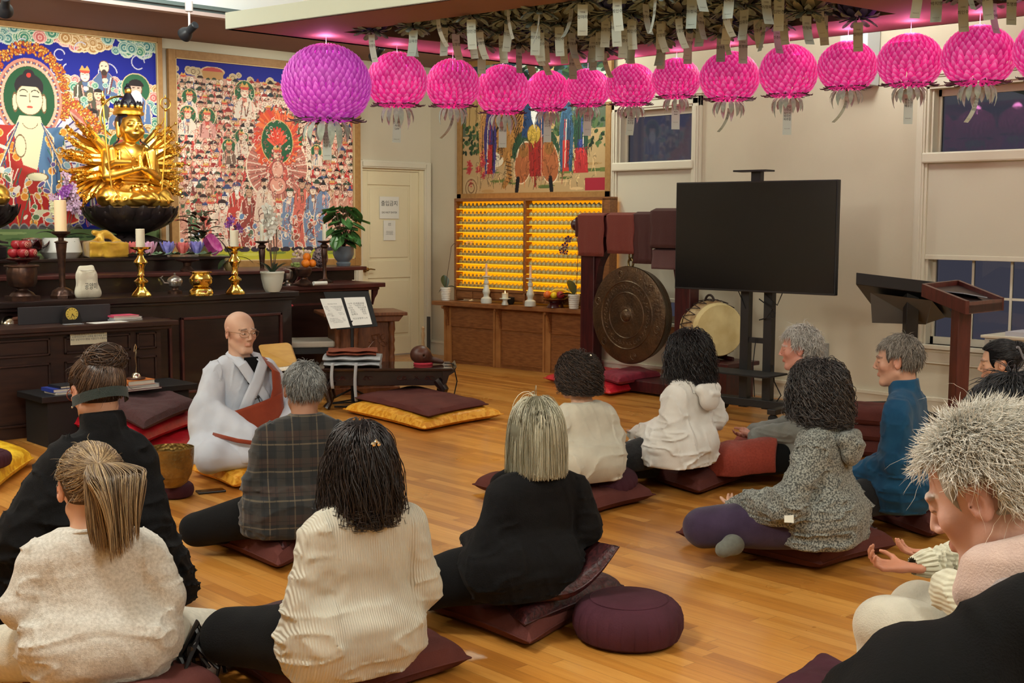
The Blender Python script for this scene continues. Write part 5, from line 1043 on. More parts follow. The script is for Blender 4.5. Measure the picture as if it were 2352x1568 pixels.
def seated_gold(t, h=.0065, crowned=True, arms=True):
    sd = SDF((-.36, -.28, -.01), (.36, .24, .86), h); F = ((0, 1, 0), .8)
    for s in (-1, 1):   # legs, lap cloth
        sd.cone((s*.06, .02, .10), (s*.205, -.06, .075), .080, .068, .04); sd.cone((s*.21, -.07, .065), (-s*.02, -.18, .055), .062, .045, .03); sd.ell((s*.215, -.06, .058), (.058, .08, .054), .03)
    sd.cone((-.19, -.12, .03), (.19, -.12, .03), .04, .04, .03, ((0, 0, 1), .8)); sd.ell((0, -.20, .055), (.10, .045, .035), .02); sd.cone((0, .02, .10), (0, .03, .20), .125, .095, .04, F); sd.cone((0, .03, .20), (0, .03, .34), .095, .125, .05, F); sd.cone((-.11, .03, .385), (.11, .03, .385), .055, .055, .05)
    sd.cone((0, .02, .40), (0, .01, .47), .042, .038, .02)
    for s in (-1, 1):
        sd.cone((s*.155, .03, .375), (s*.185, -.02, .22), .05, .044, .02); sd.cone((s*.185, -.02, .21), (s*.03, -.16, .265), .040, .026, .015)
        sd.cone((s*.010, -.165, .27), (s*.006, -.155, .36), .021, .010, .008, ((1, 0, 0), .55)); sd.cone((s*.155, -.03, .40), (s*.15, -.05, .26), .03, .022, .02)
        for q in range(3): sd.cone((s*(.10+.022*q), -.045+.01*q, .40), (s*(.115+.02*q), -.075+.01*q, .27), .009, .009, .006)
    for q in range(9): a = -.9+q*.225; sd.cone((.02*q-.08, -.08, .15), (a*.28, -.20+.05*abs(a), .045), .010, .012, .012)
    for q in range(5): sd.cone((-.10, -.05-.012*q, .13+.022*q), (.10, -.05-.012*q, .125+.022*q), .008, .008, .01)
    sd.ell((0, -.115, .125), (.045, .02, .018), .01)
    k = 1.24; c = np.array([0, -.008, .572]); A = lambda *q: c+np.array(q)*k; E = lambda *q: np.array(q)*k
    sd.ell(c, E(.070, .082, .085), .01); sd.ell(A(0, -.02, -.035), E(.058, .058, .06), .02); sd.cone(A(0, -.075, .012), A(0, -.092, -.020), .006, .011, .008); sd.cone(A(-.016, -.078, -.045), A(.016, -.078, -.045), .007, .007, .006)
    for s in (-1, 1):
        sd.cone(A(s*.012, -.082, .020), A(s*.045, -.070, .026), .005, .004, .008); sd.ell(A(s*.03, -.070, .006), E(.019, .014, .010), .004); sd.cone(A(s*.072, .005, .02), A(s*.070, -.0, -.055), .014, .016, .006); sd.ell(A(s*.045, -.05, -.03), E(.02, .02, .02), .02)
    sd.disp(lambda P: np.where(P[..., 2] < .16, .004*np.sin(55*P[..., 0]+40*P[..., 2]+6*vnoise(P*9, 3)), 0)*(P[..., 1] < .02))
    sdf_obj('body', sd, M_gold, t); M_hair = mat('statue_black_hair', (20, 18, 30), .4)
    hd = SDF((-.13, -.13, .49), (.13, .14, .74), .005); hd.ell((0, .012, .590), (.094, .100, .106), .005); hd.cut(lambda P: np.maximum(.555+.9*np.maximum(0, -P[..., 1]-.01)-P[..., 2], P[..., 2]-.70)); hd.disp(lambda P: .003*np.sin(P[..., 0]*160)); sdf_obj('black_hair', hd, M_hair, t)
    for s in (-1, 1): obj('hair_lock', MB().tube([(s*.07, .02, .56), (s*.085, .0, .47), (s*.13, -.02, .44), (s*.16, -.03, .36)], [.010, .007, .006, .004], 8), M_hair, t)
    if crowned:
        cr = obj('crown', MB().lathe([(.098, .652), (.108, .657), (.108, .675), (.098, .68), (.104, .70), (.09, .70), (.09, .657)], c=(0, .01, 0), seg=40), M_gold, t)
        for k in range(11): a = k*2*PI/11; c_ = np.array([.084*math.cos(a), .01+.084*math.sin(a), .712]); o_ = obj('crown_face', MB().sph(c_, (.017, .017, .02), 10), M_gold, cr); obj('crown_hair', MB().sph(c_+np.array([0, .002, .014]), (.018, .018, .017), 10).sph(c_+np.array([0, .0, .032]), (.009, .009, .010), 8), M_hair, cr)
        obj('crown_figure', MB().lathe([(.055, .70), (.06, .735), (.042, .77), (.024, .80), (.02, .81)], c=(0, .01, 0), seg=20), M_hair, t); obj('crown_figure_face', MB().sph((0, .008, .825), (.024, .025, .03), 14), M_gold, t); obj('crown_figure_hair', MB().sph((0, .014, .842), (.026, .027, .022), 12).sph((0, .012, .866), (.014, .014, .014), 8), M_hair, t)
    obj('necklace', MB().tube([(-.07, -.075, .42), (-.04, -.10, .365), (0, -.105, .335), (.04, -.10, .365), (.07, -.075, .42)], .005, 6).sph((0, -.11, .325), .012, 8).sph((-.03, -.105, .35), .008, 8).sph((.03, -.105, .35), .008, 8), M_gold, t)
    for s in (-1, 1): obj('bracelet', MB().tube([(s*.05+.03*math.cos(a)*.4, -.145+.03*math.cos(a)*.8, .262+.03*math.sin(a)) for a in np.linspace(0, 6.28, 14)], .005, 6), M_gold, t)
def lotus_base(t):
    m_ = mat('dark_lotus_bronze', (44, 36, 36), .4, rgb2=(28, 22, 24), nscale=10)
    obj('upper_lotus', MB().lathe([(.001, -.22), (.12, -.22), (.20, -.19), (.29, -.14), (.345, -.07), (.36, -.01), (.34, 0), (.001, 0)], seg=72, rad=lambda a, q: 1+.018*np.abs(np.cos(9*a))), m_, t)
    for i, (r0, z0, n, L_) in enumerate(((.345, -.10, 18, .11), (.30, -.15, 16, .11), (.22, -.20, 12, .10))):
        mb = MB()
        for k in range(n):
            ph = 2*PI*(k+.5*(i % 2))/n; P = []
            for q, w in ((0, .75), (.35, 1.), (.7, .85), (.9, .45), (1., .05)):
                z = z0+L_*q; rr = np.interp(z, [-.22, -.19, -.14, -.07, -.01], [.12, .20, .29, .345, .36])+.010+.008*q; P.append([(rr*math.cos(ph+e*w*PI/n*.96), rr*math.sin(ph+e*w*PI/n*.96), z+(.0)) for e in (-1, -.4, 0, .4, 1)])
            P = np.array(P); P[:, 2, :2] *= 1.02; mb.grid(P)
        obj('lotus_petals', mb, m_, t)
    obj('stem', MB().lathe([(.13, -.245), (.10, -.235), (.12, -.22)], seg=32), m_, t); mb = MB()
    for k in range(12):
        ph = 2*PI*k/12; P = []
        for q, w in ((0, .5), (.4, 1.), (.75, .85), (1., .06)):
            rr = .12+.17*q; z = -.245-.065*q**1.5+.015*(q > .9); P.append([(rr*math.cos(ph+e*w*.27), rr*math.sin(ph+e*w*.27), z+.016*(1-e*e)) for e in (-1, -.5, 0, .5, 1)])
        mb.grid(np.array(P))
    obj('lower_lotus', mb, m_, t); obj('plinth', MB().lathe([(.30, -.40), (.30, -.32), (.25, -.305), (.12, -.25), (.001, -.25)], seg=8), m_, t)
sc0 = oy(299, 475, 10.22); t = thing('golden_statue', 'gilded many-armed seated statue with joined palms on a dark lotus base', 'statue', (sc0[0], 10.22, 1.168)); t['label'] = 'gilded many-armed seated statue with joined palms on a dark lotus base'
zl = sc0[2]-1.168; S_ = 1.19
seated_gold(t); sx = S_
def arm_mesh(a, L0, depth, bend, r0=.021):
    mb = MB(); el = np.array([math.cos(a)*L0*.52, depth, .30+math.sin(a)*L0*.52]); sh = np.array([math.cos(a)*.07, .06, .30+math.sin(a)*.05]); hd = np.array([math.cos(a+bend)*L0, depth-.02, .30+math.sin(a+bend)*L0])
    mb.tube([sh, (sh+el)/2, el, el*.5+hd*.5, hd], [r0*1.2, r0*1.1, r0, r0*.85, r0*.55], 8); d = (hd-el)/np.linalg.norm(hd-el); s_ = np.cross(d, [0, 1, 0]); mb.tube([hd-d*.006, hd+d*.026], [r0*.7, r0*.6], 8, flat=.6)
    for q in range(4): mb.tube([hd+d*.02+s_*(.007*(q-1.5)), hd+d*.036+s_*(.010*(q-1.5))+np.array([0, -.004, 0]), hd+d*(.048-.003*abs(q-1.5))+s_*(.012*(q-1.5))+np.array([0, -.012, 0])], [.0042, .0038, .0028], 5)
    mb.tube([hd+s_*.010, hd+s_*.018+d*.012, hd+s_*.020+d*.026], [.0045, .004, .003], 5)
    for q in range(2): mb.tube([hd-d*(.016+.01*q)+r0*.66*(s_*math.cos(w_)+np.array([0, 1, 0])*math.sin(w_)) for w_ in np.linspace(0, 6.28, 9)], .003, 4)
    return mb, hd, d
k = 0; TOOLS = []
for ring, (L0, dp, n, r0) in enumerate(((.31, .05, 9, .033), (.37, .09, 11, .030), (.42, .12, 12, .027))):
    for s in (0, 1):
        for i in range(n):
            a = -.78+(1.45)*(i+.5*(ring % 2))/(n-1); a += rnd.uniform(-.04, .04)
            if s: a = PI-a
            mb, hd, d = arm_mesh(a, L0*rnd.uniform(.94, 1.05), dp+rnd.uniform(-.01, .01), rnd.uniform(-.16, .16), r0); o_ = obj('arm', mb, M_gold, t)
            typ = k % 5; k += 1; mb = MB(); e = hd+d*.04
            if typ == 0: mb.tube([e+.02*np.array([math.cos(w_), 0, math.sin(w_)]) for w_ in np.linspace(0, 6.28, 14)], .004, 5)
            elif typ == 1: mb.tube([e, e+d*.05], [.004, .003], 5).sph(e+d*.055, .012, 8)
            elif typ == 2: mb.sph(e+d*.01, (.014, .014, .018), 8).lathe([(.012, 0), (.018, .01), (.010, .022), (.004, .03)], c=e+d*.02, seg=8)
            elif typ == 3: mb.tube([e-d*.01, e+d*.03, e+d*.06+np.array([0, 0, .02])], [.003, .006, .002], 5)
            else: mb.tube([e, e+np.array([.02, 0, .02]), e+np.array([.01, 0, .05]), e+np.array([-.015, 0, .06])], .005, 5)
            obj('held_emblem', mb, M_gold, o_)
for s in (-1, 1):   # long staffs
    mb = MB().tube([(s*.19+.0, -.10, .12), (s*.22, -.10, .40), (s*.235, -.09, .70)], .006, 8)
    if s > 0: mb.tube([(s*.238+.04*math.cos(a), -.09, .745+.04*math.sin(a)) for a in np.linspace(-1.2, 4.34, 16)], .0045, 6).sph((s*.238, -.09, .70), .014, 8).sph((s*.238, -.09, .745), .010, 8).lathe([(.001, 0), (.008, .01), (.001, .03)], c=(s*.238, -.09, .78), seg=8)
    else: mb.lathe([(.001, 0), (.016, .02), (.012, .03), (.02, .04), (.008, .055), (.012, .065), (.003, .10)], c=(s*.236, -.09, .70), seg=10)
    obj('staff', mb, M_gold, t)
obj('halo_ring', MB().tube([(-.02+.15*math.cos(a), .10, .64+.15*math.sin(a)) for a in np.linspace(.4, 4.2, 26)], .008, 6), M_gold, t)
mb = MB().tube([(-.20, -.05, .28), (-.16, -.10, .31), (-.06, -.14, .31)], [.026, .024, .014], 8); obj('forearm', mb, M_gold, t)
for ch in t.children: ch.location = (0, -.02, zl); ch.scale = (S_,)*3
n0 = set(t.children); lotus_base(t)
kz = zl/.40
for ch in t.children:
    if ch not in n0: ch.location = (0, 0, zl); ch.scale = (1.06, 1.06, kz)
c2 = oy(-64, 480, 10.22); t2 = thing('golden_statue', 'gilded statue on a dark lotus base cut off by the left picture edge', 'statue', (c2[0]-.05, 10.22, 1.168)); seated_gold(t2, .010)
for ch in t2.children: ch.location = (0, -.02, zl); ch.scale = (S_*.92, S_*.92, S_)
n0 = set(t2.children); lotus_base(t2)
for ch in t2.children:
    if ch not in n0: ch.location = (0, 0, zl); ch.scale = (1.06, 1.06, kz)
CL, CR_ = np.array([8.222, 10.224]), np.array([8.50, 8.16]); cd = CR_-CL; cw = float(np.linalg.norm(cd)); crz = math.atan2(cd[1], cd[0])   # local +x runs along the front to the right, +y to the wall
def cl2w(x, y, z): c, s = math.cos(crz), math.sin(crz); return (CL[0]+x*c-y*s, CL[1]+x*s+y*c, z)
M_ck = mat('honey_oak_counter', (150, 98, 56), .4, rgb2=(122, 76, 42), nscale=8, nstretch=(1.5, 8, 8)); M_ck2 = mat('honey_oak_edge', (176, 124, 72), .4, rgb2=(156, 104, 58), nscale=8)
t = thing('wooden_counter', 'honey brown wooden counter with scroll brackets under the votive cabinet', 'counter', (CL[0], CL[1], 0), crz)
m_ = MB().prism([(0, 0), (cw-.06, 0), (cw-.01, .03), (cw, .09), (cw, .24), (.0, .24)], .605, .65, axis=2); obj('countertop', m_, M_ck, t, smooth=False, bevel=.006)
bx0, bx1 = .10, cw-.06
obj('body', MB().box((bx0, .115, 0), (bx1, .235, .605)), M_ck, t, smooth=False)
pil = [bx0, .78, 1.42, bx1-.08]
for i, x in enumerate(pil):
    obj('pilaster', MB().box((x, .085, 0), (x+.022, .118, .60)).box((x+.022, .10, 0), (x+.085, .118, .60)), M_ck2, t, smooth=False)
for i in range(3):
    a, b = pil[i]+.085, pil[i+1]; obj('lower_panel', MB().box((a+.02, .108, .035), (b-.02, .117, .36)), M_ck, t, smooth=False, bevel=.003); obj('upper_rail', MB().box((a, .100, .385), (b, .117, .60)), M_ck, t, smooth=False, bevel=.004)
def scroll(x):
    mb = MB(); pts = [(0, .0), (0, -.02), (.015, -.03), (.03, -.025), (.04, -.05), (.06, -.09), (.075, -.14), (.085, -.20), (.115, -.215), (.115, 0)]
    mb.prism([(q, .60+r) for q, r in pts], x, x+.022, axis=0)
    a = np.linspace(0, 5.4, 20); r = .012+.0045*a; mb.tube([(x-.004, .082+r_*math.cos(q), .54+r_*math.sin(q)) for q, r_ in zip(a, r)], .004, 5); return mb
for x in (bx0+.04, .86, 1.50, bx1-.03): obj('scroll_bracket', scroll(x), M_ck, t, smooth=False)
kx0, kx1, kz0, kz1 = .03, cw-.03, .78, 1.70
L0 = ox(1048, 459, 8.45); R0 = ox(1388, 461, 8.64)
kd = (R0-L0)[:2]; kw = float(np.linalg.norm(kd)); krz = math.atan2(kd[1], kd[0])
t = thing('votive_cabinet', 'glowing amber cabinet with rows of tiny golden figures on shelves', 'cabinet', (L0[0], L0[1], .651), krz)
M_amber = mat('amber_lit_shelf', (226, 150, 20), .45, emit=(255, 170, 10), estr=.62); M_ambs = mat('amber_shelf_edge', (236, 172, 40), .4, emit=(255, 190, 30), estr=.85)
kw2 = kw+.07; H0 = .14; H1_ = 1.70-.651
obj('back_board', MB().box((0, .085, H0), (kw2, .10, H1_)), M_amber, t, smooth=False)
fr = MB()
for a in (-.0, kw/2-.012, kw): fr.box((a-.012, -.02, 0), (a+.014, .10, H1_))
fr.box((kw, -.02, 0), (kw2+.012, .10, H1_)); fr.box((-.012, -.02, H1_-.02), (kw2+.012, .10, H1_+.012)); fr.box((-.012, -.02, H0-.03), (kw2+.012, .10, H0))
obj('frame', fr, M_ck, t, smooth=False, bevel=.003)
mb = MB().box((0, .0, .02), (kw2, .09, H0-.03))
obj('base_drawers', mb, M_ck, t, smooth=False)
for k in range(8): a = .02+k*kw/8; obj('drawer', MB().box((a, -.012, .035), (a+kw/8-.02, .0, H0-.04)), M_ck2 if False else M_ck, t, smooth=False, bevel=.003)
NR = 11; zs = [H0+(H1_-.02-H0)*(i)/NR for i in range(NR)]
for z in zs: obj('lit_shelf', MB().box((.014, -.01, z), (kw/2-.012, .085, z+.006)).box((kw/2+.014, -.01, z), (kw-.012, .085, z+.006)), M_ambs, t, smooth=False)
M_fig = mat('votive_gold', (170, 170, 130), .35, metal=.3, rgb2=(150, 140, 96), nscale=40)
figm = MB().lathe([(.015, 0), (.017, .006), (.0185, .014), (.0185, .026), (.016, .036), (.011, .044), (.006, .049), (.004, .054), (.001, .056)], seg=12).mesh('figurine', M_fig)
per = 17; pos = []
for r, z in enumerate(zs):
    for b in (0, 1):
        for k in range(per):
            x = (.045 if b == 0 else kw/2+.045)+(kw/2-.075)*k/(per-1); pos.append((x, z, b, r))
pos.sort(key=lambda q: -q[0]); c_, s_ = math.cos(krz), math.sin(krz)
vis = pos[:300]; rest = pos[300:]
for (x, z, b, r) in vis:
    o = bpy.data.objects.new('votive_figurine', figm); COL.objects.link(o); y = .030; o.location = (L0[0]+x*c_-y*s_, L0[1]+x*s_+y*c_, .651+z+.006); o.scale = (1.55, 1.55, 1.0)
    tag(o, 'tiny golden seated figure in a row on the amber lit cabinet shelves', 'figurine', 'votive figures in the amber cabinet')
mb = MB(); prof = [(.017, 0), (.019, .006), (.016, .010), (.018, .015), (.0175, .026), (.011, .034), (.0075, .037), (.0098, .047), (.003, .058), (.001, .060)]
for (x, z, b, r) in rest: y = .030; mb.lathe([(a*1.5, q) for a, q in prof], (L0[0]+x*c_-y*s_, L0[1]+x*s_+y*c_, .651+z+.006), 10)
o = solo('votive_figurine_rows', mb, M_fig, 'remaining tiny golden figures at the left end of the amber cabinet shelves', 'figurine'); o['kind'] = 'stuff'; o['group'] = 'votive figures in the amber cabinet'
M_cel = mat('pale_celadon_glaze', (206, 212, 206), .25)
def on_counter(px, py): return oz(px, py, .651)
for px, py, lab in ((1117, 696, 'pale ceramic candlestick with a pink taper, left of the small white candle'), (1218, 703, 'pale ceramic candlestick with a pink taper, beside the fruit bowl')):
    c = on_counter(px, py); t = thing('ceramic_candlestick', lab, 'candlestick', c)
    obj('holder', MB().lathe([(.056, 0), (.058, .012), (.054, .05), (.03, .065), (.028, .085), (.036, .10), (.04, .12), (.024, .165), (.018, .19), (.026, .20), (.026, .225), (.018, .235), (.02, .26), (.045, .268), (.045, .276), (.001, .272)], seg=28), M_cel, t)
    obj('taper', MB().lathe([(.0125, .272), (.0115, .40), (.001, .402)], seg=14), mat('pink_wax', (234, 196, 168), .5), t)
c = on_counter(1160, 700); t = thing('small_candle', 'short white candle burning on a little footed dish on the counter', 'candle', c)
obj('dish', MB().lathe([(.036, 0), (.034, .01), (.024, .035), (.026, .052), (.056, .06), (.056, .066), (.001, .062)], seg=24), M_cel, t); obj('wax', MB().lathe([(.032, .064), (.032, .115), (.034, .118), (.001, .112)], seg=20), mat('candle_wax', (236, 230, 206)), t); obj('flame', MB().lathe([(.001, .115), (.0035, .125), (.001, .142)], seg=8), mat('flame'), t)
c = cl2w(.98, .10, .651); solo('incense_cup', MB().lathe([(.04, 0), (.05, .02), (.052, .07), (.04, .07), (.035, .03), (.001, .03)], c, 24), M_blackm, 'small black pot behind the little white candle on the counter', 'pot')
c = on_counter(1082, 692); solo('shell', MB().sph(c+np.array([0, 0, .008]), (.03, .02, .010), 12).sph(c+np.array([.01, 0, .018]), (.012, .01, .008), 8), mat('shell', (226, 196, 150), .5), 'small pale shell on the counter between plant and candlestick', 'shell')
c = on_counter(1270, 706)+np.array([.03, .0, 0]); t = thing('fruit_bowl', 'dark lacquer pedestal bowl holding mixed fruit on the counter', 'bowl', c)
obj('foot', MB().lathe([(.085, 0), (.08, .02), (.06, .04), (.055, .055)], seg=28), M_lac, t); obj('bowl', MB().lathe([(.055, .05), (.10, .062), (.125, .085), (.118, .088), (.001, .075)], seg=32), M_lac, t); tp = c+np.array([0, 0, .088])
cm = np.array([CR2[0], CR2[1], 0]); cb = np.array([-CF[0], -CF[1], 0])
for q, (r_, rgb, nm, lab) in enumerate(((.04, (224, 110, 40), 'orange', 'orange at the left of the counter fruit bowl'), (.034, (236, 200, 30), 'lemon', 'yellow lemon at the front of the counter fruit bowl'), (.04, (150, 40, 50), 'apple', 'dark red apple in the middle of the counter fruit bowl'))):
    p = tp+cm*(-.075+.062*q)+cb*(.02 if q else -.01)+np.array([0, 0, r_*.85]); solo(nm, MB().sph(p, (r_, r_, r_*.95), 16), mat('fruit_%d' % q, rgb, .4), lab, nm)
mb = MB()
for q in range(5): p = tp+cm*(.00+.018*q)-cb*.03+np.array([0, 0, .05]); mb.tube([p+cm*(-.05)+np.array([0, 0, -.0]), p+np.array([0, 0, .03]), p+cm*.06+np.array([0, 0, .012])], [.006, .015, .006], 8)
solo('bananas', mb, mat('banana_peel', (232, 190, 50), .5), 'bunch of bananas at the back of the counter fruit bowl', 'bananas')
def small_orchid(px, py, label, stem, flowers, fm, lv):
    c = on_counter(px, py); t = thing('potted_orchid', label, 'plant', c); pr = [(.042, 0)]
    for q in range(7): z = .005+q*.0185; pr += [(.044+.002*q, z), (.046+.002*q, z+.009), (.044+.002*q, z+.016)]
    obj('pot', MB().lathe(pr+[(.056, .14), (.05, .138), (.001, .125)], seg=32), M_potw, t); mb = MB()
    for az, L, W, el, dr in lv: leafmesh(mb, (0, 0, .13), az, L, W, el, dr, fold=.3)
    obj('leaves', mb, M_leafd, t); P = np.array([cm*x+np.array([0, 0, z]) for x, z in stem]); q = np.linspace(0, 1, 20); P = np.array([np.interp(q, np.linspace(0, 1, len(P)), P[:, k]) for k in range(3)]).T
    s_ = obj('flower_stem', MB().tube(P, .003, 6), M_stem, t)
    for (x, z, r_) in flowers: obj('blossom', flower5(cm*x+np.array([0, 0, z])+cb*.01, r_, math.atan2(cb[1], cb[0])+rnd.uniform(-.3, .3), None), fm, s_)
small_orchid(1024, 690, 'potted orchid with one white bloom at the left end of the counter', [(0, .13), (.02, .30), (.05, .50), (.055, .56), (.09, .60), (.16, .605), (.22, .60)], [(.26, .61, .035), (.235, .60, .028)], mat('pale_peach_petal', (236, 220, 196), .6), [(2.4, .10, .03, -.1, 1.2), (1.2, .15, .045, 1.25, .3), (-.8, .12, .03, .5, 1.2)])
small_orchid(1318, 709, 'potted orchid with dark purple blooms beside the fruit bowl', [(.02, .13), (.03, .35), (.035, .60), (.02, .70), (-.03, .68), (-.08, .60)], [(-.06, .66, .036), (-.09, .60, .034), (-.12, .55, .03), (-.085, .54, .028)], M_dpur, [(1.4, .17, .05, 1.2, .5), (2.5, .10, .035, -.2, .6), (2.2, .15, .045, .3, .8)])
M_gw = mat('gong_stand_wood', (72, 26, 28), .35, rgb2=(50, 18, 22), nscale=6, nstretch=(6, 6, 1)); M_gong = mat('bronze_gong', (104, 82, 60), .38, metal=.75, rgb2=(80, 64, 50), nscale=9, bump=.5, bscale=50)
gx = 8.2; t = thing('gong_stand', 'dark red wooden gong stand with an arched frame before the narrow window', 'stand', (gx, 7.33, 0))
def sp(y0, y1, z0, z1, d=.06): return MB().box((gx-d, y0, z0), (gx+d, y1, z1))
obj('left_post', sp(7.80, 7.97, 0, 1.50), M_gw, t, world=True, smooth=False, bevel=.01); obj('right_post', sp(6.69, 6.86, 0, 1.50), M_gw, t, world=True, smooth=False, bevel=.01)
obj('top_beam', sp(6.62, 8.04, 1.34, 1.52, .07), M_gw, t, world=True, smooth=False, bevel=.012); obj('base_beam', sp(6.60, 8.06, .02, .12, .16), M_gw, t, world=True, smooth=False, bevel=.01)
for s in (-1, 1):
    a = np.linspace(PI/2, PI*.12, 12); cy = 7.33; pts = [(cy+s*.47*math.cos(q), .92+.44*math.sin(q)) for q in a]; P = pts+[(cy+s*.47, .92), (cy+s*.50, .92), (cy+s*.50, 1.36), (cy, 1.36)]
    obj('arch_spandrel', MB().prism(P, gx-.04, gx+.04, axis=0), M_gw, t, world=True, smooth=False)
    obj('scroll_foot', MB().prism([(cy+s*.60, .10), (cy+s*.50, .10), (cy+s*.38, .12), (cy+s*.44, .2), (cy+s*.5, .34), (cy+s*.52, .46), (cy+s*.60, .46)], gx-.03, gx+.03, axis=0), M_gw, t, world=True, smooth=False)
obj('end_knob', MB().lathe([(.001, -.04), (.05, -.03), (.06, 0), (.05, .03), (.001, .04)], seg=16).xf(rotx(PI/2)).xf(None, (gx, 8.08, 1.45)), M_gw, t, world=True)
gz, gr = .665, .43; gc = np.array([gx-.05, 7.385, gz]); t = thing('bronze_gong', 'large round bronze gong with ring patterns and a raised centre boss', 'gong', (gc[0], gc[1], gz-gr))
pr = [(.001, -.062), (.035, -.058), (.05, -.045), (.056, -.035), (.062, -.038), (.07, -.034), (.10, -.033), (.195, -.030), (.20, -.036), (.206, -.030), (.29, -.027), (.296, -.034), (.303, -.026), (.40, -.018), (.425, -.010), (.43, 0), (.415, .03), (.395, .11), (.40, .115), (.41, .03), (.30, -.01), (.001, -.01)]
pr2 = [(r, h) for r, h in pr]; mb = MB().lathe(pr2, seg=72); rot = roty(PI/2)   # local z -> world +x
obj('disc', mb.xf(rot).xf(None, gc), M_gong, t, world=True)
mb = MB()
for ring, (r_, n, s_) in enumerate(((.25, 44, .010), (.362, 6, .03))):
    for k in range(n):
        a = k*2*PI/n+.3; cc_ = gc+np.array([-.027 if ring == 0 else -.022, r_*math.cos(a), r_*math.sin(a)])
        if ring == 0: mb.tube([cc_+np.array([0, .015*math.cos(q+k), .015*math.sin(q+k)]) for q in np.linspace(0, 4.4, 8)], .0035, 4).sph(cc_+np.array([0, .02*math.sin(k*2.), .02*math.cos(k*3.)]), .006, 6)
        else: mb.tube([cc_+np.array([0, s_*math.cos(q), s_*math.sin(q)]) for q in np.linspace(0, 2*PI, 16)], .0035, 4).tube([cc_+np.array([0, s_*.5*math.cos(q), s_*.5*math.sin(q)]) for q in np.linspace(0, 4, 8)], .003, 4)
obj('raised_ornament', mb, M_gong, t, world=True)
obj('hanging_rings', MB().tube([gc+np.array([.02, .0+.028*math.cos(q), .455+.04*math.sin(q)]) for q in np.linspace(0, 2*PI, 20)], .010, 8).tube([gc+np.array([.02+.022*math.cos(q), 0, .52+.04*math.sin(q)]) for q in np.linspace(0, 2*PI, 20)], .009, 8).tube([gc+np.array([.02, 0, .54]), gc+np.array([.02, 0, .68])], .008, 6), mat('dark_brass', (120, 100, 60), .35, metal=.8), t, world=True)
def drape(y0, y1, zb, zt, m, label, bias=0, name='hanging_cloth', t_=.012, xo=.085):
    n = 14; P = []
    for q in np.linspace(0, 1, 22):
        L_ = zt-zb; s_ = q*2-1; row = []
        for w_ in np.linspace(0, 1, n):
            y = y0+(y1-y0)*w_; rip = .006*math.sin(w_*9+y0*20)+.004*math.sin(w_*23)
            if abs(s_) > .12: z = zt-(abs(s_)-.12)/.88*L_*(1 if s_ < 0 else .7); x = gx+math.copysign(xo+rip*(abs(s_)), s_)
            else: z = zt+.012*math.cos(s_/.12*PI/2); x = gx+xo*s_/.12
            row.append((x, y+.006*math.sin(z*30), z+bias*(w_-.5)))
        P.append(row)
    o = solo(name, MB().grid(np.array(P)), m, label, 'cloth', 'cloths hung over the gong stand'); s = o.modifiers.new('thick', 'SOLIDIFY'); s.thickness = t_; s.offset = 0
    return o
M_c1 = mat('brick_red_cloth', (116, 52, 42), .85, bump=.2, bscale=120); M_c2 = mat('dark_plum_cloth', (72, 38, 36), .85, bump=.2, bscale=120); M_c3 = mat('mauve_cloth', (96, 66, 66), .85, bump=.2, bscale=120)
drape(7.66, 7.98, 1.17, 1.54, M_c1, 'brick red cloth at the left end of the gong stand'); drape(7.30, 7.62, 1.20, 1.54, M_c1, 'brick red cloth second from the left on the gong stand', t_=.02)
drape(7.10, 7.31, 1.12, 1.55, M_c2, 'dark plum cloth over the middle of the gong stand'); drape(6.72, 7.10, 1.26, 1.57, M_c2, 'dark plum cloth beside the television on the gong stand', xo=.095, t_=.03); drape(6.76, 7.09, 1.08, 1.24, M_c3, 'mauve cloth hanging below the plum one beside the television', xo=.09)
A = np.array([7.63, 6.43]); B = np.array([7.79, 5.07]); dv2 = (B-A)/np.linalg.norm(B-A); tvw = float(np.linalg.norm(B-A)); trz = math.atan2(dv2[1], dv2[0]); mid = (A+B)/2
t = thing('television', 'large flat black television on a black trolley stand', 'television', (mid[0], mid[1], 0), trz)
M_scr = mat('tv_screen', (10, 12, 17), .16, spec=.5); z0, z1 = .955, 1.785
obj('housing', MB().box((-tvw/2, .0, z0), (tvw/2, .045, z1)).box((-.45, .045, z0+.1), (.45, .09, z1-.2)), M_black, t, smooth=False, bevel=.004); obj('screen', MB().box((-tvw/2+.010, -.004, z0+.016), (tvw/2-.010, .0, z1-.010)), M_scr, t, smooth=False)
for x in (-.145, .055): obj('upright', MB().box((x, .10, .06), (x+.07, .16, 1.3)), M_black, t, smooth=False)
obj('crossbar', MB().box((-.08, .11, .56), (.06, .15, .60)).box((-.08, .11, 1.0), (.06, .15, 1.04)), M_black, t, smooth=False); obj('camera_tray', MB().box((-.05, .05, 1.2), (.03, .10, 1.86)).box((-.16, -.03, 1.855), (.12, .10, 1.868)), M_black, t, smooth=False)
obj('shelf', MB().prism([(-.42, -.12), (.22, -.20), (.26, -.16), (.26, .12), (-.42, .12)], .335, .35, axis=2), M_blackm, t, smooth=False, bevel=.003)
obj('base', MB().box((-.42, -.18, .07), (-.35, .32, .11)).box((.26, -.18, .07), (.33, .32, .11)).box((-.42, .08, .07), (.33, .20, .13)), M_black, t, smooth=False, bevel=.004)
for x, y in ((-.385, -.15), (-.385, .29), (.295, -.15), (.295, .29)): obj('caster', MB().lathe([(.001, -.015), (.034, -.015), (.036, 0), (.034, .015), (.001, .015)], seg=18).xf(rotx(PI/2)).xf(None, (x, y, .036)), M_blackm, t)
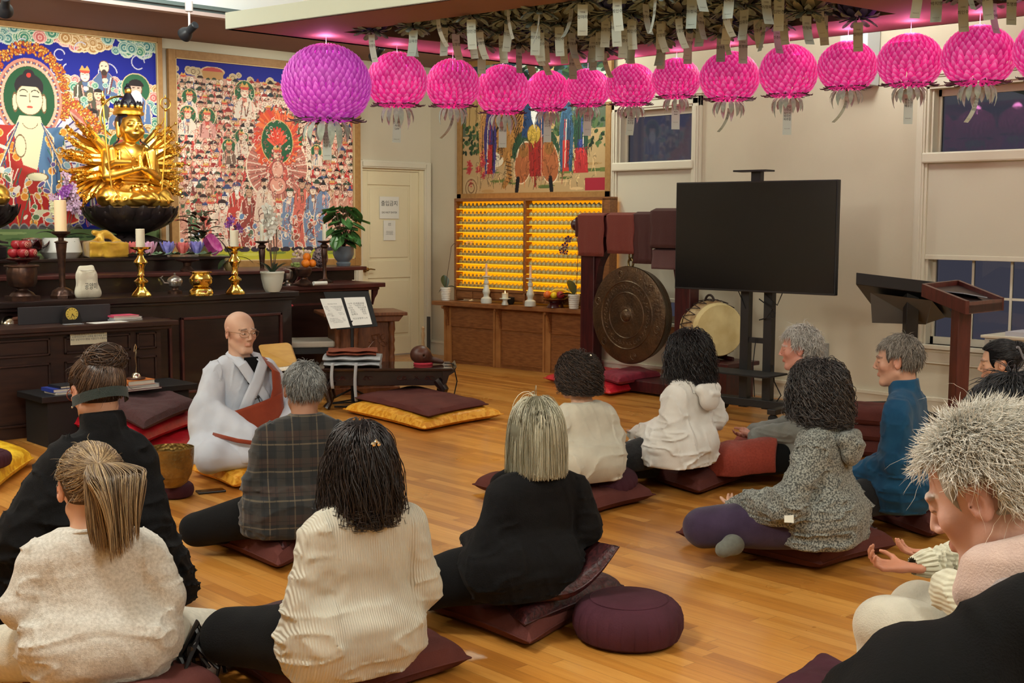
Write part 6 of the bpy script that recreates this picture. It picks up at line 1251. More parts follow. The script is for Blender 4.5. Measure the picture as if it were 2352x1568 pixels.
oc_ = obj('cables', MB().tube([(.02, .09, .9), (.16, .05, .83), (.10, .06, .76), (.02, .10, .74)], .005, 5).tube([(.07, .09, .94), (.18, .08, .86), (.22, .08, .95)], .004, 5).tube([(.16+.02*math.cos(a), .05, .79+.025*math.sin(a)) for a in np.linspace(0, 6.2, 10)], .005, 5).tube([(.0, .09, .6), (-.02, .09, .4), (0, .09, .15)], .004, 5).tube([(.13, .13, .4), (.16, .1, .28), (.22, .1, .18), (.18, .1, .12)], .005, 5).tube([(-.16, .09, .95), (-.10, .1, .82)], .004, 5), M_blackm, t); oc_['kind'] = 'stuff'
c = np.array([8.30, 6.50, 0]); bx = thing('drum_box', 'dark brown wooden box with carved top under the drum', 'box', (8.3, 6.52, 0))
obj('body', MB().box((8.12, 6.28, 0), (8.48, 6.80, .30)), M_gw, bx, world=True, smooth=False); obj('top_board', MB().box((8.09, 6.24, .30), (8.51, 6.84, .335)), M_gw, bx, world=True, smooth=False, bevel=.006)
dc = np.array([8.26, 6.56, .595]); ax_ = np.array([-.42, -.90, .0]); ax_ /= np.linalg.norm(ax_); t = thing('drum', 'barrel drum with a cream skin head and rope lacing on its box', 'drum', (dc[0], dc[1], dc[2]-.25))
q_ = np.array(Vector(ax_).to_track_quat('Z', 'Y').to_matrix()); Rr = .225; hl = .16
obj('shell', MB().lathe([(.001, -hl), (Rr*.9, -hl), (Rr*.98, -hl*.6), (Rr*1.06, 0), (Rr*.98, hl*.6), (Rr*.9, hl)], seg=40, cap=False).xf(q_).xf(None, dc), mat('drum_barrel', (196, 170, 124), .6, rgb2=(150, 112, 70), nscale=20), t, world=True)
obj('drum_head', MB().lathe([(Rr*1.0, hl-.05), (Rr*.975, hl-.01), (Rr*.93, hl+.006), (Rr*.5, hl+.012), (.001, hl+.014)], seg=40, cap=False).lathe([(Rr*1.0, -hl+.05), (Rr*.93, -hl-.006), (.001, -hl-.014)], seg=40, cap=False).xf(q_).xf(None, dc), mat('drum_skin', (222, 204, 150), .55, rgb2=(206, 184, 128), nscale=8), t, world=True)
mb = MB(); n = 22
for k in range(n):
    a0, a1 = 2*PI*k/n, 2*PI*(k+.5)/n; a2 = 2*PI*(k+1)/n
    def rp(a, z): r_ = Rr*(1.08-.10*(z/hl)**2)+.004; return (r_*math.cos(a), r_*math.sin(a), z)
    mb.tube([rp(a0, hl-.055), rp((a0+a1)/2, 0), rp(a1, -hl+.055)], .004, 5).tube([rp(a1, -hl+.055), rp((a1+a2)/2, 0), rp(a2, hl-.055)], .004, 5)
obj('rope_lacing', mb.xf(q_).xf(None, dc), mat('dark_rope', (52, 36, 30), .7), t, world=True); obj('carry_loop', MB().tube([dc+np.array([0, .02, .225])+np.array([.0, .045*math.cos(a), .055*math.sin(a)]) for a in np.linspace(0, PI, 12)], .010, 8), mat('dark_rope'), t, world=True)
obj('cradle', MB().tube([dc+np.array([-.10, .12, -.25]), dc+np.array([-.06, -.02, -.235]), dc+np.array([-.10, -.16, -.25])], .018, 8).tube([dc+np.array([.10, .12, -.25]), dc+np.array([.08, -.02, -.235]), dc+np.array([.10, -.16, -.25])], .018, 8), M_gw, t, world=True)
t = thing('black_lectern', 'matte black music lectern with a square post behind the man in blue', 'lectern', (8.30, 4.86, 0)); pl = oz(1966, 640, 1.11); pr_ = oz(2140, 655, 1.08); zz = 0
pl = od(1966, 640, 8.9); pr_ = od(2162, 664, 8.45); bk = np.array([.40, .10, -.15]); mb = MB(); th = np.array([0, 0, -.085])
up_ = np.array([0, 0, .045]); v = [pl+up_, pr_+up_, pr_+bk+up_*0.2, pl+bk+up_*.2]; v2 = [p+th for p in v]
mb.add(v+v2, [(0, 1, 2, 3), (7, 6, 5, 4), (0, 4, 5, 1), (1, 5, 6, 2), (2, 6, 7, 3), (3, 7, 4, 0)]); obj('desk_top', mb, M_black, t, world=True, smooth=False, bevel=.004)
mb = MB(); c_ = (pl+pr_)/2+bk*.45; a1, a2 = pl*.82+pr_*.18, pl*.1+pr_*.9; v = [a1+th, a2+th, a2+th+bk*.9, a1+th+bk*.9, c_+np.array([-.12, .18, -.22]), c_+np.array([.05, -.14, -.22]), c_+np.array([.14, -.1, -.22]), c_+np.array([0, .22, -.22])]
mb.add(v, [(0, 3, 2, 1), (4, 5, 6, 7), (0, 1, 5, 4), (1, 2, 6, 5), (2, 3, 7, 6), (3, 0, 4, 7)]); obj('desk_box', mb, mat('grey_underside', (92, 90, 84), .6), t, world=True, smooth=False)
pc = od(2089, 800, 8.75); obj('post', MB().obox((pc[0], pc[1], .50), .085, .085, 1.0, -.74), M_black, t, world=True, smooth=False, bevel=.004); obj('foot_box', MB().obox((pc[0]-.05, pc[1]+.05, .075), .55, .36, .15, -.2), M_black, t, world=True, smooth=False, bevel=.006)
M_mah = mat('mahogany', (94, 42, 36), .35, rgb2=(70, 28, 26), nscale=6, nstretch=(6, 6, 1), coat=.2)
t = thing('wooden_lectern', 'reddish mahogany lectern with a slanted tray top and round flared foot', 'lectern', (6.9, 3.55, 0))
P1, P2, P3, P4 = od(2121, 662, 7.7), od(2222, 702, 7.25), od(2302, 694, 7.55), od(2200, 653, 8.0)   # corners of the tray (left, front, right, back)
mb = MB(); dn = np.array([0, 0, -.045])
v = [P1, P2, P3, P4]; mb.add(v+[p+dn for p in v], [(0, 1, 2, 3), (7, 6, 5, 4), (0, 4, 5, 1), (1, 5, 6, 2), (2, 6, 7, 3), (3, 7, 4, 0)]); obj('tray_floor', mb, mat('dark_tray', (50, 34, 32), .4), t, world=True, smooth=False)
mb = MB()
for a, b in ((P1, P2), (P3, P4), (P4, P1)):
    d = (b-a)/np.linalg.norm(b-a); n_ = np.cross(d, [0, 0, 1.]); n_ /= np.linalg.norm(n_); e_ = .012*n_; u_ = np.array([0, 0, .028]); lo_ = np.array([0, 0, -.05])
    v = [a-e_+lo_, b-e_+lo_, b+e_+lo_, a+e_+lo_, a-e_+u_, b-e_+u_, b+e_+u_, a+e_+u_]; mb.add(v, [(0, 3, 2, 1), (4, 5, 6, 7), (0, 1, 5, 4), (1, 2, 6, 5), (2, 3, 7, 6), (3, 0, 4, 7)])
a, b = P2, P3; v = [a+[0, 0, -.05], b+[0, 0, -.05], b+[.02, .02, -.05], a+[.02, .02, -.05], a+[0, 0, .02], b+[0, 0, .02], b+[.02, .02, .02], a+[.02, .02, .02]]; mb.add(v, [(0, 3, 2, 1), (4, 5, 6, 7), (0, 1, 5, 4), (1, 2, 6, 5), (2, 3, 7, 6), (3, 0, 4, 7)])
obj('tray_rim', mb, M_mah, t, world=True, smooth=False)
pc = od(2205, 800, 7.5); pb = (float(pc[0]), float(pc[1])); obj('post', MB().obox((pb[0], pb[1], .52), .085, .085, .92, -.55), M_mah, t, world=True, smooth=False, bevel=.004)
obj('flared_foot', MB().lathe([(.20, 0), (.21, .02), (.18, .04), (.10, .08), (.07, .14), (.058, .24), (.05, .30)], c=(pb[0], pb[1], 0), seg=36), M_mah, t, world=True)
solo('booklet', MB().obox(((P1+P2+P3+P4)/4+np.array([.0, -.02, .004])), .16, .22, .006, M=rotz(-.55)@roty(.17)), mat('grey_book_cover'), 'thin dark booklet lying in the tray of the mahogany lectern', 'booklet', smooth=False)
t = thing('heater', 'white boxy heater with grille under the right window, papers on top', 'heater', (8.45, 3.6, 0))
obj('body', MB().box((8.32, 2.6, 0), (8.70, 4.20, .685)), mat('heater_white', (196, 192, 184), .5), t, world=True, smooth=False, bevel=.006); obj('lid', MB().box((8.30, 2.58, .685), (8.71, 4.22, .705)), M_trim, t, world=True, smooth=False, bevel=.004)
mb = MB()
for k in range(5): mb.box((8.314, 4.02, .615+.012*k), (8.32, 4.16, .621+.012*k))
obj('grille', mb, M_ink, t, world=True, smooth=False)
for k, (y, z, l_) in enumerate(((3.98, .705, 'pile of pale papers on the heater, nearest the lectern post'), (3.75, .705, 'second pile of pale papers on the heater below the window'))): solo('paper_stack', MB().box((8.36, y-.09, z), (8.62, y+.09, z+.03+.015*k)), mat('lilac_paper', (196, 194, 204), .7), l_, 'papers', smooth=False)
solo('wall_cabinet', MB().box((8.60, 5.375, 2.54), (8.78, 5.62, 2.99)), mat('pale_blue_white', (206, 212, 220), .5), 'white box fixed high on the wall behind the pink lanterns', 'box', bevel=.004, smooth=False)
solo('wall_panel', MB().box((8.765, 5.76, .25), (8.789, 6.0, .50)), mat('grey_plate', (150, 150, 146), .5), 'grey access plate on the wall behind the elderly man', 'panel', bevel=.003, smooth=False)
c = oz(2012, 975, 0); solo('black_block', MB().obox((c[0], c[1], .08), .24, .2, .16, -.6), M_blackm, 'small black box on the floor beside the man in blue', 'box', smooth=False, bevel=.004)
solo('floor_cable', MB().tube([(8.62, 10.2, .006), (8.2, 9.9, .008), (7.6, 9.95, .006), (7.2, 9.6, .008), (7.9, 9.7, .006), (8.5, 10.1, .008)], .008, 6), M_blackm, 'black cables lying on the floor near the white door', 'cable')
solo('floor_pole', MB().box((8.70, 10.86, .0), (8.72, 10.90, .42)), mat('dark_grey_pole', (60, 60, 62), .5), 'thin dark rod leaning upright in the room corner', 'rod', smooth=False)
M_pul = mat('carved_brown_wood', (126, 76, 44), .4, rgb2=(98, 56, 32), nscale=9, nstretch=(6, 6, 1)); pc = np.array([6.35, 8.88]); prz = -.42
t = thing('carved_pulpit', 'brown carved wooden pulpit with corner columns behind the music stand', 'pulpit', (pc[0], pc[1], 0), prz)
obj('body', MB().box((-.25, -.18, .05), (.25, .18, .62)), M_pul, t, smooth=False); obj('top_slab', MB().box((-.36, -.26, .67), (.36, .26, .70)).prism([(-.33, .67), (-.29, .62), (.29, .62), (.33, .67)], -.24, .24), M_pul, t, smooth=False, bevel=.006); obj('plinth', MB().box((-.30, -.23, 0), (.30, .23, .06)), M_pul, t, smooth=False, bevel=.008)
for x in (-.235, -.08, .235):
    pr = [(.024, .06), (.03, .09), (.022, .12)]+[(.024+.004*math.sin(q*2.2), .12+q*.028) for q in range(14)]+[(.022, .52), (.03, .55), (.026, .62)]; obj('column', MB().lathe(pr, c=(x, -.195, 0), seg=16), M_pul, t)
mb = MB()
for k in range(26): a = rnd.uniform(0, 6.28); cx_, cz_ = rnd.uniform(-.02, .18), rnd.uniform(.12, .5); mb.tube([(cx_+.03*math.cos(a+q)*(1-q*.12), -.183, cz_+.03*math.sin(a+q)*(1-q*.12)) for q in np.linspace(0, 4, 8)], .0035, 4)
for cz_ in (.45, .2): mb.tube([(.03, -.184, cz_-.06), (.08, -.186, cz_), (.06, -.184, cz_+.05), (.13, -.186, cz_+.06)], .006, 5)
obj('carved_relief', mb, M_pul, t)
A1, A2, A3, A4 = od(735, 685, 10.3), od(838, 682, 10.15), od(856, 747, 10.0), od(760, 755, 10.15); t = thing('music_stand', 'black music stand holding two printed sheets in front of the pulpit', 'stand', (A4[0]*.5+A3[0]*.5, A4[1]*.5+A3[1]*.5, 0))
def quad_map(u, v, off=0):
    """u 0..1 left to right, v 0..1 bottom to top on the stand desk"""
    u = np.asarray(u)[..., None]; v = np.asarray(v)[..., None]; p = (A4*(1-u)+A3*u)*(1-v)+(A1*(1-u)+A2*u)*v; n_ = np.cross(A3-A4, A1-A4); n_ /= np.linalg.norm(n_); return p+n_*off*(1 if (n_@(C0-A4)) > 0 else -1)
def slab_q(u0, u1, v0, v1, o0, o1):
    P = [quad_map(a, b, o) for o in (o0, o1) for a, b in ((u0, v0), (u1, v0), (u1, v1), (u0, v1))]; return MB().add(P, [(0, 1, 2, 3), (7, 6, 5, 4), (0, 4, 5, 1), (1, 5, 6, 2), (2, 6, 7, 3), (3, 7, 4, 0)])
obj('desk_plate', slab_q(.12, 1.10, -.03, 1.22, -.012, -.006), M_blackm, t, world=True, smooth=False)
pc_ = (A3+A4)/2-np.array([CF[0], CF[1], 0])*(-.03); obj('pole', MB().tube([(pc_[0], pc_[1], .02), (pc_[0], pc_[1], pc_[2]+.05)], .014, 10), M_black, t, world=True)
mb = MB()
for a in (0, 2.1, 4.2): mb.tube([(pc_[0], pc_[1], .12), (pc_[0]+.22*math.cos(a), pc_[1]+.22*math.sin(a), .012)], .009, 6)
obj('tripod_legs', mb, M_black, t, world=True)
for (u0, u1, v0, v1, lab, txt, sz) in ((0., .47, .0, .98, 'white sheet of small English print on the left of the music stand', 'The Heart Sutra\n\nAvalokiteshvara when practicing\nthe deep prajna paramita sees\nthat all five are empty and is\nsaved from all suffering.\n\nForm does not differ from\nemptiness, emptiness does not\ndiffer from form.\n\nNo eyes no ears no nose\nno tongue no body no mind\nno color no sound no smell\nno taste no touch', .0125), (.54, 1.0, .04, 1.0, 'white sheet of larger Korean print on the right of the music stand', '나무 관세음보살\n나 마하반야 나\n반야바라밀다심경\n관자재보살행심\n조견오온개공도\n일체고액사리자\n\n시고공중무색수', .021)):
    s_ = slab_q(u0, u1, v0, v1, 0, .003); o = solo('printed_sheet', s_, M_white_paper, lab, 'sheet', smooth=False); v, f = text_geo(txt, sz, space=1.1); W_ = np.linalg.norm(A3-A4); H_ = np.linalg.norm(A1-A4)
    P = quad_map((u0+u1)/2+v[:, 0]/W_, (v0+v1)/2+v[:, 1]/H_, .0045); mb = MB().add(P, f); obj('lettering', mb, M_ink, o, world=True, smooth=False)
c = np.array([5.97, 9.13]); t = thing('chair', 'black wooden chair with a pale seat pad between altar and pulpit', 'chair', (c[0], c[1], 0), -.5)
obj('seat_pad', MB().box((-.2, -.2, .40), (.22, .2, .455)), mat('pale_seat', (206, 196, 180), .7), t, smooth=False, bevel=.015); obj('seat_frame', MB().box((-.21, -.21, .35), (.23, .21, .40)), M_black, t, smooth=False); obj('backrest', MB().box((-.22, -.20, .56), (-.19, .2, .74)), M_black, t, smooth=False, bevel=.008)
for x, y in ((-.2, -.19), (-.2, .19), (.21, -.19), (.21, .19)): obj('leg', MB().box((x-.016, y-.016, 0), (x+.016, y+.016, .74 if x < 0 else .36)), M_black, t, smooth=False)
solo('red_cloth', MB().sph((c[0]-.20, c[1]+.02, .755), (.05, .10, .018), 12), mat('crimson_cloth', (190, 50, 66), .7), 'small crimson cloth laid on the black chair back', 'cloth')
T1, T2 = np.array([5.50, 8.02]), np.array([6.38, 8.62]); T0 = np.array([5.35, 8.15]); t = thing('low_table', 'low dark carved table with curved legs and a glass top beside the pulpit', 'table', (5.98, 8.02, 0), -.66)
TW, TD = 1.06, .50; TZ = .33
obj('tabletop', MB().box((-TW/2, -TD/2, TZ-.022), (TW/2, TD/2, TZ)), mat('dark_table_gloss', (48, 30, 24), .12, coat=.5), t, smooth=False, bevel=.006); obj('apron', MB().box((-TW/2+.07, -TD/2+.04, TZ-.14), (TW/2-.07, TD/2-.04, TZ-.022)), M_rose, t, smooth=False, bevel=.004)
for s in (-1, 1): obj('end_block', MB().prism([(s*(TW/2-.08), TZ-.02), (s*(TW/2), TZ-.02), (s*(TW/2+.03), TZ+.012), (s*(TW/2+.01), TZ-.035), (s*(TW/2-.03), TZ-.06), (s*(TW/2-.045), TZ-.11), (s*(TW/2-.08), TZ-.14)], -TD/2+.02, TD/2-.02), M_rose, t, smooth=False)
for sx_ in (-1, 1):
    for sy_ in (-1, 1): obj('leg', MB().tube([(sx_*(TW/2-.12), sy_*(TD/2-.07), TZ-.10), (sx_*(TW/2-.07), sy_*(TD/2-.05), TZ-.17), (sx_*(TW/2-.10), sy_*(TD/2-.06), .06), (sx_*(TW/2-.07), sy_*(TD/2-.05), .014)], [.045, .04, .024, .03], 10), M_rose, t)
mb = MB()
for xx in (-.24, .24):
    for k in range(8): a = k*.8; mb.tube([(xx+.14*math.cos(a)*.9+.02*math.cos(q), -TD/2+.037, TZ-.08+.014*math.sin(q+a)) for q in np.linspace(0, 5, 7)], .0028, 4)
obj('carved_relief', mb, M_rose2, t)
ca, sa = math.cos(-.66), math.sin(-.66)
def tw(x, y, z=TZ): return np.array([5.98+x*ca-y*sa, 8.02+x*sa+y*ca, z])
def folded(c, w, d, h, rz, m, label, layers=4, seed=0):
    mb = MB(); r = random.Random(seed)
    for k in range(layers):
        z0_, hh = h*k/layers, h/layers; P = []; ww, dd = w*r.uniform(.93, 1.03), d*r.uniform(.92, 1.03); ox_, oy_ = r.uniform(-.01, .01), r.uniform(-.01, .01)
        for q in np.linspace(0, 2*PI, 12, endpoint=False):
            zq = z0_+hh*.5+hh*.52*math.sin(q); k_ = 1+.03*math.cos(q)*0; e_ = math.cos(q)
            P.append([(ox_+ww/2*(1 if 0 else 1)*u_*.0+ww*u_, oy_+dd/2*(e_*.99 if abs(e_) > .4 else e_)+.004*math.sin(u_*20+k), zq+.004*math.sin(u_*14+q+k)) for u_ in np.linspace(-.5, .5, 14)])
        P = np.array(P); n_ = len(P); mb.grid(np.concatenate([P, P[:1]])); 
        for e in (0, 13): mb.add(P[:, e], [tuple(range(n_)) if e else tuple(range(n_-1, -1, -1))])
    mb.xf(rotz(rz)).xf(None, c); return solo('folded_cloth', mb, m, label, 'cloth')
M_gc = mat('grey_robe_cloth', (170, 172, 174), .85, bump=.2, bscale=90); M_bc = mat('rust_brown_cloth', (140, 70, 44), .85, bump=.2, bscale=90, rgb2=(120, 56, 36), nscale=10)
c = tw(-.26, -.02); folded(c, .46, .34, .085, -.70, M_gc, 'folded pale grey robe with hanging ties on the low table', 2, 1); c2_ = c+np.array([.0, .0, .086]); folded(c2_, .38, .24, .05, -.62, M_bc, 'folded rust brown cloth on top of the grey robe', 2, 2)
for k, (u_, L_) in enumerate(((-.40, .20), (-.22, .30))):
    p = tw(u_, -.27, TZ+.05); P = []
    for q in np.linspace(0, 1, 10): zz = p[2]-(L_*q); pp = p+np.array([-.01-.012*math.sin(q*3), -.012, 0]); P.append([(pp[0]-.012*ca, pp[1]-.012*sa, zz), (pp[0]+.012*ca, pp[1]+.012*sa, zz)])
    o = solo('robe_tie', MB().grid(np.array(P)), M_gc, ['short pale tie strap hanging from the grey robe, left', 'long pale tie strap hanging from the grey robe, right'][k], 'strap'); o.modifiers.new('s', 'SOLIDIFY').thickness = .004
c = tw(.30, .02); t = thing('wooden_fish', 'round brown wooden fish drum on the low table', 'drum', c, -.6)
sd = SDF((-.13, -.12, -.01), (.20, .12, .18), .006); sd.ell((-.02, 0, .08), (.085, .08, .075), .02); sd.cone((.03, 0, .05), (.15, 0, .02), .035, .018, .03); sd.cone((.0, -.085, .08), (.0, .085, .05), .008, .008, .006, sub=True); sd.cut(lambda P: -P[..., 2]); sdf_obj('body', sd, M_woodd, t)
obj('cushion_ring', MB().lathe([(.001, 0), (.075, 0), (.08, .010), (.07, .018), (.001, .018)], seg=24), mat('crimson_cloth'), t)
c = tw(.30, .08); solo('striker', MB().lathe([(.012, 0), (.014, .04), (.010, .09), (.016, .13), (.010, .16), (.014, .19), (.001, .205)], c+np.array([0, .0, .10]), 12), mat('pale_turned_wood', (156, 124, 84), .5), 'turned pale wooden handle standing behind the wooden fish', 'striker')
solo('table_cable', MB().tube([tw(.47, 0, TZ+.012), tw(.54, -.02, TZ+.01), tw(.57, -.04, .2), tw(.53, -.05, .02), tw(.40, -.3, .006)], .005, 6), M_blackm, 'thin black cable hanging over the right end of the low table', 'cable')
solo('cable_tangle', MB().tube([tw(-.4, -.1, .01), tw(-.2, -.2, .03), tw(.0, -.05, .01), tw(-.25, .1, .04), tw(-.45, 0, .02), tw(-.1, .15, .02), tw(.1, -.15, .012)], .007, 6), M_blackm, 'tangle of dark cables on the floor beneath the low table', 'cable')
Q1, Q2, Q3, Q4 = od(592, 792, 8.4), od(665, 786, 8.25), od(683, 838, 8.1), od(612, 846, 8.25); Q3 = Q3; mb = MB(); t = thing('book_rest', 'tilted yellow wooden book rest with rounded corners behind the monk', 'stand', (Q3[0], Q3[1], 0))
n_ = np.cross(Q3-Q4, Q1-Q4); n_ /= np.linalg.norm(n_); n_ *= -1 if n_@(C0-Q4) > 0 else 1
def rr_pts(k=.12, n=6):
    P = []
    for (cx_, cy_, a0) in ((k, k, PI), (1-k, k, 1.5*PI), (1-k, 1-k, 0), (k, 1-k, .5*PI)):
        for a in np.linspace(a0, a0+PI/2, n): P.append((cx_+k*math.cos(a), cy_+k*math.sin(a)))
    return P
pp = rr_pts(); top_ = [(Q4*(1-u)+Q3*u)*(1-v)+(Q1*(1-u)+Q2*u)*v for u, v in pp]; m = len(pp); mb.add(top_+[p+n_*.014 for p in top_], [tuple(range(m)), tuple(range(2*m-1, m-1, -1))]+[(i, i+m, (i+1) % m+m, (i+1) % m) for i in range(m)])
obj('panel', mb, mat('yellow_plywood', (190, 146, 66), .4, rgb2=(176, 130, 54), nscale=6, nstretch=(1, 1, 8)), t, world=True, smooth=False)
e = (Q4+Q3)/2; w_ = (Q3-Q4)/2; mb = MB(); v = [e-w_-[0, 0, .012], e+w_-[0, 0, .012], e+w_-[.06, .10, .014], e-w_-[.06, .10, .014]]; v = [np.array(x) for x in v]; mb.add(v+[x+np.array([0, 0, .01]) for x in v], [(0, 3, 2, 1), (4, 5, 6, 7), (0, 1, 5, 4), (1, 2, 6, 5), (2, 3, 7, 6), (3, 0, 4, 7)]); obj('ledge', mb, M_page, t, world=True, smooth=False)
bz = e[2]-.02; obj('support_box', MB().obox((e[0]+.05, e[1]+.06, bz/2), .34, .26, bz, -.74), M_blackm, t, world=True, smooth=False)

def paper_on_door(px0, px1, py0, py1, label, items, m):
    a = oy(px0, py1, 10.957); b = oy(px1, py0, 10.957); w, h = b[0]-a[0], b[2]-a[2]; t = thing('door_notice', label, 'notice', ((a[0]+b[0])/2, 10.957, a[2])); obj('sheet', MB().box((-w/2, -.002, 0), (w/2, 0, h)), m, t, smooth=False)
    for txt, sz, z in items: v, f = text_geo(txt, sz); obj('lettering', MB().add(np.stack([v[:, 0], 0*v[:, 0]-.0032, v[:, 1]+z*h], -1), f), M_ink, t, smooth=False)
paper_on_door(872, 916, 452, 502, 'white notice with bold Korean writing taped on the white door', [('출입금지', .062, .68), ('DO NOT ENTER', .028, .28)], M_white_paper)
paper_on_door(881, 908, 506, 552, 'small white sheet of fine print taped below the notice on the door', [('안내문\nNotice', .014, .8), ('Please do not enter\nthis room during the\nservice. Thank you\nfor your cooperation.', .011, .38)], M_white_paper)
def cushion(name, label, cat, L, F, R, z, h, m, grp=None, px=True, bend=None, pull=.07, seed=0, n=37, sag=.0, world3=False):
    """soft rectangular cushion through three corner points (left, front, right)"""
    if px: L, F, R = oz(*L, z+.02), oz(*F, z+.02), oz(*R, z+.02)
    L, F, R = [np.array(q, float) for q in (L, F, R)]; c = (L+R)/2; e1 = (F-L)/2; e2 = (R-F)/2; u = np.linspace(-1, 1, n); U, V = np.meshgrid(u, u, indexing='ij')
    T = h/2*((1-np.abs(U)**7)*(1-np.abs(V)**7))**.45; k1 = 1-pull*(1-V**2)*np.abs(U)**2; k2 = 1-pull*(1-U**2)*np.abs(V)**2
    XY = (U*k1)[..., None]*e1+(V*k2)[..., None]*e2; XY[..., 2] = 0; W = XY+c; nz = vnoise(np.stack([W[..., 0]*9, W[..., 1]*9, 0*U+seed], -1), seed)*h*.09*(T/(h/2))+vnoise(np.stack([W[..., 0]*26, W[..., 1]*26, 0*U+seed], -1), seed)*h*.03
    Zt = T*1.25+nz; Zb = -T*.75; base = h*.38
    if sag: Zt -= sag*h*np.exp(-(U**2+V**2)*3)
    mb = MB()
    for Z, fl in ((Zt, False), (Zb, True)):
        P = XY.copy(); P[..., 2] = Z+base
        if bend is not None: P = bend(P, U, V)
        mb.grid(P, flip=not fl)
    t = thing(name, label, cat, (c[0], c[1], z), 0, grp); obj('cover', mb, m, t)
    a = np.linspace(0, 1, 14); loop = [(-1+2*q, -1) for q in a]+[(1, -1+2*q) for q in a[1:]]+[(1-2*q, 1) for q in a[1:]]+[(-1, 1-2*q) for q in a[1:]]; P = []
    for x, y in loop: p = e1*x*(1-pull*(1-y*y)*x*x)+e2*y*(1-pull*(1-x*x)*y*y); P.append([p[0], p[1], base])
    P = np.array(P)
    if bend is not None: P = bend(P[:, None, :], np.array([q[0] for q in loop])[:, None], np.array([q[1] for q in loop])[:, None])[:, 0]
    obj('seam_piping', MB().tube(P, .0035, 5), m, t); return t
def zafu(label, px, py, z, r, h, m, tilt=(0, 0), c=None, name='round_cushion', pl=26, dent=0):
    c = oz(px, py, z) if c is None else np.array(c); t = thing(name, label, 'cushion', c); t.rotation_euler = (tilt[0], tilt[1], 0)
    pr = [(.001, 0), (r*.78, .0), (r*.93, h*.12), (r*1., h*.36), (r*1.0, h*.58), (r*.95, h*.78), (r*.84, h*.92), (r*.70, h*.985), (r*.68, h*1.), (r*.4, h*(1.02-dent)), (.001, h*(1.03-dent*1.3))]
    obj('cover', MB().lathe(pr, seg=pl*6, rad=lambda a, q: 1+(.022*np.abs(np.cos(a*pl/2))**.5-.015)*((q > h*.05) & (q < h*.95))+.012*np.sin(a*3+1)), m, t)
    obj('seam_piping', MB().tube([(r*.70*math.cos(a), r*.70*math.sin(a), h*.992) for a in np.linspace(0, 2*PI, 48)], .0022, 4), m, t); return t
M_mar = mat('maroon_cotton', (100, 55, 49), .9, rgb2=(86, 46, 42), nscale=5, bump=.2, bscale=160, spec=.2); M_broc = mat('plum_brocade', (70, 26, 28), .5, rgb2=(44, 14, 18), nscale=70, bump=.4, bscale=70, ramp=(.45, .55)); M_zaf = mat('plum_cotton', (76, 38, 50), .85, rgb2=(66, 32, 42), nscale=6, bump=.2, bscale=200, spec=.25)
M_gsat = mat('gold_brocade', (226, 150, 30), .38, rgb2=(246, 184, 66), nscale=26, ramp=(.45, .55), bump=.35, bscale=26, bdist=.02); M_ysat = mat('yellow_brocade', (226, 170, 20), .36, rgb2=(250, 206, 50), nscale=22, ramp=(.45, .55), bump=.35, bscale=22, bdist=.02)
M_red = mat('red_satin', (186, 24, 40), .35, rgb2=(214, 40, 56), nscale=14, bump=.3, bscale=14, bdist=.02); M_crim = mat('crimson_plush', (142, 24, 52), .7, rgb2=(120, 18, 44), nscale=20, bump=.2, bscale=120, sheen=.04); M_flee = mat('maroon_fleece', (72, 28, 32), .95, rgb2=(56, 20, 24), nscale=60, bump=.5, bscale=150, sheen=.04)
G = 'maroon floor mats'
cushion('floor_mat', 'maroon mat under the woman with the blonde bob, in the middle front', 'mat', (945, 1392), (1216, 1492), (1432, 1374), 0, .12, M_mar, G)
cushion('floor_cushion', 'plum brocade cushion folded under the blonde bob woman, lower layer', 'cushion', (1082, 1372), (1205, 1440), (1432, 1350), .07, .075, M_broc, None)
def bnd(P, U, V): P = P.copy(); P[..., 2] += .085*np.maximum(0, V)**2*1.9+.02*np.maximum(0, U-.2); return P
cushion('floor_cushion', 'plum brocade cushion with its right end curled up beside the blonde bob woman', 'cushion', (1088, 1340), (1160, 1392), (1420, 1372), .13, .07, M_broc, None, bend=bnd)
zafu('large round plum pleated cushion alone on the floor at the front', 1443, 1467, 0, .196, .15, M_zaf)
cushion('floor_mat', 'maroon mat under the curly haired woman in the cream top, tips at both sides', 'mat', (1085, 1122), (1335, 1192), (1505, 1146), 0, .12, M_mar, G); zafu('round plum cushion under the curly haired woman in the cream top', 1385, 1128, .05, .19, .11, M_zaf, (-.0, -.12))
cushion('floor_mat', 'maroon mat under the person in the white hoodie', 'mat', (1408, 1080), (1606, 1138), (1770, 1082), 0, .12, M_mar, G); cushion('floor_cushion', 'dark plum brocade mat lying between maroon mat and white hoodie person', 'cushion', (1440, 1062), (1600, 1102), (1735, 1064), .05, .05, M_broc); zafu('round plum cushion under the person in the white hoodie', 1588, 1068, .09, .185, .10, M_zaf, (0, -.12))
cushion('floor_mat', 'maroon mat under the elderly man with the terracotta towel', 'mat', (1660, 1040), (1800, 1086), (1990, 1035), 0, .12, M_mar, G)
cushion('floor_mat', 'wide maroon mat under the woman in the grey marl hoodie', 'mat', (1553, 1234), (1886, 1310), (2063, 1262), 0, .12, M_mar, G); cushion('floor_cushion', 'plum brocade cushion directly under the woman in the grey marl hoodie', 'cushion', (1590, 1192), (1866, 1262), (2014, 1216), .07, .07, M_broc)
cushion('floor_mat', 'maroon mat under the man in blue', 'mat', (1935, 1166), (2140, 1238), (2260, 1190), 0, .12, M_mar, G); zafu('round plum cushion under the man in the blue fleece', 2125, 1178, .06, .20, .13, M_zaf, (0, -.1))
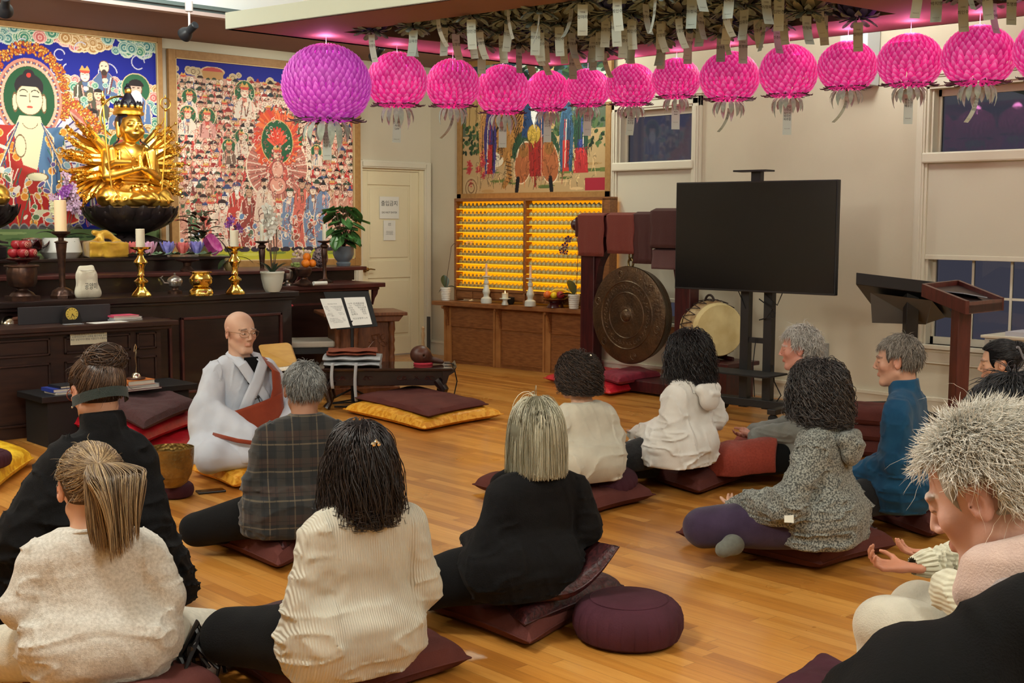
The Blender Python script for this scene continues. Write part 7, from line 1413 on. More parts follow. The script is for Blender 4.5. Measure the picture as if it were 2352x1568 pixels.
for k, (l_, z_) in enumerate((('bottom folded maroon cushion of the pile left of the man in blue', 0), ('middle folded maroon cushion of the pile left of the man in blue', .10), ('top folded maroon cushion of the pile left of the man in blue', .20))): cc_ = oz(1985, 1040, 0); cushion('stacked_cushion', l_, 'cushion', cc_+[-.22, .1, 0], cc_+[-.10, -.28, 0], cc_+[.30, -.12, 0], z_, .11, M_mar, 'pile of folded maroon cushions', px=False, pull=.02)
cushion('floor_mat', 'maroon mat under the man in the plaid shirt', 'mat', (428, 1226), (640, 1312), (830, 1230), 0, .12, M_mar, G); cushion('floor_cushion', 'plum brocade cushion under the man in the plaid shirt', 'cushion', (500, 1212), (650, 1268), (790, 1200), .06, .09, M_broc)
cushion('floor_mat', 'maroon mat under the woman in the ribbed cream sweater', 'mat', (480, 1500), (700, 1660), (1082, 1530), 0, .13, M_mar, G); cushion('floor_cushion', 'plum brocade cushion under the woman in the ribbed cream sweater', 'cushion', (466, 1440), (720, 1560), (974, 1478), .09, .07, M_broc)
cushion('floor_mat', 'maroon mat under the black shawled woman, tip showing at right', 'mat', (-60, 1330), (210, 1500), (446, 1366), 0, .12, M_mar, G); cushion('floor_cushion', 'dark plum cushion under the woman in the black shawl', 'cushion', (20, 1300), (220, 1390), (418, 1310), .08, .08, M_broc)
cushion('floor_mat', 'maroon mat under the ponytailed woman at the bottom left', 'mat', (40, 1600), (300, 1760), (520, 1600), 0, .12, M_mar, G)
cushion('floor_mat', 'plum mat partly visible at the bottom right beside the black jacket', 'mat', (1740, 1640), (1990, 1760), (2120, 1640), 0, .12, M_zaf, G)
cushion('gold_cushion', 'large orange gold brocade cushion on the floor right of the low table', 'cushion', (788, 944), (975, 990), (1157, 956), 0, .10, M_gsat); cushion('floor_mat', 'maroon mat lying on the large orange gold cushion', 'mat', (815, 915), (985, 958), (1122, 930), .085, .07, M_mar, G)
cushion('gold_cushion', 'gold brocade cushion under the monk', 'cushion', (436, 1086), (535, 1124), (760, 1050), 0, .11, M_gsat); cushion('yellow_cushion', 'yellow brocade cushion at the left edge of the picture', 'cushion', (-190, 1090), (-20, 1140), (78, 1062), 0, .13, M_ysat); zafu('small round plum cushion on the yellow one, cut by the left edge', -30, 1072, .11, .13, .09, M_zaf)
cushion('red_cushion', 'flat red satin cushion at the bottom of the heap beside the gong', 'cushion', (1248, 872), (1400, 908), (1542, 884), 0, .10, M_red); cushion('crimson_cushion', 'crimson plush cushion on top of the red one beside the gong', 'cushion', (1368, 868), (1420, 882), (1520, 866), .09, .09, M_crim)
R0_ = oz(300, 990, .02); 
cushion('red_cushion', 'red satin cushion at the bottom of the pile behind the shawled woman', 'cushion', (130, 1010), (330, 1080), (520, 1000), 0, .10, M_red); cushion('red_cushion', 'thick red satin cushion in the middle of the pile behind the shawled woman', 'cushion', (150, 975), (310, 1030), (478, 965), .10, .11, M_red); cushion('fleece_cushion', 'dark maroon fleece cushion on top of the red pile', 'cushion', (235, 945), (330, 990), (455, 935), .215, .10, M_flee, sag=.3)
zafu('small plum ring cushion under the singing bowl', 402, 1140, 0, .10, .08, M_zaf, pl=14); c = oz(394, 1118, .08); t = thing('singing_bowl', 'big hammered brass singing bowl on a plum ring cushion', 'bowl', c)
obj('bowl', MB().lathe([(.001, .0), (.06, .004), (.095, .03), (.12, .08), (.132, .14), (.137, .20), (.139, .245), (.135, .245), (.130, .2), (.12, .12), (.08, .04), (.001, .02)], seg=72).xf(np.eye(3)*.86), mat('hammered_brass', (150, 122, 66), .38, metal=.85, rgb2=(122, 98, 54), nscale=12, bump=.7, voro=62, bdist=.004), t)
c = oz(484, 1130, 0); solo('phone', MB().obox((c[0], c[1], .006), .15, .075, .011, -.25), mat('phone_black', (24, 22, 24), .2), 'black phone lying on the floor by the gold cushion', 'phone', bevel=.003, smooth=False)
c = oz(400, 1560, .0); sd = SDF((-.20, -.14, -.01), (.22, .14, .20), .007); sd.cone((-.08, 0, .05), (.08, 0, .06), .07, .07, .03, ((0, 1, 0), .8)); sd.disp(lambda P: .006*vnoise(P*18, 8)); sd.cut(lambda P: -P[..., 2])
t = thing('handbag', 'brownish leather handbag on the floor at the lower left', 'bag', (c[0], c[1], 0), .3); sdf_obj('bag_body', sd, mat('brown_leather', (92, 76, 60), .45, bump=.2, bscale=90), t); obj('zip', MB().tube([(-.10, -.04, .115), (0, -.05, .125), (.10, -.04, .12)], .004, 6), M_chrome, t)
c = oz(455, 1540, .06); mb = MB()
for k in range(34):
    a = rnd.uniform(0, 6.28); p = np.array([.08*math.cos(a), .06*math.sin(a), rnd.uniform(.02, .10)]); q = np.array([rnd.uniform(-.13, .14), rnd.uniform(-.12, .10), rnd.uniform(0, .05)]); mb.tube([c+p*.4+[0, 0, .05], c+(p+q)*.6+np.array([0, 0, rnd.uniform(.03, .09)]), c+q+[0, 0, .0]], [.012, .010, .005], 6)
o = solo('fringed_scarf', mb, mat('black_leather', (22, 20, 22), .35), 'heap of black leather straps and fringe beside the handbag', 'scarf'); o['kind'] = 'stuff'
def skin(name, c): return mat('skin_'+name, attr='Col', rough=.5, sss=.08, spec=.4, bump=.06, bscale=220)
def strand_mesh(P, r, C=None):
    """P (N,m,3) paths -> one mesh of thin three-sided tubes"""
    N, m = P.shape[:2]; T = np.gradient(P, axis=1); T /= np.linalg.norm(T, axis=2, keepdims=True)+1e-9
    a = np.cross(T, np.array([.3, .5, .81])); a /= np.linalg.norm(a, axis=2, keepdims=True)+1e-9; b = np.cross(T, a); w = (r*np.sqrt(np.clip(1-np.linspace(0, 1, m)**3, .02, 1)))[None, :, None]
    V = np.stack([P+w*(a*math.cos(q)+b*math.sin(q)) for q in (0, 2.094, 4.189)], 2).reshape(-1, 3)
    i, j, k = np.meshgrid(np.arange(N), np.arange(m-1), np.arange(3), indexing='ij'); b0 = (i*m+j)*3; k2 = (k+1) % 3
    Q = np.stack([b0+k, b0+k2, b0+3+k2, b0+3+k], -1).reshape(-1, 4); return V, Q, (np.repeat(C, m*3, axis=0) if C is not None else None)
M_hairs = mat('hair_strands', attr='Col', rough=.38, spec=.5)
def grow(n, m, L, sty, gv, R, seed):
    """strand paths in head space"""
    g = np.random.default_rng(seed); C = np.array([0, -.012, .03]); E = np.array([.077, .096, .084]); D = g.normal(size=(n*4, 3)); D /= np.linalg.norm(D, axis=1)[:, None]
    hl = sty.get('line', .42); k = ((D[:, 1] < hl-.55*np.maximum(0, -D[:, 2]+.1)-.0) | (D[:, 2] > sty.get('top', .55))) & (D[:, 2] > sty.get('nape', -.62)); k &= ~((np.abs(D[:, 0]) > .74) & (D[:, 2] < .10) & (D[:, 1] > -.2)) | (sty.get('long', False)); D = D[k][:n]; n = len(D)
    off = sty.get('thick', .012)*(.35+.65*g.random((n, 1))); p = C+D*E; wh = np.array(sty.get('whorl', (0, -.35, .93))); wh = wh/np.linalg.norm(wh); fl = D*(D@wh)[:, None]-wh; d = fl+D*sty.get('lift', .5); d /= np.linalg.norm(d, axis=1)[:, None]+1e-9
    Ls = L*(1+sty.get('lvar', .25)*g.uniform(-1, 1, (n, 1))); step = Ls/(m-1); out = [p]; tie = sty.get('tie'); bias = np.array(sty.get('bias', (0, 0, 0))); ph = g.uniform(0, 6.28, (n, 1)); cf, ca = sty.get('curl', (0, 0))
    for i in range(1, m):
        w = gv*sty.get('g', .3)+bias+D*sty.get('out', 0.)+g.normal(size=(n, 3))*sty.get('noise', .12)
        if tie is not None: w = w*.15+(np.array(tie)-p)/(np.linalg.norm(np.array(tie)-p, axis=1)[:, None]+1e-6)*1.2; step = np.minimum(step, np.linalg.norm(np.array(tie)-p, axis=1)[:, None]*.5+1e-4)
        st = sty.get('stiff', .7); d = d*st+w*(1-st); d /= np.linalg.norm(d, axis=1)[:, None]+1e-9; p = p+d*step; q = (p-C)/(E+off); r = np.linalg.norm(q, axis=1)[:, None]; p = np.where(r < 1, C+q/np.maximum(r, 1e-6)*(E+off), p)
        if sty.get('long'):
            rad = np.stack([p[:, 0], p[:, 1]+.03, 0*p[:, 0]], 1); rr = np.linalg.norm(rad, axis=1)[:, None]; lim = sty.get('neck', .066)+off*.6; p = np.where((p[:, 2:3] < -.04) & (rr < lim), p+rad/np.maximum(rr, 1e-6)*(lim-rr), p)
        if 'cut' in sty: z = p@(-gv); k_ = (z < sty['cut']+sty.get('cutv', .005)*np.sin(ph[:, 0]*3)); p = np.where(k_[:, None], out[-1]+(p-out[-1])*.02, p)
        out.append(p)
    P = np.stack(out, 1)
    if sty.get('long') or tie is not None: P_ok = np.linalg.norm((P[:, :m//3]-C)/(E+sty.get('thick', .012)), axis=2).max(1) < 1.45; P = P[P_ok]; D = D[P_ok]; ph = ph[P_ok]
    if cf:
        t = np.linspace(0, 1, m)[None, :, None]; A = ca*np.minimum(1, t*3); u = np.cross(D, gv)[:, None, :]; u = u/(np.linalg.norm(u, axis=2, keepdims=True)+1e-6); P = P+A*(u*np.sin(cf*t*6.28+ph[:, None])+D[:, None, :]*(.6+.6*np.cos(cf*t*6.28+ph[:, None])))
    return P
STY = dict(
 bob=dict(n=3200, m=16, L=.30, w=.0012, sty=dict(thick=.020, g=1., stiff=.62, noise=.05, long=True, cut=-.150, whorl=(0, .0, 1), lift=.2, lvar=.02, line=.5, neck=.082, nape=-.5)),
 spiky=dict(n=8500, m=9, L=.032, w=.0007, sty=dict(thick=.009, g=.10, out=.08, stiff=.70, noise=.42, lift=.12, bias=(0, -.10, .16), lvar=.45, curl=(.6, .003), whorl=(0, .25, .95), line=.36, top=.5, nape=-.55)),
 short=dict(n=3200, m=7, L=.036, w=.0011, sty=dict(thick=.009, g=.45, stiff=.6, noise=.35, lift=.12, lvar=.35, line=.36, top=.52, nape=-.58)),
 shortw=dict(n=2800, m=9, L=.055, w=.0012, sty=dict(thick=.013, g=.5, stiff=.6, noise=.45, lift=.2, lvar=.3, line=.33, top=.5, curl=(.8, .006), nape=-.6)),
 curly=dict(n=2200, m=26, L=.24, w=.0016, sty=dict(thick=.026, g=.9, stiff=.6, noise=.25, long=True, cut=-.115, lift=.5, lvar=.15, line=.46, curl=(3.0, .014), cutv=.022, nape=-.5, neck=.08)),
 wavy=dict(n=2200, m=24, L=.27, w=.0016, sty=dict(thick=.026, g=.9, stiff=.65, noise=.22, long=True, cut=-.175, lift=.5, lvar=.15, line=.46, curl=(2.2, .015), cutv=.025, nape=-.5, neck=.08)),
 long=dict(n=3000, m=20, L=.34, w=.0013, sty=dict(thick=.020, g=1., stiff=.62, noise=.22, long=True, cut=-.155, lift=.15, lvar=.22, line=.5, curl=(1.6, .011), cutv=.022, nape=-.5, neck=.07)),
 tied=dict(n=2200, m=12, L=.22, w=.0014, sty=dict(thick=.012, g=.2, stiff=.45, noise=.10, lift=.2, lvar=.05, line=.44, top=.56, nape=-.62)))
def hair(t, Hc, R, s, style, c1, c2, seed=1, extra=None, tie=(0, -.10, .075)):
    S = {k: v for k, v in STY[style].items()}; sty = dict(S['sty']); sty.update((extra or {}).get('sty', {})); n = S['n']; L = (extra or {}).get('L', S['L']); gv = R.T@np.array([0, 0, -1.])
    if style == 'tied': sty['tie'] = tie
    g = np.random.default_rng(seed); P = grow(n, S['m'], L, sty, gv, R, seed); w = S['w']*(extra or {}).get('w', 1.)
    groups = [('strands', P)]
    if extra and 'tail' in extra:   # pony tail bundle
        N = 1500; q = np.linspace(0, 1, 18)[None, :, None]; a = g.uniform(0, 6.28, (N, 1, 1)); rr = np.sqrt(g.random((N, 1, 1))); ln, back, wd = extra['tail']; side = np.array([1, 0, 0.]); bk = np.array([0, -1., 0]); tp = np.array(tie); u = -gv
        LL = ln*(1-.45*g.random((N, 1, 1))**1.6)*(1-.22*rr*np.abs(np.cos(a))); pth = tp+bk*back*np.sin(np.minimum(1, q*1.5)*PI/2)*1.+u*(.03*np.sin(q*PI)*(1-q))-u*LL*np.maximum(0, q-.05)**1.1+side*np.cos(a)*rr*wd*(.85+.3*np.sin(2*q+a))*np.minimum(1, q*2.4+.12)*(1.05-.55*q)+side*.02*q*np.sin(3*a)+bk*np.sin(a)*rr*wd*.5*np.minimum(1, q*2.+.15)+side*(.008*np.sin(q*5+a*2)+.02*q); groups.append(('ponytail', pth))
        obj('hair_tie', MB().tube([Hc+R@((tp+np.array([.016*math.cos(x), 0, .016*math.sin(x)]))*s) for x in np.linspace(0, 6.28, 12)], .004, 6), M_ink, t)
    if extra and 'bun' in extra:
        r_, bc = extra['bun']; N = 420; bc = np.array(bc); mm = 22; q = np.linspace(0, 1, mm)[None, :]; A = g.normal(size=(N, 3)); A /= np.linalg.norm(A, axis=1)[:, None]; B = np.cross(A, g.normal(size=(N, 3))); B /= np.linalg.norm(B, axis=1)[:, None]; rr = r_*(.55+.5*g.random((N, 1, 1))); th = q*g.uniform(2.5, 5.5, (N, 1))
        groups.append(('bun', bc+rr*(A[:, None]*np.cos(th)[..., None]+B[:, None]*np.sin(th)[..., None])*np.array([1.15, .95, .85])))
    if extra and 'fly' in extra:
        Q = grow(110, 9, extra['fly'], dict(thick=.010, g=.5, out=.2, stiff=.75, noise=.7, lift=.25, lvar=.6, line=.4), gv, R, seed+5); groups.append(('flyaway_strands', Q))
    first = None
    sd = SDF(Hc-.26*s, Hc+.22*s, .0058); th = sty.get('thick', .012)*.62; E = np.array([.077, .096, .084])+th
    sd.ell(Hc+R@(np.array([0, -.012, .03])*s), E*s, .01, M=R)
    if sty.get('long'):
        z1 = max(-.16, sty['cut']+.03)
        for x in (-1, 0, 1): sd.cone(Hc+R@(np.array([x*.045, -.045+.014*abs(x), .0])*s), Hc+R@(np.array([x*.052, -.05+.015*abs(x), 0])*s)-np.array([0, 0, -z1])*s*1.0, (.052+th*.6)*s, .040*s, .02)
    if extra and 'bun' in extra: sd.ell(Hc+R@(bc*s), r_*.9*s, .01)
    def cutf(Pw):
        q = ((Pw-Hc)@R)/s; hl = sty.get('line', .42)*.096+.010; f = np.where(q[..., 2] > .070, -1, q[..., 1]-(hl-.35*np.maximum(0, -q[..., 2]+.02)))*s; ear = .03-np.sqrt((q[..., 1]+.0)**2+(q[..., 2]+.0)**2); low = (-.055+.0*q[..., 1])-q[..., 2] if not sty.get('long') else -1+0*q[..., 0]
        e_ = np.where(np.abs(q[..., 0]) > .05, ear, -1) if not sty.get('long') else -1+0*ear; return np.maximum(np.maximum(f, low*s), e_*s)
    sd.cut(cutf); cm_ = np.array(c1)*.55+np.array(c2)*.15; V, Q = sd.mesh()
    if len(Q): first = sdf_obj('hair', (V, Q), mat('hair_base', attr='Col', rough=.9, spec=.15), t, col=lambda V: np.tile(lin3(cm_), (len(V), 1)))
    for nm, P in groups:
        Pw = Hc+(P@R.T)*s; N = len(Pw); f = g.random((N, 1))**1.5; C = lin3(c1)*(1-f)+lin3(c2)*f; C = C*g.uniform(.75, 1.15, (N, 1)); V, Q, CC = strand_mesh(Pw, w*s*(1. if nm != 'flyaway_strands' else .45), C); me = bpy.data.meshes.new(nm); build(me, V, Q.ravel(), np.arange(len(Q))*4, np.full(len(Q), 4), M_hairs, True, None, CC); obj('hair_'+nm if nm == 'strands' else nm, me, None, first or t)['kind'] = 'stuff'
    return first
def rmap(yaw, pitch, roll=0): return rotz(yaw)@rotx(pitch)@roty(roll)
def head_sdf(sd, H, R, s, face=1., old=0):
    T = lambda *p: H+R@(np.array(p)*s)
    sd.ell(T(0, -.012, .03), np.array([.074, .092, .080])*s, .01, M=R); sd.ell(T(0, .028, -.028), np.array([.056, .060, .082])*s, .03*s, M=R); sd.cone(T(-.018, .068, -.096), T(.018, .068, -.096), .016*s, None, .02*s)
    for x in (-1, 1):
        sd.cone(T(x*.052, .0, -.055), T(x*.020, .058, -.096), .016*s, .014*s, .022*s); sd.ell(T(x*.040, .058, -.022), np.array([.020, .018, .018])*s, .02*s, M=R); sd.ell(T(x*.031, .100, .004), np.array([.019, .018, .012])*s, .008*s, M=R, sub=True); sd.ell(T(x*.031, .0765, .003), np.array([.014, .012, .011])*s, .002*s, M=R)
        sd.cone(T(x*.014, .090, .022), T(x*.048, .078, .020), .006*s, .005*s, .010*s); sd.ell(T(x*.011, .094, -.033), np.array([.0068, .008, .006])*s, .004*s, M=R)
        Re = R@rotz(-x*.35); sd.ell(T(x*.079, -.006, -.004), np.array([.009, .019, .032])*s, .005*s, M=Re); sd.ell(T(x*.086, .0, .0), np.array([.006, .010, .019])*s, .003*s, M=Re, sub=True)
    sd.cone(T(0, .087, .012), T(0, .104, -.026), .0060*s, .0085*s, .009*s)
    for z, r in ((-.057, .0042), (-.065, .0048)): sd.cone(T(-.016, .084, z-.002), T(0, .0885, z), .0032*s, r*s, .006*s); sd.cone(T(0, .0885, z), T(.016, .084, z-.002), r*s, .0035*s, .006*s)
def skin_col(V, H, R, s, base, lip=(.90, .72, .70), brow=None):
    q = ((V-H)@R)/s; C = np.tile(lin3(base), (len(V), 1)); n = vnoise(q*28, 3)*.06+vnoise(q*9, 5)*.06; C = C*(1+n[:, None]); 
    near = (np.abs(q) < .13).all(1); red = np.exp(-((np.abs(q[:, 0])-.04)**2+(q[:, 2]+.03)**2)/.0006)*(q[:, 1] > 0)*near+np.exp(-((np.abs(q[:, 0])-.085)**2)/.0002)*near*(np.abs(q[:, 2]) < .05); C *= 1-red[:, None]*np.array([0, .14, .14])
    lp = near & (np.abs(q[:, 0]) < .021) & (np.abs(q[:, 2]+.061) < .0095) & (q[:, 1] > .078); C[lp] *= np.array(lip)
    if brow is not None: b = near & (np.abs(q[:, 2]-.024-.004*np.cos(np.abs(q[:, 0])*60)) < .0045) & (np.abs(np.abs(q[:, 0])-.032) < .018) & (q[:, 1] > .05); C[b] = C[b]*.35+lin3(brow)*.65
    e = near & (np.abs(q[:, 2]+.001) < .0018) & (np.abs(np.abs(q[:, 0])-.031) < .0135) & (q[:, 1] > .06); C[e] *= .3; return C
def hand_sdf(sd, W, d, n, side, curl=.5, s=1., spread=.0):
    W, d, n = [np.array(q, float) for q in (W, d, n)]; d /= np.linalg.norm(d); n = n-d*(n@d); n /= np.linalg.norm(n); u = np.cross(n, d)*side
    for i in range(4):
        o = u*(.027-.0185*i)*s; K = W+d*(.088-.004*abs(i-1.2))*s+o; sd.cone(W+d*.012*s+o*.55, K, .013*s, .0105*s, .010*s); a = 0; p = K; q = d+u*spread*(1-i*.66); q /= np.linalg.norm(q)
        for L_, r0, r1, b in ((.042, .0092, .0085, .55), (.026, .0085, .0078, .8), (.02, .0078, .0066, .5)):
            a += curl*b; e = p+(q*math.cos(a)+n*math.sin(a))*L_*(1.06 if i == 1 else .78 if i == 3 else .96)*s; sd.cone(p, e, r0*s, r1*s, .003*s); p = e
    b = W+d*.022*s+u*.020*s; e = b+(d*.55+u*.75+n*.25)*.044*s; sd.cone(b, e, .014*s, .0105*s, .012*s); f = e+(d*.8+u*.35+n*.25)*.032*s; sd.cone(e, f, .0100*s, .0085*s, .004*s); sd.cone(f, f+(d*.9+u*.1+n*.2)*.02*s, .0085*s, .007*s, .003*s); sd.cone(W-d*.05*s, W+d*.02*s, .024*s, .022*s, .02*s, (n, .75))
def knit(name, c, c2=None, ns=60, wave=None, bump=.3, bs=260, rough=.92, stretch=(1, 1, 1), ramp=(.35, .65), sheen=.15): return mat('cloth_'+name, c, rough, rgb2=c2 or tuple(int(q*.93) for q in c), nscale=ns, bump=bump, bscale=bs, wave=wave, sheen=sheen, nstretch=stretch, ramp=ramp, spec=.2)
def hood_obj(t, S, m, seed, k=1.):
    sd = SDF(S-np.array([.22, .26, .20]), S+np.array([.22, .20, .18]), .0058)
    for q in np.linspace(-1, 1, 13): c = math.cos(q*2.3); p = S+np.array([.098*math.sin(q*2.3), -.070*c+.02, .036+.018*c-.015*abs(q)]); sd.cone(p, p+np.array([.018*math.sin(q*2.3), -.022*c, -.035-.035*max(0, c)]), .026*k, .020*k, .014)
    sd.ell(S+np.array([0, -.118, -.045]), (.085*k, .040, .075*k), .035); sd.cone(S+[-.07, -.105, .0], S+[.07, -.105, .0], .03, None, .02); sd.cone(S+[-.03, -.155, -.02], S+[.03, -.155, -.03], .012, .012, .02)
    sd.disp(lambda P: -.009*np.maximum(0, vnoise(np.stack([P[..., 0]*9, P[..., 1]*9, P[..., 2]*24+8*P[..., 0]], -1), seed))); return sdf_obj('hood', sd, m, t)
def person(label, hip, th, head, top, legs, hairs, skin_c=(198, 164, 142), sw=.165, fat=1., sc=None, knees=None, elbows=None, wrists=None, kz=.10, hres=.006, cape=False, hood=False, collar=None, crew=True, hem=.02, hy_adj=.0, fold=1., sseed=1, lean=.05, bare_hands=True, hcurl=.5, legr=1., seat_fwd=.10, cuff=None, brow=(60, 45, 40), legsm=True, feet=None, shift=(0, 0, 0)):
    px, py, z0 = hip; Hp = oz(px, py, z0)+np.array([CF[0], CF[1], 0])*seat_fwd; Hp[2] = 0; wa = math.radians(47.5+th); rz = wa-PI/2; hpx, hpy, hs, hyaw, hpit = head
    fw = np.array([math.cos(wa), math.sin(wa), 0]); Hw = od(hpx, hpy, dep(Hp+np.array([0, 0, .6]))+lean*math.cos(math.radians(th))); Rz = rotz(rz); H = Rz.T@(Hw-Hp); t = thing('person', label, 'person', (Hp[0], Hp[1], 0), rz)
    R = rmap(math.radians(hyaw), math.radians(hpit)); s = hs; sw = sw-.030; fat = fat*.95; S = np.array([H[0]*.9, H[1]*.75-.03, H[2]-.178*s])+np.array(shift); hipc = np.array([0, 0, z0+.10]); k = (S[2]-hipc[2])/.38; M1 = hipc*.65+S*.35; M2 = hipc*.3+S*.7
    kn = knees or [(-.33, .25, kz), (.33, .25, kz)]; el = elbows or [(S[0]-sw-.048, S[1]-.01, z0+.17+.06*k), (S[0]+sw+.048, S[1]-.01, z0+.17+.06*k)]; wr = wrists or [(-.07, .24, z0+.12), (.07, .24, z0+.12)]
    kn, el, wr = [[np.array(q, float) for q in a] for a in (kn, el, wr)]; ft = feet or [np.array([-.10, .30, kn[0][2]-.03]), np.array([.12, .33, kn[1][2]-.04])]; ft = [np.array(q, float) for q in ft]; FL = ((0, 1, 0), .74)
    allp = np.array([H+.13*s, H-.15*s, hipc, S+[sw+.1, .1, .1], S-[sw+.1, .1, .1]]+kn+el+wr+ft); lo = allp.min(0)-.17; hi = allp.max(0)+.17; lo[2] = max(0., lo[2])
    def trunk(sd, d, arms=True):
        f = fat; sd.cone(hipc+[-.075*f, 0, -.0], hipc+[.075*f, 0, 0], .112*f+d, None, .04); sd.cone(hipc, M1, .125*f+d, .110*f+d, .05, FL); sd.cone(hipc+[-.055, 0, 0], M1+[-.04, 0, 0], .112*f+d, .098*f+d, .04, FL); sd.cone(hipc+[.055, 0, 0], M1+[.04, 0, 0], .112*f+d, .098*f+d, .04, FL)
        for x in (-1, 1): sd.cone(M1+[x*.04, 0, 0], M2+[x*.05, 0, 0], .098*f+d, .096+d, .04, FL); sd.cone(M2+[x*.05, 0, 0], S+[x*sw*.45, 0, -.045], .096+d, .072+d, .04, FL)
        sd.cone(S+[-sw*.90, 0, -.040], S+[sw*.90, 0, -.040], .050+d, None, .035); sd.cone(S+[-sw*.38, -.005, -.004], S+[sw*.38, -.005, -.004], .042+d, None, .05)
        for i, x in enumerate((-1, 1)):
            sh = S+np.array([x*sw, 0, -.050]); sd.cone(sh, el[i], .050+d, .043+d, .014); 
            if arms: sd.cone(el[i], wr[i]*.94+el[i]*.06, .043+d*1.1, .030+d, .02)
    def legsf(sd, d):
        for i in (0, 1):
            hp_ = hipc+np.array([(-1, 1)[i]*.085, .03, -.015]); sd.cone(hp_, kn[i], (.095+d)*legr, (.066+d)*legr, .04); sd.cone(kn[i]+[0, 0, -.01], ft[1-i] if abs(ft[1-i][0]-kn[i][0]) < .9 else ft[i], .058*legr+d, .038+d, .02)
    sd = SDF(lo, hi, hres); trunk(sd, -.012); legsf(sd, -.012); head_sdf(sd, H, R, s); nb = H+R@(np.array([0, -.022, -.06])*s); sd.cone(nb, S+[0, .0, .0], .052*s, .062*s, .03)
    for i, x in enumerate((-1, 1)):
        sd.cone(el[i], wr[i], .036, .024, .015)
        if bare_hands: o_ = wr[1-i]-wr[i]; dd = np.array([-x*.75, .45, -.12]); hand_sdf(sd, wr[i], dd, np.array([0, -.25, .9]) if i else np.array([0, -.2, .95]), x*-1, hcurl, .95)
    for i in (0, 1): sd.cone(ft[i], ft[i]+np.array([(-.05, .05)[i], .08, -.0]), .036, .026, .02, ((0, 0, 1), .8))
    sdf_obj('body', sd, skin(label, 0) if 0 else M_skin, t, col=lambda V: skin_col(V, H, R, s, skin_c, brow=brow), smooth_it=1)
    if legsm: sd = SDF(lo, hi, hres*1.25); legsf(sd, .008); sd.cone(hipc+[-.07*fat, 0, -.005], hipc+[.07*fat, 0, -.005], .110*fat, None, .04); sd.disp(lambda P: .0045*vnoise(P*[14, 14, 22], sseed+9)); sd.cut(lambda P: np.maximum(-P[..., 2]+.004, P[..., 2]-max(z0+.2, kn[0][2]+.2))); sdf_obj('trousers', sd, legs, t)
    sd = SDF(lo, hi, hres*1.15)
    if cape:
        trunk(sd, .018, False)
        for i, x in enumerate((-1, 1)): sh = S+np.array([x*sw, 0, -.06]); kk = kn[i]; sd.cone(sh, el[i]+[x*.01, .02, -.02], .068, .085, .05); sd.cone(el[i]+[x*.01, .03, -.03], kk+[-x*.03, -.08, .0], .085, .085, .07); sd.cone(M1, kk+[-x*.07, -.05, 0], .13, .09, .06)
        sd.cone(hipc+[-.13, -.01, -.02], hipc+[.14, -.01, -.02], .125, None, .06)
    else: trunk(sd, .014); rh = max(.118*fat, .100*legr+.012)+.012; sd.cone(hipc+[-.085, -.012, .0], hipc+[.085, -.012, .0], rh, None, .04)
    if hem: sd.cone(hipc+[-.07*fat, -.0, hem-.05], hipc+[.07*fat, 0, hem-.05], .125*fat+.012, None, .02, ((0, 0, 1), .8))
    if collar: sd.cone(nb+R@np.array([0, 0, -.045]), S+[0, 0, .01], .066*s, .072*s, .012)
    else: sd.cone(S+[0, .0, .055*s], S, .060*s, .075*s, .03)
    def fd(P):
        q = P-hipc; zz = (P[..., 2]-hipc[2])/max(.1, S[2]-hipc[2]); wv = vnoise(np.stack([P[..., 0]*4.5+sseed, P[..., 1]*5, P[..., 2]*24+3*np.abs(P[..., 0])], -1), sseed); low = np.clip(1.15-zz, .12, 1); sm = vnoise(P*[9, 9, 7], sseed+3)
        arm = (np.abs(P[..., 0]-S[0]) > sw*.95); w2_ = vnoise(np.stack([P[..., 0]*9, P[..., 1]*9, P[..., 2]*17], -1), sseed+5); vv = vnoise(np.stack([P[..., 0]*15+P[..., 2]*5, P[..., 1]*13, P[..., 2]*4], -1), sseed+7); rg = lambda n: (1-np.abs(n))**7; return fold*(-.013*rg(wv*1.1)*low*low-.011*rg(w2_*1.1)*np.where(arm, 1, .15)-.006*rg(vv*1.1)-.016*np.maximum(0, wv-.05)*low+.005*sm-.011*np.maximum(0, w2_-.05)*arm-.006*np.maximum(0, vv-.1))
    sd.disp(fd); nk = nb+R@np.array([0, 0, -.02])
    def cutt(P):
        hemz = z0-.005 if not cape else .06; v = [hemz-P[..., 2]+.02*hem*0]
        if collar: q = (P-nk)@R; v.append(np.where(np.linalg.norm(q[..., :2], axis=-1) < .09, q[..., 2]-(.010 if collar is True else collar), -1))
        else: v.append((P[..., 2]-(S[2]+.052*s)-.10*(np.abs(P[..., 0]-S[0])*0)+.35*np.maximum(0, P[..., 1]-S[1])*(np.abs(P[..., 0]-S[0]) < .09)) if not hood else P[..., 2]-S[2]-.045)
        return np.max(np.stack([x*np.ones(P.shape[:-1]) for x in v]), 0)
    sd.cut(cutt); tp = sdf_obj('shirt' if not cape else 'shawl', sd, top, t)
    if crew and not hood and not collar: obj('neckband', MB().tube([S+np.array([.066*s*math.sin(a), -.060*s*math.cos(a)-.002, .050*s-.022*s*(1-math.cos(a))]) for a in np.linspace(0, 2*PI, 30)], .0075, 8), top, tp)
    if cuff:
        for i in (0, 1): d_ = wr[i]-el[i]; d_ = d_/np.linalg.norm(d_); obj('cuff', MB().tube([wr[i]-d_*.035, wr[i]-d_*.012], [.035, .033], 16), top, tp)
    if hood: hood_obj(t, S, hood if hood is not True else top, sseed)
    if hairs: hair(t, H, R, s, *hairs)
    t['_'] = 0; del t['_']; return t, dict(H=H, R=R, s=s, S=S, hip=hipc, wr=wr, el=el, kn=kn, top=tp, Hp=Hp, Rz=Rz, nb=nb, ft=ft)
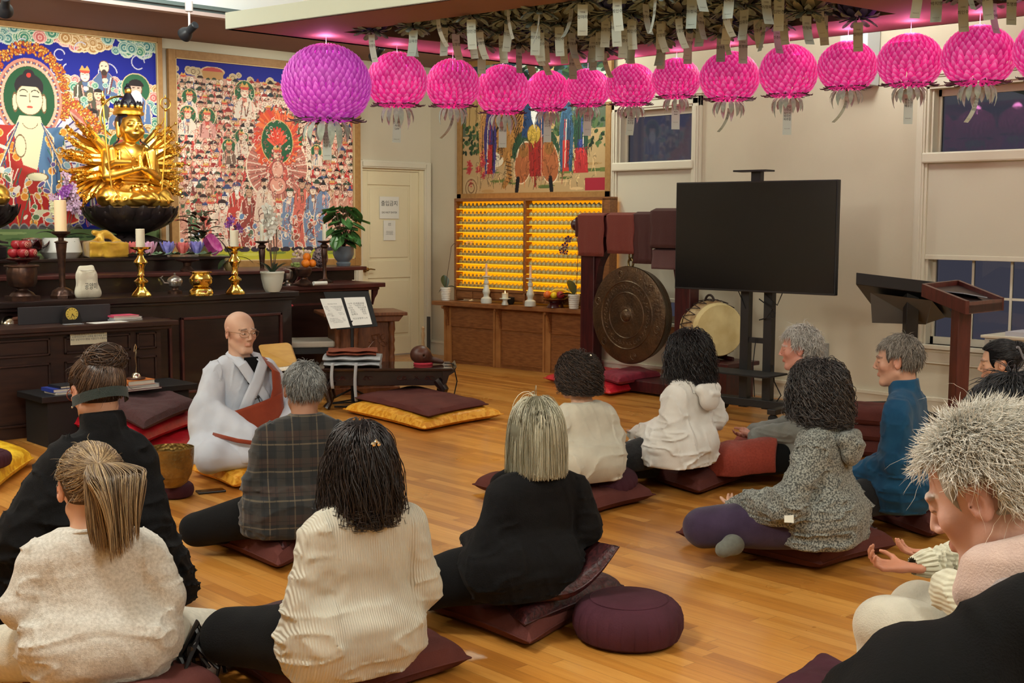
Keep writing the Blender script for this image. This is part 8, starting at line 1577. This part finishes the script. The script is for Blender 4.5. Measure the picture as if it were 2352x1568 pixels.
M_skin = mat('skin', attr='Col', rough=.5, sss=.10, spec=.4, bump=.05, bscale=260)
BLK = knit('black', (15, 14, 16), (10, 10, 11), sheen=.02); BLT = knit('black_trousers', (14, 14, 16), sheen=.02); CRM_ = knit('oat_marl', (204, 196, 178), (186, 176, 158), 70); RIB = knit('rib_cream', (200, 194, 178), None, 8, wave=(42, 'X', .6), bump=.5)
p1, d1 = person('woman with a blonde-brown ponytail in an oat marl sweatshirt, bottom left', (205, 1568, .12), 18, (208, 1118, 1.12, 12, -8), knit('oat_sweatshirt', (202, 197, 188), (178, 172, 162), 110), knit('cream_joggers', (206, 200, 184)), ('tied', (92, 70, 52), (186, 158, 118), 11, dict(tail=(.27, .075, .105), fly=.03), (0, -.098, .062)), (206, 158, 130), shift=(0, 0, .035), sw=.18, fat=1.08, hem=.02, hres=.006, sseed=2, kz=.12, legr=1.1)
p2, d2 = person('woman wrapped in a black shawl with messy dark hair pinned up and glasses', (190, 1400, .14), 32, (222, 898, 1.06, 10, -10), BLK, BLT, ('tied', (52, 36, 28), (104, 76, 54), 12, dict(bun=(.064, (.015, -.055, .10)), fly=.045), (.01, -.05, .10)), (196, 146, 118), cape=True, collar=True, sw=.14, fat=.95, elbows=[(-.19, .0, .40), (.165, .0, .40)], hres=.0065, sseed=3, kz=.13, knees=[(-.36, .20, .14), (.33, .18, .13)], fold=1.6, hem=0)
PL = mat('plaid_flannel', (44, 38, 32), .9, sheen=.2)
def plaid(m):
    nt = m.node_tree; L = nt.links.new; b = [n for n in nt.nodes if n.type == 'BSDF_PRINCIPLED'][0]; tc = nd(nt, 'ShaderNodeTexCoord'); sp = nd(nt, 'ShaderNodeSeparateXYZ'); L(tc.outputs['Object'], sp.inputs[0])
    def band(sock, per, wd, off):
        a = nd(nt, 'ShaderNodeMath', operation='ADD'); L(sock, a.inputs[0]); a.inputs[1].default_value = off+9; d = nd(nt, 'ShaderNodeMath', operation='DIVIDE'); L(a.outputs[0], d.inputs[0]); d.inputs[1].default_value = per; f = nd(nt, 'ShaderNodeMath', operation='FRACT'); L(d.outputs[0], f.inputs[0]); l = nd(nt, 'ShaderNodeMath', operation='LESS_THAN'); L(f.outputs[0], l.inputs[0]); l.inputs[1].default_value = wd; return l.outputs[0]
    cur = None
    for (so, per, wd, off, c, f) in ((sp.outputs[2], .115, .34, 0, (58, 40, 31), .7), (sp.outputs[0], .105, .32, 0, (50, 46, 40), .55), (sp.outputs[2], .115, .055, .02, (112, 98, 76), .5), (sp.outputs[0], .105, .05, .04, (112, 98, 76), .4), (sp.outputs[2], .0575, .05, .045, (16, 18, 20), .7), (sp.outputs[0], .0525, .05, .01, (16, 18, 20), .7)):
        mx = nd(nt, 'ShaderNodeMix', data_type='RGBA'); mu = nd(nt, 'ShaderNodeMath', operation='MULTIPLY'); L(band(so, per, wd, off), mu.inputs[0]); mu.inputs[1].default_value = f; L(mu.outputs[0], mx.inputs[0]); mx.inputs[7].default_value = lin(c)
        if cur is None: mx.inputs[6].default_value = lin((26, 26, 27))
        else: L(cur, mx.inputs[6])
        cur = mx.outputs[2]
    L(cur, b.inputs['Base Color'])
plaid(PL)
p3, d3 = person('grey-haired man in a dark plaid flannel shirt seated before the monk', (665, 1235, .13), 16, (697, 893, 1.02, 8, -3), PL, BLT, ('short', (92, 92, 90), (176, 176, 172), 13, dict(w=1.05)), (158, 112, 86), shift=(0, 0, .012), sw=.18, fat=1.02, collar=-.02, sseed=4, kz=.10, knees=[(-.40, .22, .12), (.36, .26, .11)], hem=.01)
p4, d4 = person('dark-haired woman in a ribbed cream sweater at the front centre-left', (795, 1556, .13), 30, (826, 1062, 1.02, -6, -6), RIB, BLT, ('long', (24, 18, 18), (54, 42, 40), 14, dict(w=1.15)), (190, 140, 112), shift=(0, 0, .022), sw=.167, fat=1.02, sseed=5, kz=.13, knees=[(-.29, .28, .19), (.24, .34, .13)], legr=1.15, hem=.0, hres=.006)
p5, d5 = person('woman with a straight blonde-grey bob in a black sweater, centre front', (1196, 1378, .16), 28, (1230, 990, 1.0, -8, -4), BLK, BLT, ('bob', (128, 122, 98), (222, 216, 192), 15, dict(fly=.03)), (200, 150, 122), sw=.165, fat=1.02, sseed=6, kz=.13, knees=[(-.36, .27, .14), (.24, .34, .12)], legr=1.1)
p6, d6 = person('woman with curly dark pinned-up hair in a cream crew-neck top', (1345, 1108, .16), 34, (1326, 866, .95, 14, -4), knit('cream_jersey', (208, 202, 184), (196, 190, 172), 10, bump=.1), BLT, ('curly', (30, 22, 19), (80, 60, 46), 16, dict(L=.15, sty=dict(cut=-.062, thick=.03))), (206, 158, 128), sw=.17, fat=1.08, sseed=7, kz=.12, hem=.03)
p7, d7 = person('person with dark wavy shoulder-length hair in a white hoodie', (1570, 1068, .17), 48, (1580, 812, 1.0, 12, -6), knit('white_fleece', (236, 233, 226), (226, 222, 214), 8, bump=.1), knit('charcoal_leggings', (58, 58, 60), (48, 48, 50)), ('wavy', (18, 14, 15), (46, 38, 38), 17, dict(w=1.1)), (206, 160, 136), hood=True, sw=.18, fat=1.14, sseed=8, kz=.10, knees=[(-.30, .44, .12), (.34, .16, .10)], fold=1.5, hem=-.02, legr=.95)
p8, d8 = person('elderly white-haired man in a grey sweatshirt with a terracotta towel on his lap', (1870, 1080, .10), 70, (1836, 800, 1.04, 6, -4), knit('grey_fleece', (136, 138, 132), (124, 126, 120), 12), BLT, ('shortw', (176, 168, 158), (240, 236, 230), 18, dict(w=1.1, sty=dict(top=.62))), (206, 146, 126), sw=.175, fat=1.1, sseed=9, kz=.13, knees=[(-.22, .42, .13), (.30, .36, .13)], wrists=[(-.08, .30, .27), (.06, .34, .27)], brow=(190, 180, 170), hem=0)
GM = knit('grey_marl', (150, 152, 144), (72, 74, 72), 150, ramp=(.42, .58), bump=.3)
p9, d9 = person('woman with a dark curly bob in a grey marl hoodie and purple leggings', (1905, 1250, .13), 56, (1876, 898, 1.04, 4, -6), GM, knit('purple_leggings', (66, 52, 76), (54, 42, 64), 12), ('curly', (30, 26, 27), (92, 86, 84), 19, None), (206, 160, 134), hood=True, sw=.165, fat=1.14, sseed=10, kz=.15, knees=[(-.22, .46, .16), (.36, .22, .13)], wrists=[(-.10, .36, .24), (-.02, .34, .22)], elbows=[(-.27, .06, .32), (.27, .10, .30)], fold=1.5, hem=-.03, legr=1.18, cuff=True)
p10, d10 = person('grey-haired man in a blue quarter-zip fleece beside the lecterns', (2085, 1172, .14), 60, (2062, 828, 1.04, 8, -4), knit('blue_fleece', (26, 76, 110), (20, 64, 96), 14, bump=.1), knit('charcoal_trousers', (34, 34, 36)), ('short', (104, 96, 88), (172, 164, 154), 20, dict(w=1.1)), (192, 146, 122), sw=.185, fat=1.14, collar=-.004, sseed=11, kz=.12, hem=0, knees=[(-.30, .34, .13), (.32, .24, .12)])
p11, d11 = person('woman with black clipped-up hair in a black jacket at the right edge', (2330, 1120, .18), 68, (2297, 834, .98, 4, -5), mat('black_shell', (20, 20, 23), .35), BLT, ('tied', (14, 12, 14), (44, 40, 44), 21, dict(bun=(.045, (.0, -.085, .07))), (0, -.08, .06)), (206, 160, 130), sw=.18, fat=1.1, collar=True, sseed=12, kz=.12, fold=1.4)
M_robe = knit('monk_grey_robe', (196, 201, 212), (186, 192, 204), 6, bump=.1, bs=300, rough=.85); M_kasa = knit('rust_kasaya', (142, 62, 38), (130, 54, 34), 8, bump=.1, bs=300)
pm, dm = person('shaven-headed monk with glasses in a grey robe and rust sash facing the group', (570, 1040, .13), -142, (552, 762, 1.07, 6, -3), M_robe, M_robe, None, (206, 166, 142), sw=.19, fat=1.1, sseed=13, kz=.16, hres=.0048, crew=False, knees=[(-.36, .22, .17), (.36, .24, .17)], elbows=[(-.26, .02, .36), (.26, .02, .36)], wrists=[(-.09, .29, .24), (.10, .27, .24)], fold=1.2, hem=-.02, seat_fwd=.06, lean=-.02, legr=1.2, brow=(50, 40, 36), hy_adj=0)
H, R, s, S = dm['H'], dm['R'], dm['s'], dm['S']; Tm = lambda *p: H+R@(np.array(p)*s)
for x in (-1, 1):
    e = obj('eye', MB().sph(Tm(x*.031, .0800, .001), (.0098*s, .0098*s, .0052*s), 12), mat('eye_white', (214, 206, 198), .25), pm); obj('iris', MB().sph(Tm(x*.031-.001, .0872, .0005), (.0042, .0036, .0040), 10), mat('eye_dark', (34, 22, 18), .15), e)
mb = MB()
for x in (-1, 1):
    P = [Tm(x*.033+.025*math.cos(a)*(1 if abs(math.cos(a)) < .8 else .97), .104-.10*abs(.033+x*0+.025*math.cos(a)*x)**1.4*0-.012*(abs(x*.033+.025*math.cos(a))/.05)**2, -.002+.0165*math.sin(a)) for a in np.linspace(0, 2*PI, 28)]; mb.tube(P, .0011, 6); mb.tube([Tm(x*.058, .094, .006), Tm(x*.074, .06, .008), Tm(x*.083, .0, .006), Tm(x*.084, -.014, -.008)], .0014, 6)
mb.tube([Tm(-.009, .104, .002), Tm(0, .109, .004), Tm(.009, .104, .002)], .0011, 6); gl = obj('eyeglasses', mb, mat('glasses_wire', (120, 92, 60), .3, metal=.8), pm)
sd = SDF((-.52, -.24, .06), (.52, .50, .84), .0062)
for i, x in enumerate((-1, 1)):
    sh = S+np.array([x*.16, 0, -.055]); sd.cone(sh, (x*.26, .0, .38), .070, .09, .03); sd.cone((x*.27, .0, .40), (x*.12, .26, .27), .082, .055, .03); sd.cone((x*.27, -.02, .34), (x*.30, .05, .20), .082, .08, .05); sd.cone((x*.30, .05, .30), (x*.16, .24, .24), .075, .05, .06)
    sd.cone((x*.35, .12, .17), (x*.05, .34, .15), .095, .07, .05); sd.cone((x*.15, .0, .17), (x*.34, .13, .17), .11, .095, .05)
sd.disp(lambda P: -.017*np.maximum(0, vnoise(np.stack([P[..., 0]*13+P[..., 2]*7, P[..., 1]*10, P[..., 2]*6], -1), 21)-.05)-.007*np.maximum(0, vnoise(P*[22, 22, 15], 5))); sd.cone(dm['wr'][0]+[.0, .02, .01], dm['wr'][0]+[.08, .08, -.02], .036, .042, .01, sub=True); sd.cone(dm['wr'][1]+[0, .02, .01], dm['wr'][1]+[-.08, .08, -.02], .036, .042, .01, sub=True); sd.cut(lambda P: .128-P[..., 2]); sdf_obj('wide_sleeves_and_skirt', sd, M_robe, pm)
def trunk_y(x, z):
    """front surface of the chest"""
    k = np.interp(z, [.2, .35, .5, S[2]-.02, S[2]+.04], [.165, .150, .135, .105, .07]); return S[1]*.6+k*math.sqrt(max(.05, 1-(x/.27)**2))*.86+.012
def strip(pts, w, m, name, up=(0, 0, 1), th=.006, off=0.):
    P = []; pts = np.array(pts)
    for i, p in enumerate(pts):
        d = pts[min(i+1, len(pts)-1)]-pts[max(i-1, 0)]; d /= np.linalg.norm(d); n_ = np.array([p[0]*1.2, max(.3, p[1]*2), .05]) if p[1] > -.02 else np.array([p[0], -.6, .6]); n_ /= np.linalg.norm(n_); sdv = np.cross(d, n_); sdv /= np.linalg.norm(sdv); ww = w[i] if hasattr(w, '__len__') else w
        P.append([p+sdv*ww*q+n_*(.004*(1-q*q)+off) for q in (-1, -.5, 0, .5, 1)])
    o = obj(name, MB().grid(np.array(P)), m, pm); md = o.modifiers.new('s', 'SOLIDIFY'); md.thickness = th; md.offset = 0; return o
def cp(x, z, o=0): return (x, trunk_y(x, z)+o, z)
zt = S[2]+.06
strip([(-.01, -.085+S[1], zt+.015), (.060, -.05+S[1], zt+.01), (.072, .01+S[1], zt-.005), cp(.062, zt-.05), cp(.02, zt-.13), cp(-.05, zt-.23), cp(-.10, zt-.32)], .030, M_robe, 'crossed_collar', off=.006)
strip([(.01, -.085+S[1], zt+.015), (-.060, -.05+S[1], zt+.01), (-.072, .01+S[1], zt-.005), cp(-.060, zt-.05, .006), cp(-.01, zt-.14, .012), cp(.05, zt-.24, .012), cp(.09, zt-.33, .012)], .034, M_robe, 'crossed_collar', off=.008)
obj('dark_undershirt', MB().grid(np.array([[(x, trunk_y(x, z)+.001, z) for x in np.linspace(-.045, .045, 7)] for z in np.linspace(zt-.16, zt-.01, 8)])), BLK, pm)
strip([(-.10, -.10+S[1], zt-.10), (-.125, -.03+S[1], zt-.035), (-.125, .03+S[1], zt-.045), cp(-.125, zt-.10, .02), cp(-.12, zt-.2, .03), cp(-.10, zt-.3, .035), cp(-.07, zt-.38, .04)], [.032, .034, .036, .038, .045, .06, .07], M_kasa, 'sash_strap', off=.012)
a_ = np.linspace(0, 1, 15); top_l = [cp(-.15+.38*q, zt-.22-.10*q+.0*q, .040) for q in a_]; bot_l = [cp(-.15+.34*q, .20+.0*q, .075) for q in a_]
P = np.array([[np.array(tl)*(1-v)+np.array(bl)*v+np.array([0, .012*math.sin(3+v*6+i*.6)*v+.01, 0]) for v in np.linspace(0, 1, 12)] for i, (tl, bl) in enumerate(zip(top_l, bot_l))]); o = obj('sash_wrap', MB().grid(P), M_kasa, pm); md = o.modifiers.new('s', 'SOLIDIFY'); md.thickness = .008
strip([cp(-.02, .20, .15), (.10, .36, .235), (.22, .29, .26), (.28, .15, .28)], .011, M_kasa, 'sash_hem', off=.045, th=.004)
mc = np.array(cp(.015, zt-.24, .045)); obj('clip_microphone', MB().sph(mc+[0, .012, .012], .009, 10).tube([mc+[.02, .01, .0], mc+[0, .012, .005], mc+[-.02, .012, -.04], mc+[-.07, .03, -.12], mc+[-.08, .05, -.2]], .003, 6), M_blackm, pm)
H, R, s = d4['H'], d4['R'], d4['s']; c = H+R@(np.array([.012, -.128, .062])*s); obj('hair_clip', MB().sph(c+[-.008, 0, 0], .008, 8).sph(c+[.008, 0, 0], .008, 8).sph(c+[0, -.004, .009], .006, 8), M_chrome, p4)
H, R, s = d6['H'], d6['R'], d6['s']; c = H+R@(np.array([.0, -.10, .118])*s); obj('hair_clip', MB().sph(c, .006, 8), M_chrome, p6)
H, R, s = d2['H'], d2['R'], d2['s']; T2 = lambda *p: H+R@(np.array(p)*s)
obj('hair_band', MB().grid(np.array([[T2(.0895*math.cos(a), -.014+.110*math.sin(a), z_-.02*math.sin(a)) for a in np.linspace(PI*.98, 2*PI*1.01, 26)] for z_ in (-.045, -.03, -.012)])), knit('dark_band', (44, 50, 46)), p2)
mb = MB()
for x in (-1, 1): mb.tube([T2(x*.033+.026*math.cos(a), .104, -.002+.022*math.sin(a)) for a in np.linspace(0, 2*PI, 20)], .0018, 5).tube([T2(x*.058, .1, .004), T2(x*.083, .0, .004)], .002, 5)
obj('eyeglasses', mb, mat('tortoise', (110, 50, 40), .3), p2); obj('earring', MB().sph(T2(-.086, .002, -.045), .004, 8), M_chrome, p2)
H, R, s = d11['H'], d11['R'], d11['s']; obj('claw_clip', MB().tube([H+R@(np.array([-.05, -.10+.01*q, .05+.035*math.sin(q)])*s)+np.array([0, 0, .0]) for q in np.linspace(-1, 3, 10)], .006, 6), mat('clip_grey', (120, 118, 124), .3), p11)
kl, kr, hp_ = d8['kn'][0], d8['kn'][1], d8['hip']; f8 = d8['ft']; sd = SDF((-.52, -.05, .03), (.50, .62, .40), .0065)
for i, k_ in enumerate((kl, kr)): sd.cone(hp_+[(-.085, .085)[i], .05, .01], k_, .122, .100, .09); sd.cone(k_, f8[1-i], .094, .074, .07)
sd.cone(kl+[-.02, .02, 0], kr+[.02, .02, 0], .085, None, .08); sd.cone(kl+[-.03, .03, 0], kl+[-.05, .05, -.06], .085, .09, .05)
sd.disp(lambda P: -.010*np.maximum(0, vnoise(np.stack([P[..., 0]*20, P[..., 1]*12, P[..., 2]*5], -1), 8))+.004*vnoise(P*16, 3)); sd.cut(lambda P: np.maximum(.085-P[..., 2]+.01*np.sin(P[..., 0]*25), (hp_[1]+.16)-P[..., 1]+.25*np.maximum(0, P[..., 0])))
V, Q = sd.mesh(); V = V@d8['Rz'].T+d8['Hp']; o = sdf_obj('towel', (V, Q), knit('terracotta_terry', (166, 74, 58), (150, 64, 50), 90, bump=.6, bs=300)); tag(o, 'terracotta towel draped over the lap of the elderly man', 'towel')
f9 = d9['ft']; sd = SDF(np.array(f9[0])-.12, np.array(f9[0])+.14, .005); kk = np.array([-.26, .30, .115]); sd = SDF(kk-.15, kk+.15, .0055); sd.chain([kk+[.07, .02, .0], kk, kk+[-.07, .015, -.01]], [.040, .042, .034], .02); sdf_obj('grey_sock', sd, knit('grey_sock', (112, 114, 106)), p9)
def on_surface(ob, px, py):
    """first hit of the camera ray on an object, with its normal, in the object's space"""
    bpy.context.view_layer.update(); mi = ob.matrix_world.inverted(); o_ = mi @ Vector(C0); r_ = ray(px, py); d_ = (mi.to_3x3() @ Vector(r_)).normalized(); ok, loc, nor, idx = ob.ray_cast(o_, d_); return (np.array(loc), np.array(nor)) if ok else (None, None)
def decal(ob, par, px, py, pts_fn, m, name, size):
    c, n = on_surface(ob, px, py)
    if c is None: print('decal miss', name); return
    u = np.cross([0, 0, 1.], n); u /= np.linalg.norm(u)+1e-9; v = np.cross(n, u); mb = MB(); pts_fn(mb, c+n*.0035, u, v, n); return obj(name, mb, m, par, smooth=False)
def rectd(w, h):
    def f(mb, c, u, v, n): mb.add([c-u*w-v*h, c+u*w-v*h, c+u*w+v*h, c-u*w+v*h], [(0, 1, 2, 3)])
    return f
decal(d9['top'], p9, 1812, 1190, rectd(.019, .019), mat('white_label', (216, 212, 196), .7), 'fabric_label', 0)
def star(mb, c, u, v, n):
    for k in range(5): a = PI/2+k*2*PI/5; d_ = u*math.cos(a)+v*math.sin(a); e_ = -u*math.sin(a)+v*math.cos(a); mb.add([c+e_*.003, c-e_*.003, c+d_*(.022 if k % 2 else .015)], [(0, 1, 2)])
decal(d10['top'], p10, 2013, 962, star, mat('pale_logo', (170, 196, 206), .6), 'star_logo', 0)
CAB = mat('cable_knit', (206, 202, 180), .9, rgb2=(188, 182, 160), nscale=30, bump=.3, wave=(26, 'Z', 3.), bdist=.01, sheen=.2)
def chair_at(c, rz, label, zs=.44):
    t = thing('chair', label, 'chair', (c[0], c[1], 0), rz); obj('seat', MB().box((-.22, -.21, zs-.04), (.22, .22, zs)), M_blackm, t, smooth=False, bevel=.01); obj('backrest', MB().box((-.21, -.24, zs+.16), (.21, -.215, zs+.36)), M_blackm, t, smooth=False, bevel=.01)
    for x in (-.2, .2):
        for y in (-.2, .2): obj('leg', MB().box((x-.014, y-.03 if y < 0 else y-.014, 0), (x+.014, y-.002 if y < 0 else y+.014, zs+.3 if y < 0 else zs-.04)), M_black, t, smooth=False)
    return t
kw_ = od(2035, 1395, 3.1); hd_ = od(2318, 960, 3.3); wa = math.radians(47.5+62); fwv = np.array([math.cos(wa), math.sin(wa), 0])
hipw = kw_-fwv*.46+np.array([CR[0], CR[1], 0])*.10; hipw[2] = 0
def sit_person(label, hipw, th, Hw, hs, yaw, pit, z0, top, legs, hairs, skin_c, knees, feet, elbows, wrists, hres, handspec=None, **kw):
    """chair-seated variant: positions given in the local frame of the hips"""
    global oz
    keep = oz; c_ = np.array(hipw)-np.array([CF[0], CF[1], 0])*0; c_[2] = z0
    r_ = c_-C0; z = r_@CF; px = 1176+F0*(r_@CR2)/z; py = 784-F0*(r_@CU2)/z; r2 = np.array(Hw)-C0; zh = r2@CF; hx = 1176+F0*(r2@CR2)/zh; hy = 784-F0*(r2@CU2)/zh
    ln = (zh-dep(c_*[1, 1, 0]+[0, 0, .6]))/math.cos(math.radians(th)); return person(label, (px, py, z0), th, (hx, hy, hs, yaw, pit), top, legs, hairs, skin_c, knees=knees, feet=feet, elbows=elbows, wrists=wrists, hres=hres, lean=ln, seat_fwd=0, **kw)
rzc = wa-PI/2
p12, d12 = sit_person('black-haired person in a cream cable-knit sweater, hands on lap, behind the white-haired man', hipw, 62, hd_, 1.0, 0, -22, .34, CAB, knit('cream_trousers', (196, 190, 174), (184, 178, 162), 20), ('short', (12, 11, 13), (44, 44, 50), 31, dict(L=.07, w=1.2, sty=dict(top=.3))), (150, 100, 76), [(-.10, .54, .50), (.14, .50, .48)], [(.12, .50, .05), (-.12, .52, .05)], [(-.26, .14, .56), (.25, .10, .56)], [(-.13, .40, .62), (.02, .38, .64)], .0055, sw=.17, fat=1.02, sseed=31, bare_hands=False)
chair_at(hipw, rzc, 'black chair under the person in the cable-knit sweater', .34)
for i, (hx, hy, dd_) in enumerate(((2046, 1296, 3.05), (2120, 1264, 3.15))):
    hwv = (d12['Rz'].T@(od(hx+34, hy+6, dd_)-d12['Hp'])); lt = d12['Rz'].T@(np.array([-CR[0], -CR[1], 0])*1.+np.array([CF[0], CF[1], 0])*.25); sd = SDF(hwv-.17, hwv+.17, .0035); hand_sdf(sd, hwv, lt+np.array([0, 0, .02-.1*i]), np.array([0, 0, 1.]) if i else np.array([-.2, -.2, .9]), 1 if i else -1, 1.0 if i == 0 else .7, .66, .06)
    el_ = d12['Rz'].T@(od(hx+300, hy-40+30*i, dd_+.1)-d12['Hp']); dv_ = (el_-hwv); dv_ /= np.linalg.norm(dv_)
    sdf_obj('hand', sd, M_skin, p12, col=lambda V: np.tile(lin3((176, 118, 92)), (len(V), 1))*(1+.08*vnoise(V*40, 2))[:, None])
    sl = MB(); q = np.linspace(0, 1, 60); pts = [hwv+dv_*(.02+.30*x) for x in q]; 
    P = []
    for x, p in zip(q, pts):
        a = np.linspace(0, 2*PI, 49)[:-1]; u_ = np.cross(dv_, [0, 0, 1.]); u_ /= np.linalg.norm(u_); v_ = np.cross(u_, dv_); rr = (.018+.012*min(1, x*8)+.012*x)+.005*np.abs(np.sin(a*8))*(x < .18)+(.006*np.sin(a*5+4*np.sin(x*40))+.003*np.sin(x*90))*(x >= .18); P.append(p+rr[:, None]*(np.cos(a)[:, None]*u_+np.sin(a)[:, None]*v_))
    obj('knitted_sleeve', sl.grid(np.array(P), closed=True), CAB, p12)
H13 = od(2278, 1128, 1.98); wa = math.radians(47.5+66); f13 = np.array([math.cos(wa), math.sin(wa), 0]); hip13 = H13-f13*.16+np.array([CR[0], CR[1], 0])*.10; hip13[2] = 0; rz13 = wa-PI/2
VB = knit('black_fleece_jacket', (10, 9, 10), (7, 7, 7), 30, bump=.2, sheen=.0)
p13, d13 = sit_person('white spiky-haired man with head bowed, black jacket over a pale hoodie, foreground right', hip13, 66, H13, 1.05, -14, -25, .42, knit('grey_hoodie', (150, 138, 136), (138, 128, 128), 16), BLT, ('spiky', (222, 214, 200), (255, 252, 244), 41, dict(w=1.0, fly=.07)), (198, 156, 140), [(-.14, .46, .50), (.16, .46, .50)], [(.14, .46, .05), (-.14, .46, .05)], [(-.22, .24, .72), (.24, .20, .70)], [(-.06, .40, .62), (.10, .40, .62)], .0042, shift=(0, .03, .055), sw=.19, fat=1.08, sseed=41, hood=False, collar=True, bare_hands=True, brow=(200, 190, 180), hem=0)
chair_at(hip13, rz13, 'black chair under the white-haired man in the foreground', .42)
S, H = d13['S'], d13['H']; sd = SDF(S-[.5, .45, .75], S+[.5, .55, .22], .008)
for i, x in enumerate((-1, 1)): sh = S+np.array([x*.17, -.0, -.045]); e_ = d13['el'][i]; sd.cone(sh, e_+[x*.02, .09 if i == 0 else -.05, -.02], .074, .15 if i == 0 else .06, .05); sd.cone(S+[x*.08, -.02, -.045], sh, .06, .07, .04); sd.cone(e_+[0, .06-.1*i, 0], d13['hip']+[x*.20, .26-.2*i, .02], .13-.06*i, .15, .06); sd.cone(e_, d13['kn'][i]*.6+d13['hip']*.4+[0, 0, .08], .10, .12, .06)
sd.cone(S+[0, -.03, -.09], d13['hip'], .145, .18, .06, ((0, 1, 0), .85)); sd.disp(lambda P: -.020*np.maximum(0, vnoise(np.stack([P[..., 0]*8, P[..., 1]*8, P[..., 2]*5], -1), 44))-.012*(1-np.abs(vnoise(np.stack([P[..., 0]*7+P[..., 2]*4, P[..., 1]*7, P[..., 2]*5], -1), 12)))**7)
sd.cone(S+[0, .09, .10], S+[0, .0, .0], .11, .135, .02, sub=True); sd.cone(S+[0, .16, -.1], S+[0, .20, -.6], .09, .12, .03, sub=True); jk = sdf_obj('jacket', sd, VB, p13); decal(jk, p13, 2166, 1358, lambda mb, c, u, v, n: mb.sph(c, .006, 10), M_blackm, 'snap_button', 0)
hood_obj(p13, S+[0, .0, .012], knit('pinkish_fleece', (206, 180, 168), (194, 168, 158), 18), 9, 1.45)
